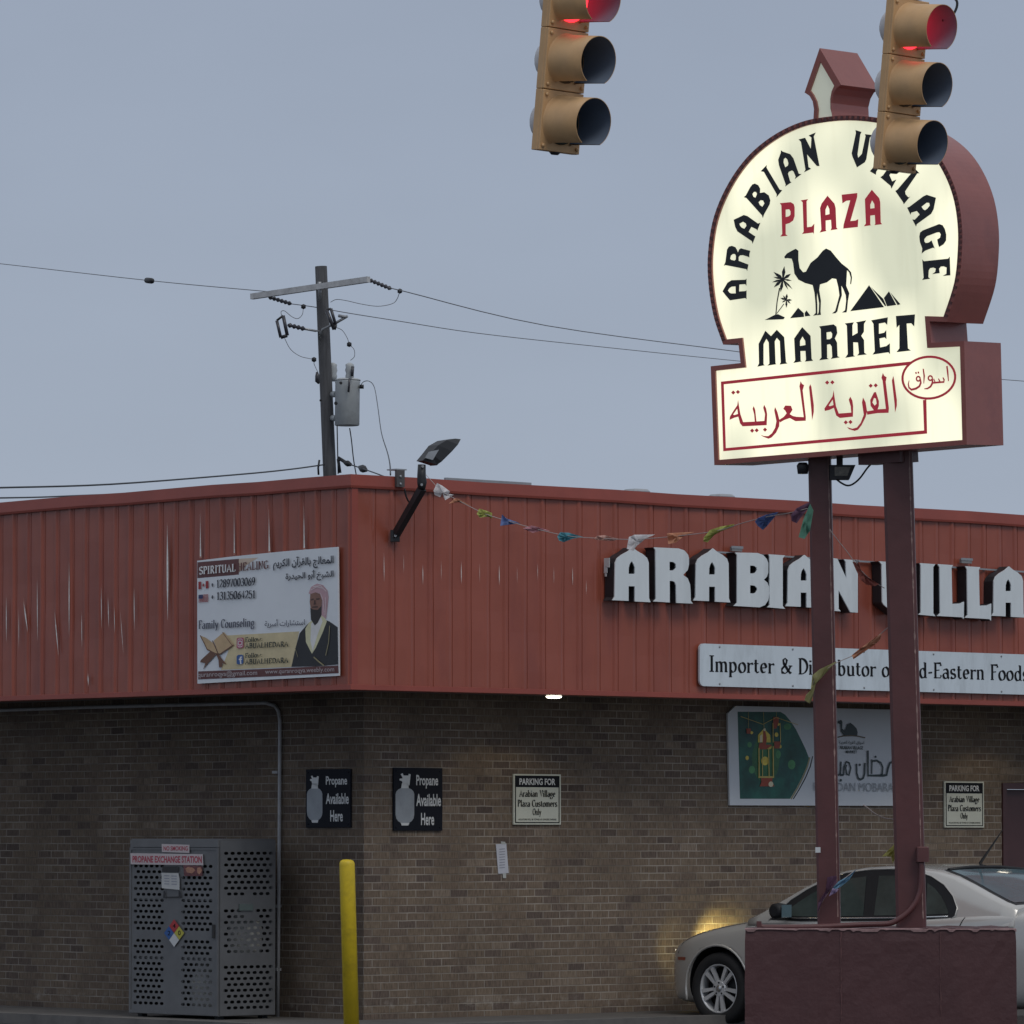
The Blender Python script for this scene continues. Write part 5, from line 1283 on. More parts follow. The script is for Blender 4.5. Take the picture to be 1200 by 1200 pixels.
bunting('line of coloured cloth flags strung from the corner lamp to the thinner sign post', cord, [(c, p, CY(sum(q[0] for q in p) / len(p)) - .02) for c, p in fl_])
Ys = bA.y - .14
Q3 = lambda pts: [(930 + x / 7.0588, 530 + y / 7.0588) for x, y in pts]
Q4 = lambda pts: [(920 + x / 6.3158, 690 + y / 6.3158) for x, y in pts]
Q5 = lambda pts: [(920 + x / 5.4545, 880 + y / 5.4545) for x, y in pts]
bunting('loose cord with one faded red flag between the two sign posts below the sign', [(x, y, Ys + .02) for x, y in Q3([(300, 640), (360, 720), (440, 820), (520, 930), (600, 1020), (680, 1080), (752, 1125)])],
        [('red', Q3([(500, 920), (540, 930), (545, 985), (610, 1030), (690, 1080), (660, 1095), (600, 1085), (560, 1050), (525, 980)]), Ys), ('white', Q3([(500, 890), (545, 892), (525, 925)]), Ys)])
bunting('loose cord with an orange and an olive flag sagging across both sign posts', [(x, y, Ys - .03) for x, y in Q4([(965, 190), (930, 198), (860, 220), (800, 255), (740, 305), (690, 350), (600, 430), (510, 490), (420, 530), (360, 560), (300, 600), (230, 650), (200, 720)])],
        [('orange', Q4([(700, 338), (690, 385), (650, 420), (520, 508), (510, 482), (560, 440), (630, 390)]), Ys - .04), ('olive', Q4([(360, 560), (300, 612), (245, 665), (215, 730), (205, 800), (190, 830), (155, 808), (165, 775), (195, 745), (205, 650), (250, 612)]), Ys - .04)])
bunting('frayed pale cord with a small yellow flag tied low on the thicker post', [(x, y, Ys - .03) for x, y in Q5([(500, 345), (530, 365), (575, 400), (640, 430), (700, 445), (750, 545), (790, 520), (840, 515), (882, 492)])],
        [('yellow', Q5([(742, 560), (715, 570), (690, 610), (630, 668), (680, 668), (690, 708), (720, 640)]), Ys - .05), ('azure', Q5([(755, 510), (780, 498), (805, 515), (795, 545), (765, 540)]), Ys - .05)], r=.004)
bunting('knot of purple and blue flags tied low on the thinner post', [(x, y, Ys - .02) for x, y in Q5([(210, 1030), (240, 960), (290, 890), (330, 850), (380, 815), (440, 770)])],
        [('purple', Q5([(215, 1020), (220, 960), (260, 895), (270, 820), (320, 810), (322, 850), (285, 890), (245, 950)]), Ys - .04), ('azure', Q5([(315, 870), (345, 835), (400, 805), (445, 765), (405, 825), (360, 862), (322, 882)]), Ys - .06), ('violet', Q5([(285, 925), (305, 880), (340, 885), (325, 905)]), Ys - .07)])

# ================================================================== traffic signals
M_sig = mat('signal faded yellow', (.60, .375, .185), .5, var=.10, scale=4, dirt=(.48, .31, .165), dirt_amt=.5, dscale=3)
M_sigi = mat('signal visor inside', (.15, .19, .26), .7, var=.1)
M_lr = glow('red signal lens lit', (1.0, .03, .05), 2.3)
M_la = mat('dark amber lens', (.05, .03, .012), .25); M_lg = mat('dark green lens', (.010, .03, .026), .25)
PHI, TIP = rad(45), rad(6.4)
def signal(px, py, Y, label):
    """px, py: centre of the middle section's door"""
    n0 = Vector((math.sin(PHI), -math.cos(PHI), 0)); e0 = Vector((math.cos(PHI), math.sin(PHI), 0))
    nv = n0 * math.cos(TIP) - UP * math.sin(TIP); vv = UP * math.cos(TIP) + n0 * math.sin(TIP)
    c = at(px, py, Y)
    m = Matrix(((e0.x, vv.x, nv.x, c.x), (e0.y, vv.y, nv.y, c.y), (e0.z, vv.z, nv.z, c.z), (0, 0, 0, 1)))
    H = .356
    t = thing('traffic_signal', label, 'traffic light', m @ T3((0, -1.5 * H, 0)), 'traffic signals hanging over the street')
    P = lambda b, name, mt, par=None: b.build(name, mt, par or t)
    o = 1.5 * H
    b = MB()
    for k in range(3):
        y0 = o + (k - 1.5) * H + .001; y1 = y0 + H - .002
        b.bbox(-.168, .168, y0, y1, -.055, -.012, .003)
    b.box(-.15, .15, o - 1.5 * H + .012, o + 1.5 * H - .012, -.066, -.0555)
    P(b, 'housing', M_sig)
    b = MB()
    for k in range(3):
        yc = o + (k - 1) * H
        b.lathe([(.125, -.0665), (.122, -.11), (.108, -.15), (.07, -.185), (.03, -.197), (.001, -.199)], 20, T3((0, yc, 0)))
    P(b, 'back_cover', mat('signal back pale', (.62, .60, .60), .5))
    for k in range(3):
        yc = o + (1 - k) * H
        b = MB(); b.bbox(-.166, .166, yc - .1755, yc + .1755, -.0118, .006, .003)
        for sx in (-1, 1):
            for sy in (-1, 1): b.lathe([(.012, .006), (.012, .014), (.004, .018)], 8, T3((sx * .14, yc + sy * .148, 0)))
        d = P(b, 'door', M_sig)
        # tunnel visor, open along the bottom; the mouth is cut slightly slanting
        Rv, Lv, gap = .146, .265, 62
        n_ = 36
        def ring(R, z, sl=0.0):
            rr = []
            for i in range(n_ + 1):
                a = rad(-90 + gap / 2 + (360 - gap) * i / n_)
                x, y = R * math.cos(a), R * math.sin(a)
                rr.append((x, yc + y, z + sl * y))
            return rr
        b = MB(); b.loft([ring(Rv + .012, .0065), ring(Rv + .003, .020), ring(Rv, Lv * .5, .0), ring(Rv - .002, Lv, .06)], closed=False, smooth=True)
        b.loft([ring(Rv - .002, Lv, .06), ring(Rv - .0055, Lv, .06)], closed=False)
        P(b, 'visor', M_sig)
        b = MB(); b.loft([ring(Rv - .0055, Lv - .0003, .06), ring(Rv - .004, .0067)], closed=False, smooth=True)
        P(b, 'visor_lining', M_sigi)
        b = MB(); b.lathe([(.135, .0065), (.13, .016), (.10, .034), (.05, .044), (.001, .047)], 24, T3((0, yc, 0)))
        P(b, 'lens', (M_lr, M_la, M_lg)[k])
    b = MB(); b.tube([(0, o - 1.5 * H - .014, -.03), (0, o - 1.5 * H + .002, -.03)], [.02, .036], 12); P(b, 'bottom_plug', M_black)
    b = MB(); b.tube([(0, o + 1.5 * H, -.04), (0, o + 1.5 * H + .22, -.04)], .022, 10)
    b.loft([[(-.09, o + 1.5 * H + .002, -.09), (.09, o + 1.5 * H + .002, -.09), (.09, o + 1.5 * H + .002, .01), (-.09, o + 1.5 * H + .002, .01)], [(-.05, o + 1.5 * H + .05, -.07), (.05, o + 1.5 * H + .05, -.07), (.05, o + 1.5 * H + .05, -.01), (-.05, o + 1.5 * H + .05, -.01)]], cap=True)
    P(b, 'hanger', M_grey)
    return t, m @ Vector((0, 1.5 * H + .22, -.04))
t1, h1 = signal(663, 71, 30.0, 'hanging yellow traffic signal with its red lamp lit, alone against the sky')
t2, h2 = signal(1060, 100, 32.0, 'hanging yellow traffic signal with its red lamp lit, in front of the pylon sign')
# the span wire they hang from, above the frame
d_ = (h2 - h1); a_ = h1 - d_ * .9; z_ = h2 + d_ * .8
pts = [a_ + UP * .9, h1 + UP * .03, (h1 + h2) / 2 + UP * .06, h2 + UP * .03, z_ + UP * .9]
b = MB(); b.tube(pts, .009, 6); tag(build_at(b, 'span_wire', M_black, h1), 'dark span wire above the street from which both traffic signals hang', 'cable')
pts = smooth([(1098, -22), (1108, -6), (1118, -2), (1121.5, 2), (1121, 9), (1117, 17), (1112, 22), (1104, 24)], 3)
b = MB(); pp = [at(x, y, 31.95) for x, y in pts]; b.tube(pp, .008, 6); tag(build_at(b, 'signal_cable', M_black, pp[0]), 'short black cable looping beside the signal in front of the pylon sign', 'cable')

# ================================================================== utility pole behind the store
U4 = lambda pts: [(280 + x / 4.2857, 280 + y / 4.2857) for x, y in pts]
YU = 100.0
K1 = 1 / (FPX / YU)
def up(x, y, Y=YU):
    q = U4([(x, y)])[0]; return at(q[0], q[1], Y)
M_wood = mat('weathered dark pole wood', (.060, .062, .068), .85, var=.3, scale=5, stretch=(6, 6, .5), bump=.4, bscale=12)
M_arm = mat('grey weathered timber', (.50, .51, .52), .8, var=.2, scale=6)
top = up(412, 138); low = up(456, 1180); dirv = (low - top) / (top.z - low.z)
foot = top + dirv * top.z
pole = thing('utility_pole', 'leaning wooden utility pole with a crossarm standing behind the store', 'pole', T3(foot))
b = MB(); b.tube([foot - UP * .2, foot.lerp(top, .5), top], [.155, .135, .115], 16); part_at(b, 'wood_pole', M_wood, pole)
La_, Ra_ = up(90, 292, 101.1), up(676, 206, 98.9)
ax = (Ra_ - La_).normalized(); ay = UP.cross(ax).normalized(); az = ax.cross(ay)
mid = (La_ + Ra_) / 2; Lh = (Ra_ - La_).length / 2
ma = Matrix(((ax.x, ay.x, az.x, mid.x), (ax.y, ay.y, az.y, mid.y), (ax.z, ay.z, az.z, mid.z), (0, 0, 0, 1)))
b = MB(); b.box(-Lh, Lh, -.18, -.09, -.055, .055, ma); part_at(b, 'crossarm', M_arm, pole)
b = MB(); b.tube([up(405, 215, 99.7), up(405, 310, 99.75)], .035, 8); part_at(b, 'arm_bolt_plate', M_grey, pole)
# small standoff bracket and its stays
b = MB()
b.tube([up(402, 505, 99.86), up(400, 462, 99.8), up(385, 462, 99.7), up(330, 452, 99.5)], .022, 6)
b.tube([up(402, 505, 99.86), up(420, 455, 99.8), up(490, 420, 99.6), up(545, 388, 99.5)], .026, 6)
b.tube([up(540, 393, 99.5), up(500, 386, 99.55)], .03, 6); part_at(b, 'standoff_bracket', M_grey, pole)
M_ins = mat('dark insulator glaze', (.045, .045, .055), .3)
def insul(p, q, r=.045, n=5):
    b = MB(); p, q = Vector(p), Vector(q); ks = n * 2
    pts = [p.lerp(q, i / ks) for i in range(ks + 1)]; b.tube(pts, [r if i % 2 else r * .45 for i in range(ks + 1)], 10); return b
part_at(insul(up(655, 206, 98.9), up(764, 250, 98.6), .045, 6), 'strain_insulator', M_ins, pole)
part_at(insul(up(150, 292, 100.8), up(262, 326, 100.4), .045, 6), 'strain_insulator', M_ins, pole)
part_at(insul(up(330, 452, 99.5), up(246, 432, 99.3), .05, 4), 'strain_insulator', M_ins, pole)
b = MB(); b.tube([up(500, 1100, 99.8), up(545, 1128, 99.6)], .035, 8); b.tube([up(404, 1110, 99.8), up(398, 1150, 99.8), up(400, 1185, 99.8)], .02, 6); b.tube([up(498, 1105, 99.8), up(508, 1175, 99.8)], .03, 6); b.tube([up(405, 810, 99.85), up(415, 812, 99.85)], .02, 6)
part_at(b, 'low_clamp', M_black, pole)
# ground wire down the pole
b = MB(); b.tube([up(492, 900, 99.86), up(498, 1180, 99.86)], .012, 5); part_at(b, 'ground_wire', M_black, pole)
# fuse cutouts
def cutout(pts, label, pos):
    P = [up(x, y, 99.3) for x, y in pts]
    t = thing('fuse_cutout', label, 'fuse', T3(P[0]), 'fuse cutouts on the utility pole')
    b = MB(); b.tube([P[0], P[1]], .030, 8); part_at(b, 'fuse_tube', M_ins, t)
    b = MB(); b.tube([P[2], P[3]], .034, 8); part_at(b, 'insulator', M_ins, t)
    b = MB(); b.tube([P[0], P[2]], .022, 6); part_at(b, 'top_contact', M_black, t)
    b = MB(); b.tube([P[1], P[3]], .034, 6); part_at(b, 'hinge', M_black, t)
cutout([(190, 410), (210, 495), (222, 385), (243, 485)], 'open frame fuse cutout hanging left of the utility pole', 0)
cutout([(462, 350), (486, 432), (440, 358), (478, 455)], 'slim fuse cutout against the right side of the utility pole', 1)
# lightning arrester
t = thing('lightning_arrester', 'small dark arrester on the left side of the utility pole below the fuse', 'arrester', T3(up(392, 725, 99.7)))
b = MB(); b.tube([up(392, 668, 99.7), up(394, 690, 99.7), up(394, 715, 99.7), up(400, 725, 99.75)], [.02, .045, .045, .02], 8); part_at(b, 'body', M_ins, t)
# transformer
M_tr = mat('transformer grey paint', (.43, .46, .47), .45, var=.10, scale=4, dirt=(.22, .23, .23), dirt_amt=.5)
cx = at(*U4([(545, 940)])[0], 99.7)
tr = thing('transformer', 'grey cylindrical transformer mounted on the utility pole', 'transformer', T3(cx))
bot = up(543, 938, 99.7); tp = up(546, 712, 99.7)
R0 = 62 / 4.2857 * K1
lean = (tp - bot); 
b = MB(); rings = []
for f_, r in ((-.0, .93), (.015, 1), (.93, 1.0), (.96, 1.02), (1.0, 1.03)):
    c = bot + lean * f_; rings.append([c + Vector((math.cos(a) * R0 * r, math.sin(a) * R0 * r, 0)) for a in [2 * math.pi * k / 28 for k in range(28)]])
b.loft(rings, cap=True, smooth=True); part_at(b, 'tank', M_tr, tr)
b = MB(); rings = []
for f_, r in ((1.001, 1.06), (1.02, 1.06), (1.05, .8), (1.065, .3)):
    c = bot + lean * f_; rings.append([c + Vector((math.cos(a) * R0 * r, math.sin(a) * R0 * r, 0)) for a in [2 * math.pi * k / 28 for k in range(28)]])
b.loft(rings, cap=True, smooth=True); part_at(b, 'lid', M_tr, tr)
for px, nm in ((556, 0), (472, 1)):
    b = MB(); pts = [up(px, y, 99.55 if nm == 0 else 100.1) for y in (715, 690, 675, 660, 645, 632, 622)]
    b.tube(pts, [.06, .085, .07, .09, .075, .085, .03], 12); part_at(b, 'bushing', M_tr, tr)
b = MB(); b.tube([up(568, 690, 99.4), up(572, 640, 99.4)], .03, 8); b.tube([up(556, 700, 99.35), up(550, 770, 99.37)], .022, 6); part_at(b, 'arrester_bracket', M_ins, tr)
b = MB(); q = up(512, 724, 99.36); b.tube([q, q - Vector((0, .05, 0))], .03, 8); q = up(487, 826, 99.4); b.tube([q, q - Vector((0, .05, 0))], .035, 8); q = up(606, 742, 99.6); b.tube([q, q + Vector((.08, 0, 0))], .04, 8); part_at(b, 'terminal', M_black, tr)
b = MB(); b.tube([up(470, 780, 99.9), up(490, 780, 99.75)], .06, 8); b.tube([up(470, 900, 99.9), up(490, 900, 99.75)], .06, 8); part_at(b, 'mounting_lug', M_tr, tr)

def wire(label, pts, r, name='power_line', mt=None, grp='overhead wires'):
    """pts: (px, py, depth) in photo pixels"""
    r *= .52
    P = [at(*p) for p in pts]; sm_ = []
    for i in range(len(P) - 1):
        p = [P[max(i - 1, 0)], P[i], P[i + 1], P[min(i + 2, len(P) - 1)]]
        for j in range(5):
            t = j / 5
            sm_.append(.5 * ((2 * p[1]) + (p[2] - p[0]) * t + (2 * p[0] - 5 * p[1] + 4 * p[2] - p[3]) * t * t + (3 * p[1] - p[0] - 3 * p[2] + p[3]) * t ** 3))
    sm_.append(P[-1])
    b = MB(); b.tube(sm_, r, 6)
    return tag(build_at(b, name, mt or M_wire, sm_[-1]), label, 'wire', grp)
M_wire = mat('weathered wire', (.16, .165, .18), .6)
V = lambda x, y, Y=99.5: tuple(U4([(x, y)])[0]) + (Y,)
sp = wire('overhead line leaving the left end of the crossarm towards the upper left', [(-140, 294, 130), (0, 309, 118), (175, 328.8, 108), (312, 341.5, 101)], .016)
b = MB(); q0 = at(170, 328.3, 108.3); q1 = at(180, 329.4, 107.7); b.tube([q0, q0.lerp(q1, .2), q0.lerp(q1, .8), q1], [.02, .06, .06, .02], 8)
so_ = build_at(b, 'splice', M_black, q0); tag(so_, 'dark splice sleeve on the overhead line at the left', 'wire splice')
wire('overhead line from the right end of the crossarm descending to the right', [V(764, 250, 98.6), V(830, 263, 98.8), (640, 381.5, 108), (860, 411.5, 120), (1010, 431, 129), (1230, 449, 140)], .018)
wire('lower overhead line from the left insulator passing the pole to the right', [V(262, 326, 100.4), V(385, 343, 100.2), V(560, 374, 101), V(800, 412, 104), (560, 390.5, 110), (700, 406, 118), (870, 423.5, 128), (1010, 436, 138)], .016)
wire('jumper wire drooping under the right crossarm insulator', [V(808, 262, 98.8), V(795, 300), V(770, 325), V(700, 338), V(620, 328), V(540, 310), V(490, 304), V(460, 318)], .012)
wire('jumper wire curving from the left line down to the fuse cutout', [V(324, 340, 100.2), V(318, 380), V(295, 400), V(265, 390), V(230, 362), V(212, 365), V(215, 388)], .012)
wire('jumper wire from the left fuse cutout to the arrester', [V(230, 500, 99.3), V(260, 555), V(310, 590), V(372, 606), V(378, 630), V(396, 668)], .012)
wire('jumper wire from the right fuse cutout down to the transformer bushing', [V(490, 445, 99.4), V(520, 460), V(545, 500), V(555, 530), V(578, 555), V(580, 590), V(560, 610)], .012)
b = MB()
for x, y in ((554, 530), (377, 606), (324, 340), (808, 262)):
    q = up(x, y, 99.4); b = MB(); b.lathe([(.005, -.05), (.045, -.03), (.045, .03), (.005, .05)], 8, T3(q)); tag(build_at(b, 'wire_clamp', M_black, q), {554: 'dark wire clamp right of the pole above the transformer', 377: 'dark wire clamp left of the pole above the arrester', 324: 'dark wire clamp under the left half of the crossarm', 808: 'dark wire clamp at the right end of the crossarm line'}[x], 'clamp', 'clamps on the jumper wires')
ya = B(0, -.6, 0).y
wire('black service drop looping from the transformer side down to the fascia bracket', [V(606, 745, 99.6), V(625, 718, 99), V(655, 715, 98), V(680, 745, 96), V(697, 840, 88), V(715, 970, 75), V(745, 1070, 62), V(758, 1130, 52), V(761, 1185, 45.2)], .014, mt=M_black)
wire('straight black cable dropping below the transformer', [V(556, 950, 99.7), V(565, 1010, 99.7), V(576, 1110, 99.7), V(592, 1200, 99.7)], .022, mt=M_black)
wire('upper of two dark service cables from the left behind the fascia to the pole', [(-80, 573, 70), (0, 571.5, 74), (130, 567.5, 80), (280, 556, 90), (340, 550, 95), (380, 544.5, 99.7)], .026, mt=M_black)
wire('lower dark service cable just above the fascia at the far left', [(-80, 585, 70), (0, 583.5, 72), (50, 582.5, 76), (110, 580, 82), (200, 577, 95)], .022, mt=M_black)
wire('dark service cable from the pole sloping down to the right behind the fascia', [V(500, 1108, 99.7), V(545, 1128, 99.7), V(610, 1150, 97), V(690, 1178, 92), V(760, 1205, 88)], .022, mt=M_black)
b = MB(); p0, p1 = up(530, 1122, 99.5), up(562, 1134, 99.3); b.tube([p0, p0.lerp(p1, .5), p1], [.03, .06, .03], 8); tag(build_at(b, 'dead_end_clamp', M_black, p0), 'small dark clamp on the cable just right of the pole foot', 'clamp'); b = MB(); p0, p1 = up(605, 1146, 97.2), up(640, 1162, 96); b.tube([p0, p0.lerp(p1, .5), p1], [.03, .075, .03], 8)
tag(build_at(b, 'dead_end_clamp', M_black, p0), 'larger dark dead-end clamp farther down the cable beside the pole foot', 'clamp')

# ================================================================== floodlight on the fascia corner and the cable bracket
M_lampd = mat('dark bronze lamp', (.020, .022, .026), .5, var=.2)
C2 = lambda pts: [(420 + x / 4, 500 + y / 4) for x, y in pts]
def fp(x, y, off): return RF.hit(*C2([(x, y)])[0], off)
a0, a1 = fp(172, 512, .05), fp(300, 288, .50)
t = thing('area_light', 'dark area floodlight tilted up on an arm at the corner of the fascia', 'light', T3(a0))
def bar(b, p, q, w_, h_):
    p, q = Vector(p), Vector(q); x = (q - p).normalized(); y = UP.cross(x).normalized(); z = x.cross(y); L = (q - p).length
    m = Matrix(((x.x, y.x, z.x, p.x), (x.y, y.y, z.y, p.y), (x.z, y.z, z.z, p.z), (0, 0, 0, 1)))
    b.box(0, L, -w_ / 2, w_ / 2, -h_ / 2, h_ / 2, m)
b = MB(); bar(b, a0, a1, .055, .062); part_at(b, 'arm', M_lampd, t)
b = MB(); b.tube([fp(296, 292, .50), fp(298, 262, .50), fp(296, 230, .50), fp(297, 178, .50)], [.032, .042, .038, .034], 10); part_at(b, 'post', M_lampd, t)
b = MB(); b.box(*(lambda q: (q.x - .04, q.x + .04, q.y - .03, q.y + .05, q.z - .05, q.z + .05))(a0)); part_at(b, 'wall_plate', M_lampd, t)
b = MB()
for (x, y, o_) in ((174, 511, .088), (297, 272, .545), (302, 186, .54)):
    q = fp(x, y, o_); b.lathe([(.012, -.008), (.012, .008)], 8, T3(q) @ Matrix.Rotation(math.pi / 2, 4, 'X'))
part_at(b, 'bolt', M_grey, t)
# head: a shallow shoebox tilted up to the right
h0 = fp(292, 172, .50); h1_ = fp(352, 180, .50)
tipA = fp(462, 58, .50); tipB = fp(395, 66, .50)
ex = (tipA - h0); exn = ex.normalized()
dep_ = Vector((exn.y, -exn.x, 0)).normalized()
b = MB()
secs = []
for (p_lo, p_hi, wd) in ((h1_, fp(286, 160,  .5), .05), (fp(366, 165, .5), fp(318, 128, .5), .07), (fp(410, 118, .5), fp(352, 88, .5), .08), (fp(440, 86, .5), fp(392, 65, .5), .075), (fp(462, 60, .5), fp(440, 57, .5), .05)):
    secs.append([p_lo - dep_ * wd, p_lo + dep_ * wd, p_hi + dep_ * wd * .8, p_hi - dep_ * wd * .8])
b.loft(secs, cap=True); part_at(b, 'lamp_head', M_lampd, t)
b = MB(); secs = []
for (p_lo, p_hi, wd) in ((fp(352, 183, .5), fp(350, 176, .5), .045), (fp(384, 148, .5), fp(380, 140, .5), .06)):
    secs.append([p_lo - dep_ * wd, p_lo + dep_ * wd, p_hi + dep_ * wd, p_hi - dep_ * wd])
b.loft(secs, cap=True); part_at(b, 'driver_box', M_greyp, t)
b = MB()
p_ = [fp(330, 122, .5), fp(378, 112, .5), fp(350, 160, .5), fp(312, 150, .5)]
b.add([q - dep_ * .16 * 0 + Vector((0, -.10, 0)) for q in p_], [(0, 1, 2, 3)]); part_at(b, 'side_label', M_zinc, t)
# small bracket with two bolts where the service drop lands
q = RF.loc(fp(185, 245, .035)); 
t = board('cable_bracket', 'small grey bracket with two bolts on the fascia cap where the service cable lands', 'bracket', RF, [[(q.x - .04, q.y - .07), (q.x + .05, q.y - .07), (q.x + .05, q.y + .075), (q.x - .04, q.y + .075)]], .042, .068, mat('bracket dark grey', (.085, .08, .08), .5), part='plate')
b = MB()
for dy in (-.045, .02): b.lathe([(.012, .0685), (.012, .075), (.005, .078)], 10, T3((q.x, q.y + dy, 0)))
lay(b, 'bolt', M_zinc, t)
b = MB(); b.box(q.x - .045, q.x + .075, q.y + .076, q.y + .086, -.06, .066); lay(b, 'top_flange', M_zinc, t)
pts = smooth([(216, 290), (222, 320), (232, 345), (243, 358)], 3)
pp = [fp(x, y, .06) for x, y in pts]; b = MB(); b.tube(pp, .008, 6)
tag(build_at(b, 'lamp_wire', M_black, pp[0]), 'thin dark wire running from the cap bracket to the floodlight arm', 'wire')

# ================================================================== propane exchange cage on the side pavement
CX0, CX1, CY0, CY1 = -.95, -.31, .845, 2.125
CZ0, CZ1 = SW + .03, 1.66
cage = thing('propane_cage', 'grey perforated steel propane exchange cage standing against the side wall', 'cage', MB_STORE @ T3(((CX0 + CX1) / 2, (CY0 + CY1) / 2, SW)))
cinv = T3((-(CX0 + CX1) / 2, -(CY0 + CY1) / 2, -SW))
def cp(b, name, mt, par=None):
    b.v = [cinv @ p for p in b.v]; return b.build(name, mt, par or cage)
M_cage = mat('cage grey steel', (.140, .144, .150), .48, .25, var=.10, scale=5, dirt=(.10, .102, .105), dirt_amt=.5, dscale=3)
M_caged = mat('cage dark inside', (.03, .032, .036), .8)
b = MB()
fw = .045
for (x, y) in ((CX0, CY0), (CX0, CY1 - fw), (CX1 - fw, CY0), (CX1 - fw, CY1 - fw)): b.box(x + .003, x + fw, y + .003, y + fw - .0, CZ0, CZ1 - .004)
b.box(CX0 + .01, CX1 - .01, CY0 + .01, CY1 - .01, CZ1 - .0035, CZ1 + .008)
b.box(CX0 + .01, CX1 - .01, CY0 + .01, CY1 - .01, CZ0, CZ0 + .03)
b.box(CX0 + .01, CX1 - .01, CY0 + .01, CY1 - .01, .60, .62)
b.box(CX0 + .01, CX1 - .01, CY0 + .01, CY1 - .01, 1.12, 1.14)
cp(b, 'frame', M_cage)
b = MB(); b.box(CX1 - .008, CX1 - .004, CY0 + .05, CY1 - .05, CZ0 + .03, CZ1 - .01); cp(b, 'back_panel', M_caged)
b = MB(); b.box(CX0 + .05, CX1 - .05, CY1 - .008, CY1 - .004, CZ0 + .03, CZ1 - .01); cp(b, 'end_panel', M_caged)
b = MB()
for x in (CX0 + .05, CX1 - .1):
    for y in (CY0 + .06, CY1 - .12): b.box(x, x + .06, y, y + .06, SW, CZ0 - .0005)
cp(b, 'foot', M_caged)
def perforated(w_, h_, rows, pitch, hw, hh):
    """panel [0,w]x[0,h]; rows: list of (z, [hole centres]) ; returns an MB in (u, v, 0)"""
    b = MB(); rows = sorted(rows); z = 0.0
    for zc, xs in rows:
        z0, z1 = zc - hh * 1.3, zc + hh * 1.3
        if z0 > z + 1e-6: b.add([(0, z, 0), (w_, z, 0), (w_, z0, 0), (0, z0, 0)], [(0, 1, 2, 3)])
        x = 0.0
        for xc in sorted(xs):
            a, c = xc - pitch / 2 * .96, xc + pitch / 2 * .96
            if a > x + 1e-6: b.add([(x, z0, 0), (a, z0, 0), (a, z1, 0), (x, z1, 0)], [(0, 1, 2, 3)])
            o_ = []; i_ = []
            for k in range(16):
                an = 2 * math.pi * k / 16; cx_, cy_ = math.cos(an), math.sin(an)
                i_.append((xc + hw * (abs(cx_) ** .7) * (1 if cx_ > 0 else -1), zc + hh * cy_, 0))
                s_ = 1 / max(abs(cx_), abs(cy_))
                o_.append((xc + (c - a) / 2 * cx_ * s_, zc + (z1 - z0) / 2 * cy_ * s_, 0))
            b.add(o_ + i_, [(k, (k + 1) % 16, 16 + (k + 1) % 16, 16 + k) for k in range(16)])
            x = c
        if x < w_ - 1e-6: b.add([(x, z0, 0), (w_, z0, 0), (w_, z1, 0), (x, z1, 0)], [(0, 1, 2, 3)])
        z = z1
    if z < h_: b.add([(0, z, 0), (w_, z, 0), (w_, h_, 0), (0, h_, 0)], [(0, 1, 2, 3)])
    return b
# front leaf (faces the side pavement): u runs left to right in the picture, i.e. from CY1 to CY0
FW_, FH_ = (CY1 - CY0) - .01, CZ1 - CZ0 - .075
PF = Plane(B(CX0 - .004, CY1 - .005, CZ0 + .005), -l_, UP)
rows = []
zt_ = CZ1
for k in range(12):
    z = FH_ - .165 - k * .0505
    off = .0375 if k % 2 else 0
    xs = [.085 + off + .077 * i for i in range(6 - k % 2)] + [.775 + off * 1 + .077 * i for i in range(6 - k % 2)]
    if 1 <= k <= 5: xs += [.56 + off + .077 * i for i in range(0)]
    rows.append((z, [x for x in xs if x < FW_ - .06]))
for k in range(12):
    z = .09 + k * .0505
    off = .0375 if k % 2 else 0
    rows.append((z, [x for x in [.085 + off + .077 * i for i in range(6 - k % 2)] + [.775 + off + .077 * i for i in range(6 - k % 2)] if x < FW_ - .06]))
b = perforated(FW_, FH_, rows, .077, .026, .0135)
b.v = [cage.matrix_world.inverted() @ PF.w(p.x, p.y, p.z) for p in b.v]
door = b.build('front_door', M_cage, cage)
def onF(loops, z): 
    b = MB(); b.prism(loops, z[0], z[1]); b.v = [cage.matrix_world.inverted() @ PF.w(p.x, p.y, p.z) for p in b.v]; return b
rim = MB()
for (a, c, d, e) in ((0, .025, 0, FH_), (FW_ - .025, FW_, 0, FH_), (.025, FW_ - .025, 0, .025), (.025, FW_ - .025, FH_ - .02, FH_)): rim.box(a, c, d, e, -.012, .006)
rim.v = [cage.matrix_world.inverted() @ PF.w(p.x, p.y, p.z) for p in rim.v]; rim.build('door_frame', M_cage, door)
hd = MB(); hd.box(.04, FW_ + .003, FH_ + .004, FH_ + .069, -.02, .010); hd.v = [cage.matrix_world.inverted() @ PF.w(p.x, p.y, p.z) for p in hd.v]; hd.build('header_plate', M_cage, cage)
Rg = (140, 960, 5)
def GF(pts, off=.012): return poly(PF, Rg, pts, off)
def addF(name, mt, loops, z, par=cage, texts=(), bold=.02):
    b = MB()
    for lp in loops: b.sheet([GF(lp, z)], z)
    for s_, p0, p1 in texts:
        a = GF([p0], z)[0]; c = GF([p1], z)[0]; b.text(s_, a[0], a[1], c[0], c[1], z, bold)
    b.v = [cage.matrix_world.inverted() @ PF.w(p.x, p.y, p.z) for p in b.v]
    return b.build(name, mt, par)
M_pkw = mat('sticker pale pink white', (.50, .44, .45), .5, var=.06)
M_pkr = mat('sticker red print', (.38, .05, .08), .5)
addF('warning_label', M_pkw, [[(247, 145), (410, 150), (410, 198), (249, 192)]], .0125)
addF('warning_lettering', M_pkr, [], .014, texts=[('NO SMOKING', (258, 184), (400, 158))])
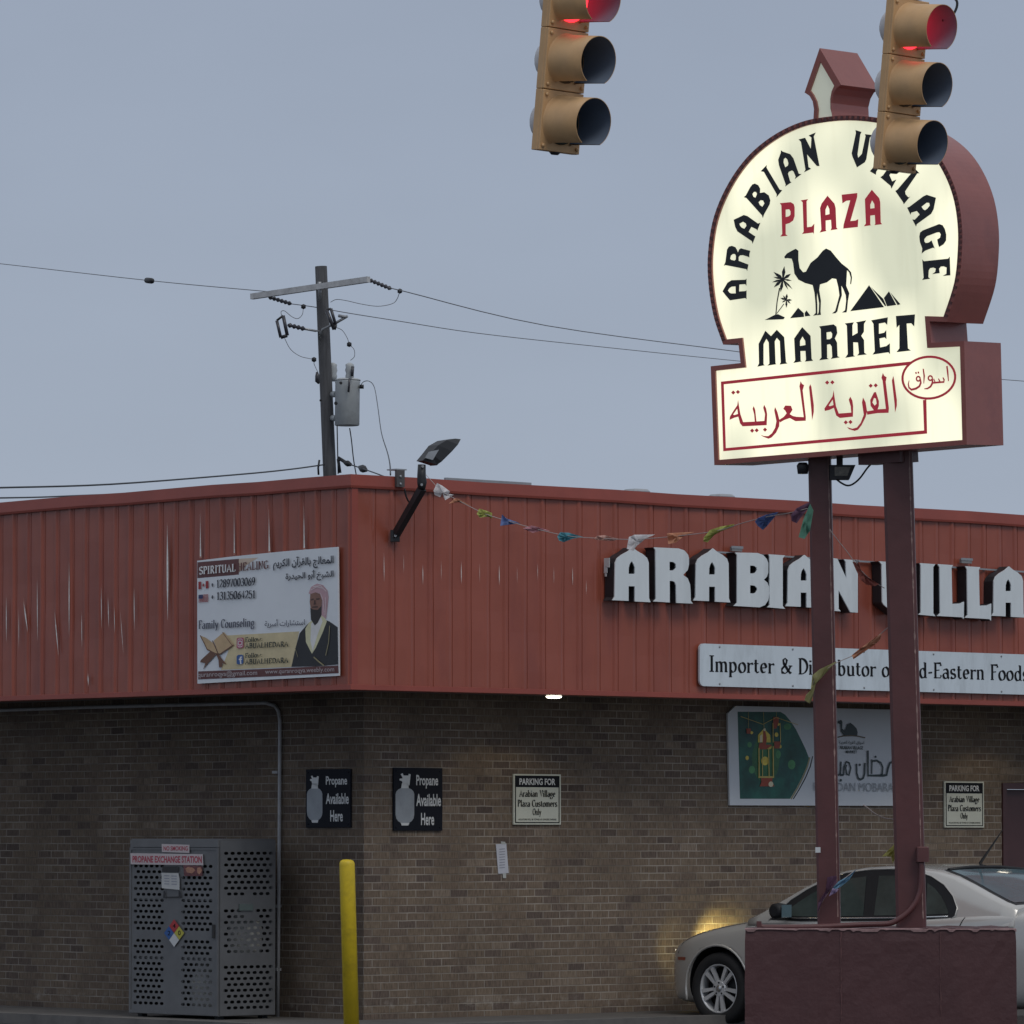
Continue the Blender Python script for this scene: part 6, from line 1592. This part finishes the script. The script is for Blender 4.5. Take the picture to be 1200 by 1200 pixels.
addF('station_label', M_pkw, [[(64, 199), (488, 205), (492, 270), (66, 264)]], .0125)
addF('station_lettering', M_pkr, [], .014, texts=[('PROPANE EXCHANGE STATION', (76, 254), (482, 216))], bold=.03)
addF('notice_holder', M_caged, [[(250, 276), (342, 276), (345, 310), (250, 310)], [(258, 420), (266, 420), (266, 455), (346, 452), (346, 418), (354, 418), (362, 460), (256, 462)]], .0125)
addF('notice_sheet', mat('cage notice paper', (.48, .49, .49), .6), [[(246, 314), (345, 316), (352, 350), (352, 414), (248, 404)]], .0135)
addF('notice_writing', mat('pencil grey', (.26, .27, .33), .6), [[(262, 328 + 16 * i), (292, 329 + 16 * i), (292, 334 + 16 * i), (262, 333 + 16 * i)] for i in range(4)] + [[(304, 330 + 16 * i), (336, 331 + 16 * i), (336, 336 + 16 * i), (304, 335 + 16 * i)] for i in range(4)], .0145)
addF('food_sticker', mat('sticker brown', (.14, .045, .05), .5, var=.5, scale=40), [[(374, 268), (486, 276), (486, 332), (378, 332)]], .0125)
addF('food_sticker_print', mat('sticker orange', (.40, .20, .13), .5, var=.3, scale=40), [[(385, 290), (400, 280), (430, 284), (445, 300), (425, 318), (395, 312)], [(455, 285), (475, 282), (484, 300), (470, 324), (455, 315)]], .014)
cxd, cyd, hwd, hhd = 320, 667, 60, 82
for nm, c_, q in (('red', (.38, .03, .035), (0, -1)), ('blue', (.025, .10, .32), (-1, 0)), ('yellow', (.45, .42, .06), (1, 0)), ('white', (.55, .57, .58), (0, 1))):
    ox, oy = cxd + q[0] * hwd / 2, cyd + q[1] * hhd / 2
    addF('hazard_diamond', mat('hazard ' + nm, c_, .5, var=.05), [[(ox - hwd / 2 + 1, oy), (ox, oy - hhd / 2 + 1), (ox + hwd / 2 - 1, oy), (ox, oy + hhd / 2 - 1)]], .0125)
addF('hazard_lettering', M_ink, [], .014, texts=[('4', (312, 638), (328, 612)), ('2', (282, 680), (298, 654)), ('0', (343, 680), (358, 652))], bold=.01)
b = MB(); b.box(FW_ - .065, FW_ - .045, .68, .80, .0, .02); b.v = [cage.matrix_world.inverted() @ PF.w(p.x, p.y, p.z) for p in b.v]; b.build('latch', M_caged, door)
# right side panel (towards the corner)
PS = Plane(B(CX0 + .008, CY0 - .004, CZ0 + .005), r_, UP)
SWD, SHT = (CX1 - CX0) - .012, CZ1 - CZ0 - .01
rows = []
for blk, (zt2, cnt) in enumerate(((SHT - .115, 8), (SHT - .62, 8), (SHT - 1.115, 8))):
    for k in range(cnt):
        z = zt2 - k * .051
        off = .036 if k % 2 else 0
        xs = [.068 + off + .0725 * i for i in range(8 - k % 2)]
        if blk == 0 and k == 7: xs = [x for x in xs if x < .30 or x > .36]
        if blk == 1 and k < 2: xs = [x for x in xs if x < .25 or x > .42]
        if z > .03: rows.append((z, [x for x in xs if x < SWD - .04]))
b = perforated(SWD, SHT, rows, .0725, .024, .0135)
b.v = [cage.matrix_world.inverted() @ PS.w(p.x, p.y, p.z) for p in b.v]; side = b.build('side_panel', M_cage, cage)
b = MB(); qa = poly(PS, Rg, [(703, 536), (783, 496)], .012); b.box(qa[0][0], qa[1][0], qa[0][1], qa[1][1], .002, .014); b.v = [cage.matrix_world.inverted() @ PS.w(p.x, p.y, p.z) for p in b.v]; b.build('maker_plate', mat('plate dull green grey', (.10, .13, .125), .4), cage)
# tanks inside, glimpsed through the holes
M_ptk = mat('propane tank white paint', (.58, .58, .56), .4, var=.06)
def ptank(x, y, z, label, first=None):
    m = MB_STORE @ T3((x, y, z))
    if first:
        o = copy_tree(first); o.matrix_world = m; o['label'] = label; return o
    t = thing('propane_tank', label, 'tank', m, 'propane tanks in the cage')
    b = MB(); b.lathe([(.11, 0), (.11, .03), (.13, .032), (.15, .07), (.152, .26), (.14, .31), (.09, .345), (.02, .355)], 24); b.build('body', M_ptk, t)
    b = MB(); b.lathe([(.10, .346), (.105, .43), (.098, .43), (.095, .347)], 20); b.build('collar', M_ptk, t)
    b = MB(); b.lathe([(.02, .356), (.02, .40), (.035, .402), (.035, .42)], 12); b.build('valve', M_grey, t)
    return t
tk = ptank(CX1 - .19, CY0 + .19, .6205, 'white propane tank on the middle shelf of the cage near its right corner')
ptank(CX0 + .21, CY0 + .42, CZ0 + .0305, 'white propane tank on the floor of the cage', tk)

# ================================================================== the parked sedan
cf = Vector((-.725, .689, 0)).normalized(); cl = Vector((-cf.y, cf.x, 0))
wheel = at(850, 1140, 47.05)
HUBX, HUBY, WR = 1.365, .785, .326
org = Vector((wheel.x, wheel.y, 0)) - cf * HUBX - cl * HUBY
MC = Matrix(((cf.x, cl.x, 0, org.x), (cf.y, cl.y, 0, org.y), (0, 0, 1, 0), (0, 0, 0, 1)))
car = thing('parked_sedan', 'pale silver sedan parked nose-in to the brick wall behind the pylon base', 'car', MC)
M_car = mat('sedan pale gold paint', (.49, .48, .455), .22, .25, var=.03, scale=2, coat=.7, dirt=(.5, .485, .46), dirt_amt=.35, dscale=3)
M_glass = mat('tinted glass', (.045, .058, .054), .03, var=.35, scale=2.5, spec=.3)
M_rglass = mat('rear window glass', (.10, .155, .18), .08, var=.15, scale=2, spec=.6)  # blue base colour stands in for the reflected sky
M_trim = mat('chrome trim', (.55, .56, .57), .18, .9)
M_tyre = mat('tyre rubber', (.012, .012, .013), .8, var=.2, scale=12)
M_rim = mat('alloy rim', (.60, .61, .62), .35, .35, var=.08)
M_seam2 = mat('panel gap', (.03, .03, .03), .8)
M_blkpl = mat('black plastic', (.012, .013, .015), .55, spec=.3)
st = [  # x, half width at the waist, top z at the centre, belt z, bottom z
    (2.28, .30, .63, .60, .24), (2.25, .45, .68, .635, .20), (2.16, .60, .735, .665, .18), (2.01, .745, .79, .70, .17), (1.81, .850, .845, .755, .17), (1.55, .898, .90, .82, .17), (1.25, .908, .945, .87, .17),
    (1.0, .912, .975, .905, .17), (.7, .914, .985, .925, .17), (.3, .915, .99, .935, .17), (-.2, .915, .99, .945, .17), (-.7, .915, 1.0, .96, .17), (-1.1, .912, 1.02, .98, .18), (-1.5, .905, 1.06, 1.0, .19),
    (-1.85, .89, 1.085, 1.015, .20), (-2.15, .865, 1.09, 1.015, .22), (-2.36, .82, 1.075, .99, .25), (-2.46, .74, 1.02, .93, .28), (-2.49, .60, .93, .85, .32)]
secs = []
for x, yw, zt_, zb_, z0 in st:
    half = [(0, z0), (yw * .80, z0), (yw * .955, z0 + .05), (yw * .985, z0 + (zb_ - z0) * .30), (yw, z0 + (zb_ - z0) * .62), (yw * .985, zb_ - .06), (yw * .955, zb_), (yw * .86, zb_ + (zt_ - zb_) * .48), (yw * .55, zb_ + (zt_ - zb_) * .88), (0, zt_)]
    ring = [(x, y, z) for y, z in half] + [(x, -y, z) for y, z in reversed(half[1:-1])]
    secs.append(ring)
b = MB(); b.loft(secs, cap=True, smooth=True)
body = b.build('body', M_car, car)
md = body.modifiers.new('s', 'SUBSURF'); md.levels = 2; md.render_levels = 2
cutm = MB()
for x in (HUBX, -1.365):
    for s_ in (1, -1):
        n_ = 32; rg = []
        for y in (s_ * .60, s_ * 1.2): rg.append([(x + .375 * math.cos(2 * math.pi * k / n_), y, WR + .01 + .375 * math.sin(2 * math.pi * k / n_)) for k in range(n_)])
        cutm.loft(rg, cap=True)
cut = cutm.build('cutter', M_blkpl, car)
bo_ = body.modifiers.new('b', 'BOOLEAN'); bo_.operation = 'DIFFERENCE'; bo_.object = cut; bo_.solver = 'EXACT'
bpy.context.view_layer.update()
dg = bpy.context.evaluated_depsgraph_get()
me = bpy.data.meshes.new_from_object(body.evaluated_get(dg))
body.modifiers.clear(); body.data = me
if len(me.materials) < 2: me.materials.append(M_blkpl)
me.materials[0] = M_car
for p in me.polygons:
    p.use_smooth = True; c_ = p.center
    # faces of the cut (inside the arch) are the dark liner
    inside = False
    for x in (HUBX, -1.365):
        d = math.hypot(c_.x - x, c_.z - WR - .01)
        if d < .3755 and abs(c_.y) < .95 and (abs(d - .375) < .012 and abs(p.normal.y) < .35 or abs(abs(c_.y) - .60) < .003): inside = True
    p.material_index = 1 if inside else 0
    if inside: p.use_smooth = False
bpy.data.objects.remove(cut)
# arch lips
for x in (HUBX, -1.365):
    for s_ in (1, -1):
        b = MB(); pts = [(x + .379 * math.cos(a), s_ * (.898 if abs(math.sin(a)) > .2 else .89), WR + .01 + .379 * math.sin(a)) for a in [math.pi * (-.10 + 1.2 * k / 24) for k in range(25)]]
        b.tube(pts, .013, 6); b.build('arch_lip', M_car, car)
# cabin: the sides are tilted planes, so glass can sit just proud of them
YB, ZBt, TUM = .872, .93, .42
def ys(z): return YB - TUM * (z - ZBt)
def off_side(z, o): return ys(z) + o
rl = [(1.02, .965), (.88, 1.03), (.70, 1.13), (.48, 1.245), (.28, 1.335), (.08, 1.39), (-.15, 1.42), (-.45, 1.432), (-.75, 1.425), (-1.0, 1.395), (-1.2, 1.345), (-1.4, 1.275), (-1.6, 1.20), (-1.8, 1.13), (-1.98, 1.085)]
secs = []
for x, zr in rl:
    ze = max(.94, zr - .035); rr_ = .05
    ye = ys(ze); 
    half = [(YB + .004, .90), (ys(.93), .93), (ys((ze + .93) / 2), (ze + .93) / 2), (ye, ze), (ye - .022, ze + .018), (ye - .09, zr - .004), (ye * .5, zr + .008), (0, zr + .012)]
    secs.append([(x, y, z) for y, z in half] + [(x, -y, z) for y, z in reversed(half[:-1])])
b = MB(); b.loft(secs, cap=True, smooth=True); cabin = b.build('cabin', M_car, car)
def side_poly(name, mt, pts, o, par=car, flip=1, z2=None):
    b = MB(); vs = [(x, flip * off_side(z, o), z) for x, z in pts]
    t_ = tessellate_polygon([[Vector((x, z, 0)) for x, z in pts]])
    b.add(vs, [tuple(q) for q in t_]); return b.build(name, mt, par)
# glass outline from standard side proportions
DLO = [(.72, .965), (.56, 1.10), (.41, 1.19), (.22, 1.275), (.02, 1.335), (-.25, 1.365), (-.52, 1.372), (-.75, 1.355), (-.94, 1.31), (-1.10, 1.24), (-1.22, 1.15), (-1.29, 1.06), (-1.29, 1.02), (-1.26, 1.0), (-.8, .985), (-.2, .975), (.4, .967)]
def grow(p, d):
    cx_ = sum(q[0] for q in p) / len(p); cz_ = sum(q[1] for q in p) / len(p)
    return offset(p, d)
for s_ in (1, -1):
    side_poly('window_surround', M_blkpl, grow(DLO, .028), .004, flip=s_)
    g1 = [(.65, .985), (.53, 1.075), (.39, 1.165), (.21, 1.25), (.02, 1.31), (-.13, 1.33), (-.22, 1.338), (-.30, .993), (.3, .982)]
    g2 = [(-.42, .998), (-.36, 1.345), (-.55, 1.348), (-.74, 1.332), (-.87, 1.302), (-.95, 1.008)]
    g3 = [(-1.00, 1.012), (-.925, 1.285), (-1.02, 1.24), (-1.12, 1.17), (-1.19, 1.10), (-1.245, 1.03), (-1.235, 1.02)]
    for g_ in (g1, g2, g3): side_poly('side_window', M_glass, g_, .0075, flip=s_)
    b = MB(); b.tube([(x, s_ * off_side(z, .008), z) for x, z in [(.70, .972), (.4, .966), (-.2, .972), (-.8, .983), (-1.25, .998)]], .008, 6); b.build('window_trim', M_trim, car)
    b = MB(); b.tube([(x, s_ * off_side(z, .006), z) for x, z in grow(DLO, .035)[0:14]], .006, 6); b.build('drip_moulding', M_car, car)
    # seams
    def side_y(x, z): return .919
    M_l = [[(-.32, .96), (-.30, .75), (-.30, .4), (-.33, .27)], [(.86, .93), (.90, .70), (.88, .4), (.84, .27)], [(-1.42, 1.03), (-1.37, .86), (-1.22, .70)], [(-1.22, .70), (-1.05, .55), (-.98, .30)]]
    for b_nm, handle_x in (('door_handle', -.18), ('door_handle', -1.14)):
        b = MB(); b.tube([(handle_x + .10, s_ * .918, .835), (handle_x + .085, s_ * .935, .838), (handle_x - .085, s_ * .935, .842), (handle_x - .10, s_ * .918, .842)], .014, 8); b.build(b_nm, M_blkpl, car)
    # mirror
    b = MB(); rg = []
    for y, sc in ((.93, .55), (.955, .88), (1.03, 1.0), (1.085, .92), (1.10, .6)):
        rg.append([(.52 + .075 * sc * math.cos(a) + .0, s_ * y, 1.03 + .072 * sc * math.sin(a)) for a in [2 * math.pi * k / 16 for k in range(16)]])
    b.loft(rg, cap=True, smooth=True); b.tube([(.54, s_ * .86, .975), (.53, s_ * .95, 1.0)], .022, 8); mi = b.build('side_mirror', M_blkpl, car)
    b = MB(); b.box(.436, .441, min(s_ * .955, s_ * 1.085), max(s_ * .955, s_ * 1.085), .975, 1.085); b.build('mirror_glass', M_rglass, mi)
    b = MB(); b.box(-2.47, -2.22, min(s_ * .60, s_ * .862), max(s_ * .60, s_ * .862), .78, .97); b.build('tail_lamp', mat('tail lamp red', (.25, .015, .015), .2), car)
# surface seams drawn as thin dark gaps that follow the body
bvh_dg = bpy.context.evaluated_depsgraph_get()
from mathutils.bvhtree import BVHTree
bt = BVHTree.FromPolygons([v.co.copy() for v in body.data.vertices], [tuple(p.vertices) for p in body.data.polygons])
def snap(x, z, s_=1, o=.002):
    h = bt.ray_cast(Vector((x, s_ * 2, z)), Vector((0, -s_, 0)))
    return (Vector((x, h[0].y + s_ * o, z)) if h[0] is not None else Vector((x, s_ * .915, z)))
for s_ in (1, -1):
    b = MB(); g_ = [[snap(x, z, s_, .003) for x in (1.80, 1.84, 1.88, 1.92, 1.955)] for z in (.572, .60)]
    b.add(g_[0] + g_[1], [(i, i + 1, 6 + i, 5 + i) for i in range(4)]); b.build('side_marker', mat('amber marker', (.28, .06, .03), .3), car)
b = MB()
for ln in ([(-.32, .955), (-.30, .75), (-.30, .4), (-.33, .24)], [(.92, .90), (.94, .70), (.92, .4), (.88, .24)], [(-1.44, .99), (-1.38, .86), (-1.22, .70)]):
    for s_ in (1, -1):
        P = []
        for i in range(len(ln) - 1):
            for k in range(6): P.append((ln[i][0] + (ln[i + 1][0] - ln[i][0]) * k / 6, ln[i][1] + (ln[i + 1][1] - ln[i][1]) * k / 6))
        P.append(ln[-1]); b.tube([snap(x, z, s_, -.001) for x, z in P], .0065, 5)
for s_ in (1, -1):                                   # bonnet shut line and trunk crease
    pts = []
    for x in [1.0 + .06 * k for k in range(20)]:
        h = bt.ray_cast(Vector((x, s_ * (.80 - .16 * max(0, x - 1.5) ** 1.6), 2)), Vector((0, 0, -1)))
        if h[0] is not None: pts.append(h[0] + UP * .0005)
    b.tube(pts, .0045, 5)
b.build('shut_line', M_seam2, car)
# windscreen and rear window
b = MB()
def cab_top(x):
    for i in range(len(rl) - 1):
        if rl[i][0] >= x >= rl[i + 1][0]:
            f_ = (rl[i][0] - x) / (rl[i][0] - rl[i + 1][0]); return rl[i][1] + (rl[i + 1][1] - rl[i][1]) * f_
    return rl[-1][1]
cbt = BVHTree.FromPolygons([v.co.copy() for v in cabin.data.vertices], [tuple(p.vertices) for p in cabin.data.polygons])
def glass_top(x0, x1, wf, name, mt, o=.006, n=12, m_=12):
    b = MB(); vs = []
    for i in range(n + 1):
        x = x0 + (x1 - x0) * i / n; hw_ = wf(i / n)
        for j in range(m_ + 1):
            y = -hw_ + 2 * hw_ * j / m_
            h = cbt.ray_cast(Vector((x, y, 3)), Vector((0, 0, -1)))
            z = h[0].z if h[0] is not None else 1
            nn = h[1] if h[0] is not None else UP
            if nn.z < 0: nn = -nn
            vs.append(Vector((x, y, z)) + nn * o)
    b.add(vs, [(i * (m_ + 1) + j, i * (m_ + 1) + j + 1, (i + 1) * (m_ + 1) + j + 1, (i + 1) * (m_ + 1) + j) for i in range(n) for j in range(m_)], True)
    return b.build(name, mt, car)
glass_top(.98, .18, lambda t: .76 - .16 * t, 'windscreen', M_glass)
glass_top(-.98, -1.90, lambda t: .575 + .155 * t, 'rear_window_surround', M_blkpl, .003)
glass_top(-1.03, -1.84, lambda t: .535 + .145 * t, 'rear_window', M_rglass, .006)
b = MB(); b.tube([(-.97, 0, cab_top(-.97) + .016), (-.93, 0, cab_top(-.93) + .05), (-1.18, 0, cab_top(-.93) + .34)], [.03, .014, .004], 8); b.build('antenna', M_blkpl, car)
b = MB(); b.tube([(-1.0, .53, cab_top(-1.0) + .0), (-.98, .2, cab_top(-.98) + .02), (-.98, -.2, cab_top(-.98) + .02), (-1.0, -.53, cab_top(-1.0))], .018, 8); b.build('roof_edge_trim', M_blkpl, car)
# lower body: sill strip, bumpers, lamps
b = MB()
for s_ in (1, -1): b.tube([snap(x, .30, s_, -.002) for x in [.98 - .1 * k for k in range(20)]], .010, 6)
b.build('sill_strip', M_trim, car)
M_hl = glow('headlamp lens', (1.0, .93, .75), 3.0)
for s_ in (1, -1):
    b = MB(); b.loft([[(2.10, s_ * .34, .60), (2.04, s_ * .56, .61), (2.04, s_ * .56, .67), (2.08, s_ * .34, .67)], [(2.278, s_ * .30, .60), (2.20, s_ * .53, .605), (2.19, s_ * .53, .66), (2.265, s_ * .30, .67)]], cap=True); b.build('headlight', M_hl, car)
    far_ = s_ < 0
    L = bpy.data.lights.new('headlamp', 'SPOT'); L.energy = 34 if far_ else 3; L.color = (1, .84, .28); L.spot_size = rad(98); L.spot_blend = .8; L.shadow_soft_size = .04
    o = bpy.data.objects.new('headlamp', L); COL.objects.link(o); o.parent = car
    p_ = Vector((2.31, s_ * .34, .64)); o.location = p_
    q_ = RW.loc(MC @ p_); tg = MC.inverted() @ RW.w(q_.x + (.13 if far_ else .50), q_.y + .03, 0)
    o.rotation_euler = (p_ - tg).to_track_quat('Z', 'Y').to_euler()
b = MB(); b.box(2.272, 2.292, -.36, .36, .36, .56); b.build('grille', M_blkpl, car)
b = MB(); b.box(-2.505, -2.485, -.27, .27, .60, .73); b.build('licence_plate', M_white, car)
# wheels
def wheel_(x, s_):
    m = T3((x, s_ * HUBY, WR)) @ Matrix.Rotation(-s_ * math.pi / 2, 4, 'X')
    b = MB(); b.lathe([(.222, .095), (.235, .105), (.27, .112), (.305, .106), (.322, .085), (.326, .05), (.326, -.05), (.32, -.085), (.30, -.105), (.235, -.105), (.222, -.095), (.222, .095)], 48, m, cap=False)
    w_ = b.build('wheel', M_tyre, car)
    b = MB(); b.lathe([(.221, .094), (.221, -.08), (.205, -.08), (.203, .080), (.212, .096), (.221, .094)], 48, m, cap=False)
    for k in range(5):
        a = 2 * math.pi * k / 5 + .32
        for d in (-.20, .20):
            c0 = Vector((math.cos(a + d * 1.4) * .055, math.sin(a + d * 1.4) * .055, 0)); c1 = Vector((math.cos(a + d) * .208, math.sin(a + d) * .208, 0))
            t_ = (c1 - c0).normalized(); n_ = Vector((-t_.y, t_.x, 0))
            A_ = [c0 + n_ * .013, c0 - n_ * .013, c1 - n_ * .019, c1 + n_ * .019]
            lo = [m @ (p + Vector((0, 0, z))) for p, z in zip(A_, (.055, .055, .062, .062))]; hi = [m @ (c0.lerp(p, .98) * 1 + Vector((0, 0, z))) for p, z in zip(A_, (.084, .084, .090, .090))]
            b.loft([lo, hi], cap=True)
    b.lathe([(.075, .05), (.075, .082), (.065, .088)], 24, m)
    b.build('rim', M_rim, w_)
    b = MB(); b.lathe([(.032, .0885), (.030, .097), (.01, .10)], 16, m)
    b.build('hub_cap', M_trim, w_)
    b = MB()
    for k in range(5):
        a = 2 * math.pi * k / 5 + .95; b.lathe([(.010, .0885), (.009, .0905)], 8, m @ T3((.053 * math.cos(a), .053 * math.sin(a), 0)))
    b.build('wheel_nut_ring', M_blkpl, w_)
    b = MB(); b.lathe([(.2, -.02), (.2, .0), (.05, .03)], 32, m); b.build('brake_disc', M_blkpl, w_)
for x in (HUBX, -1.365):
    for s_ in (1, -1): wheel_(x, s_)
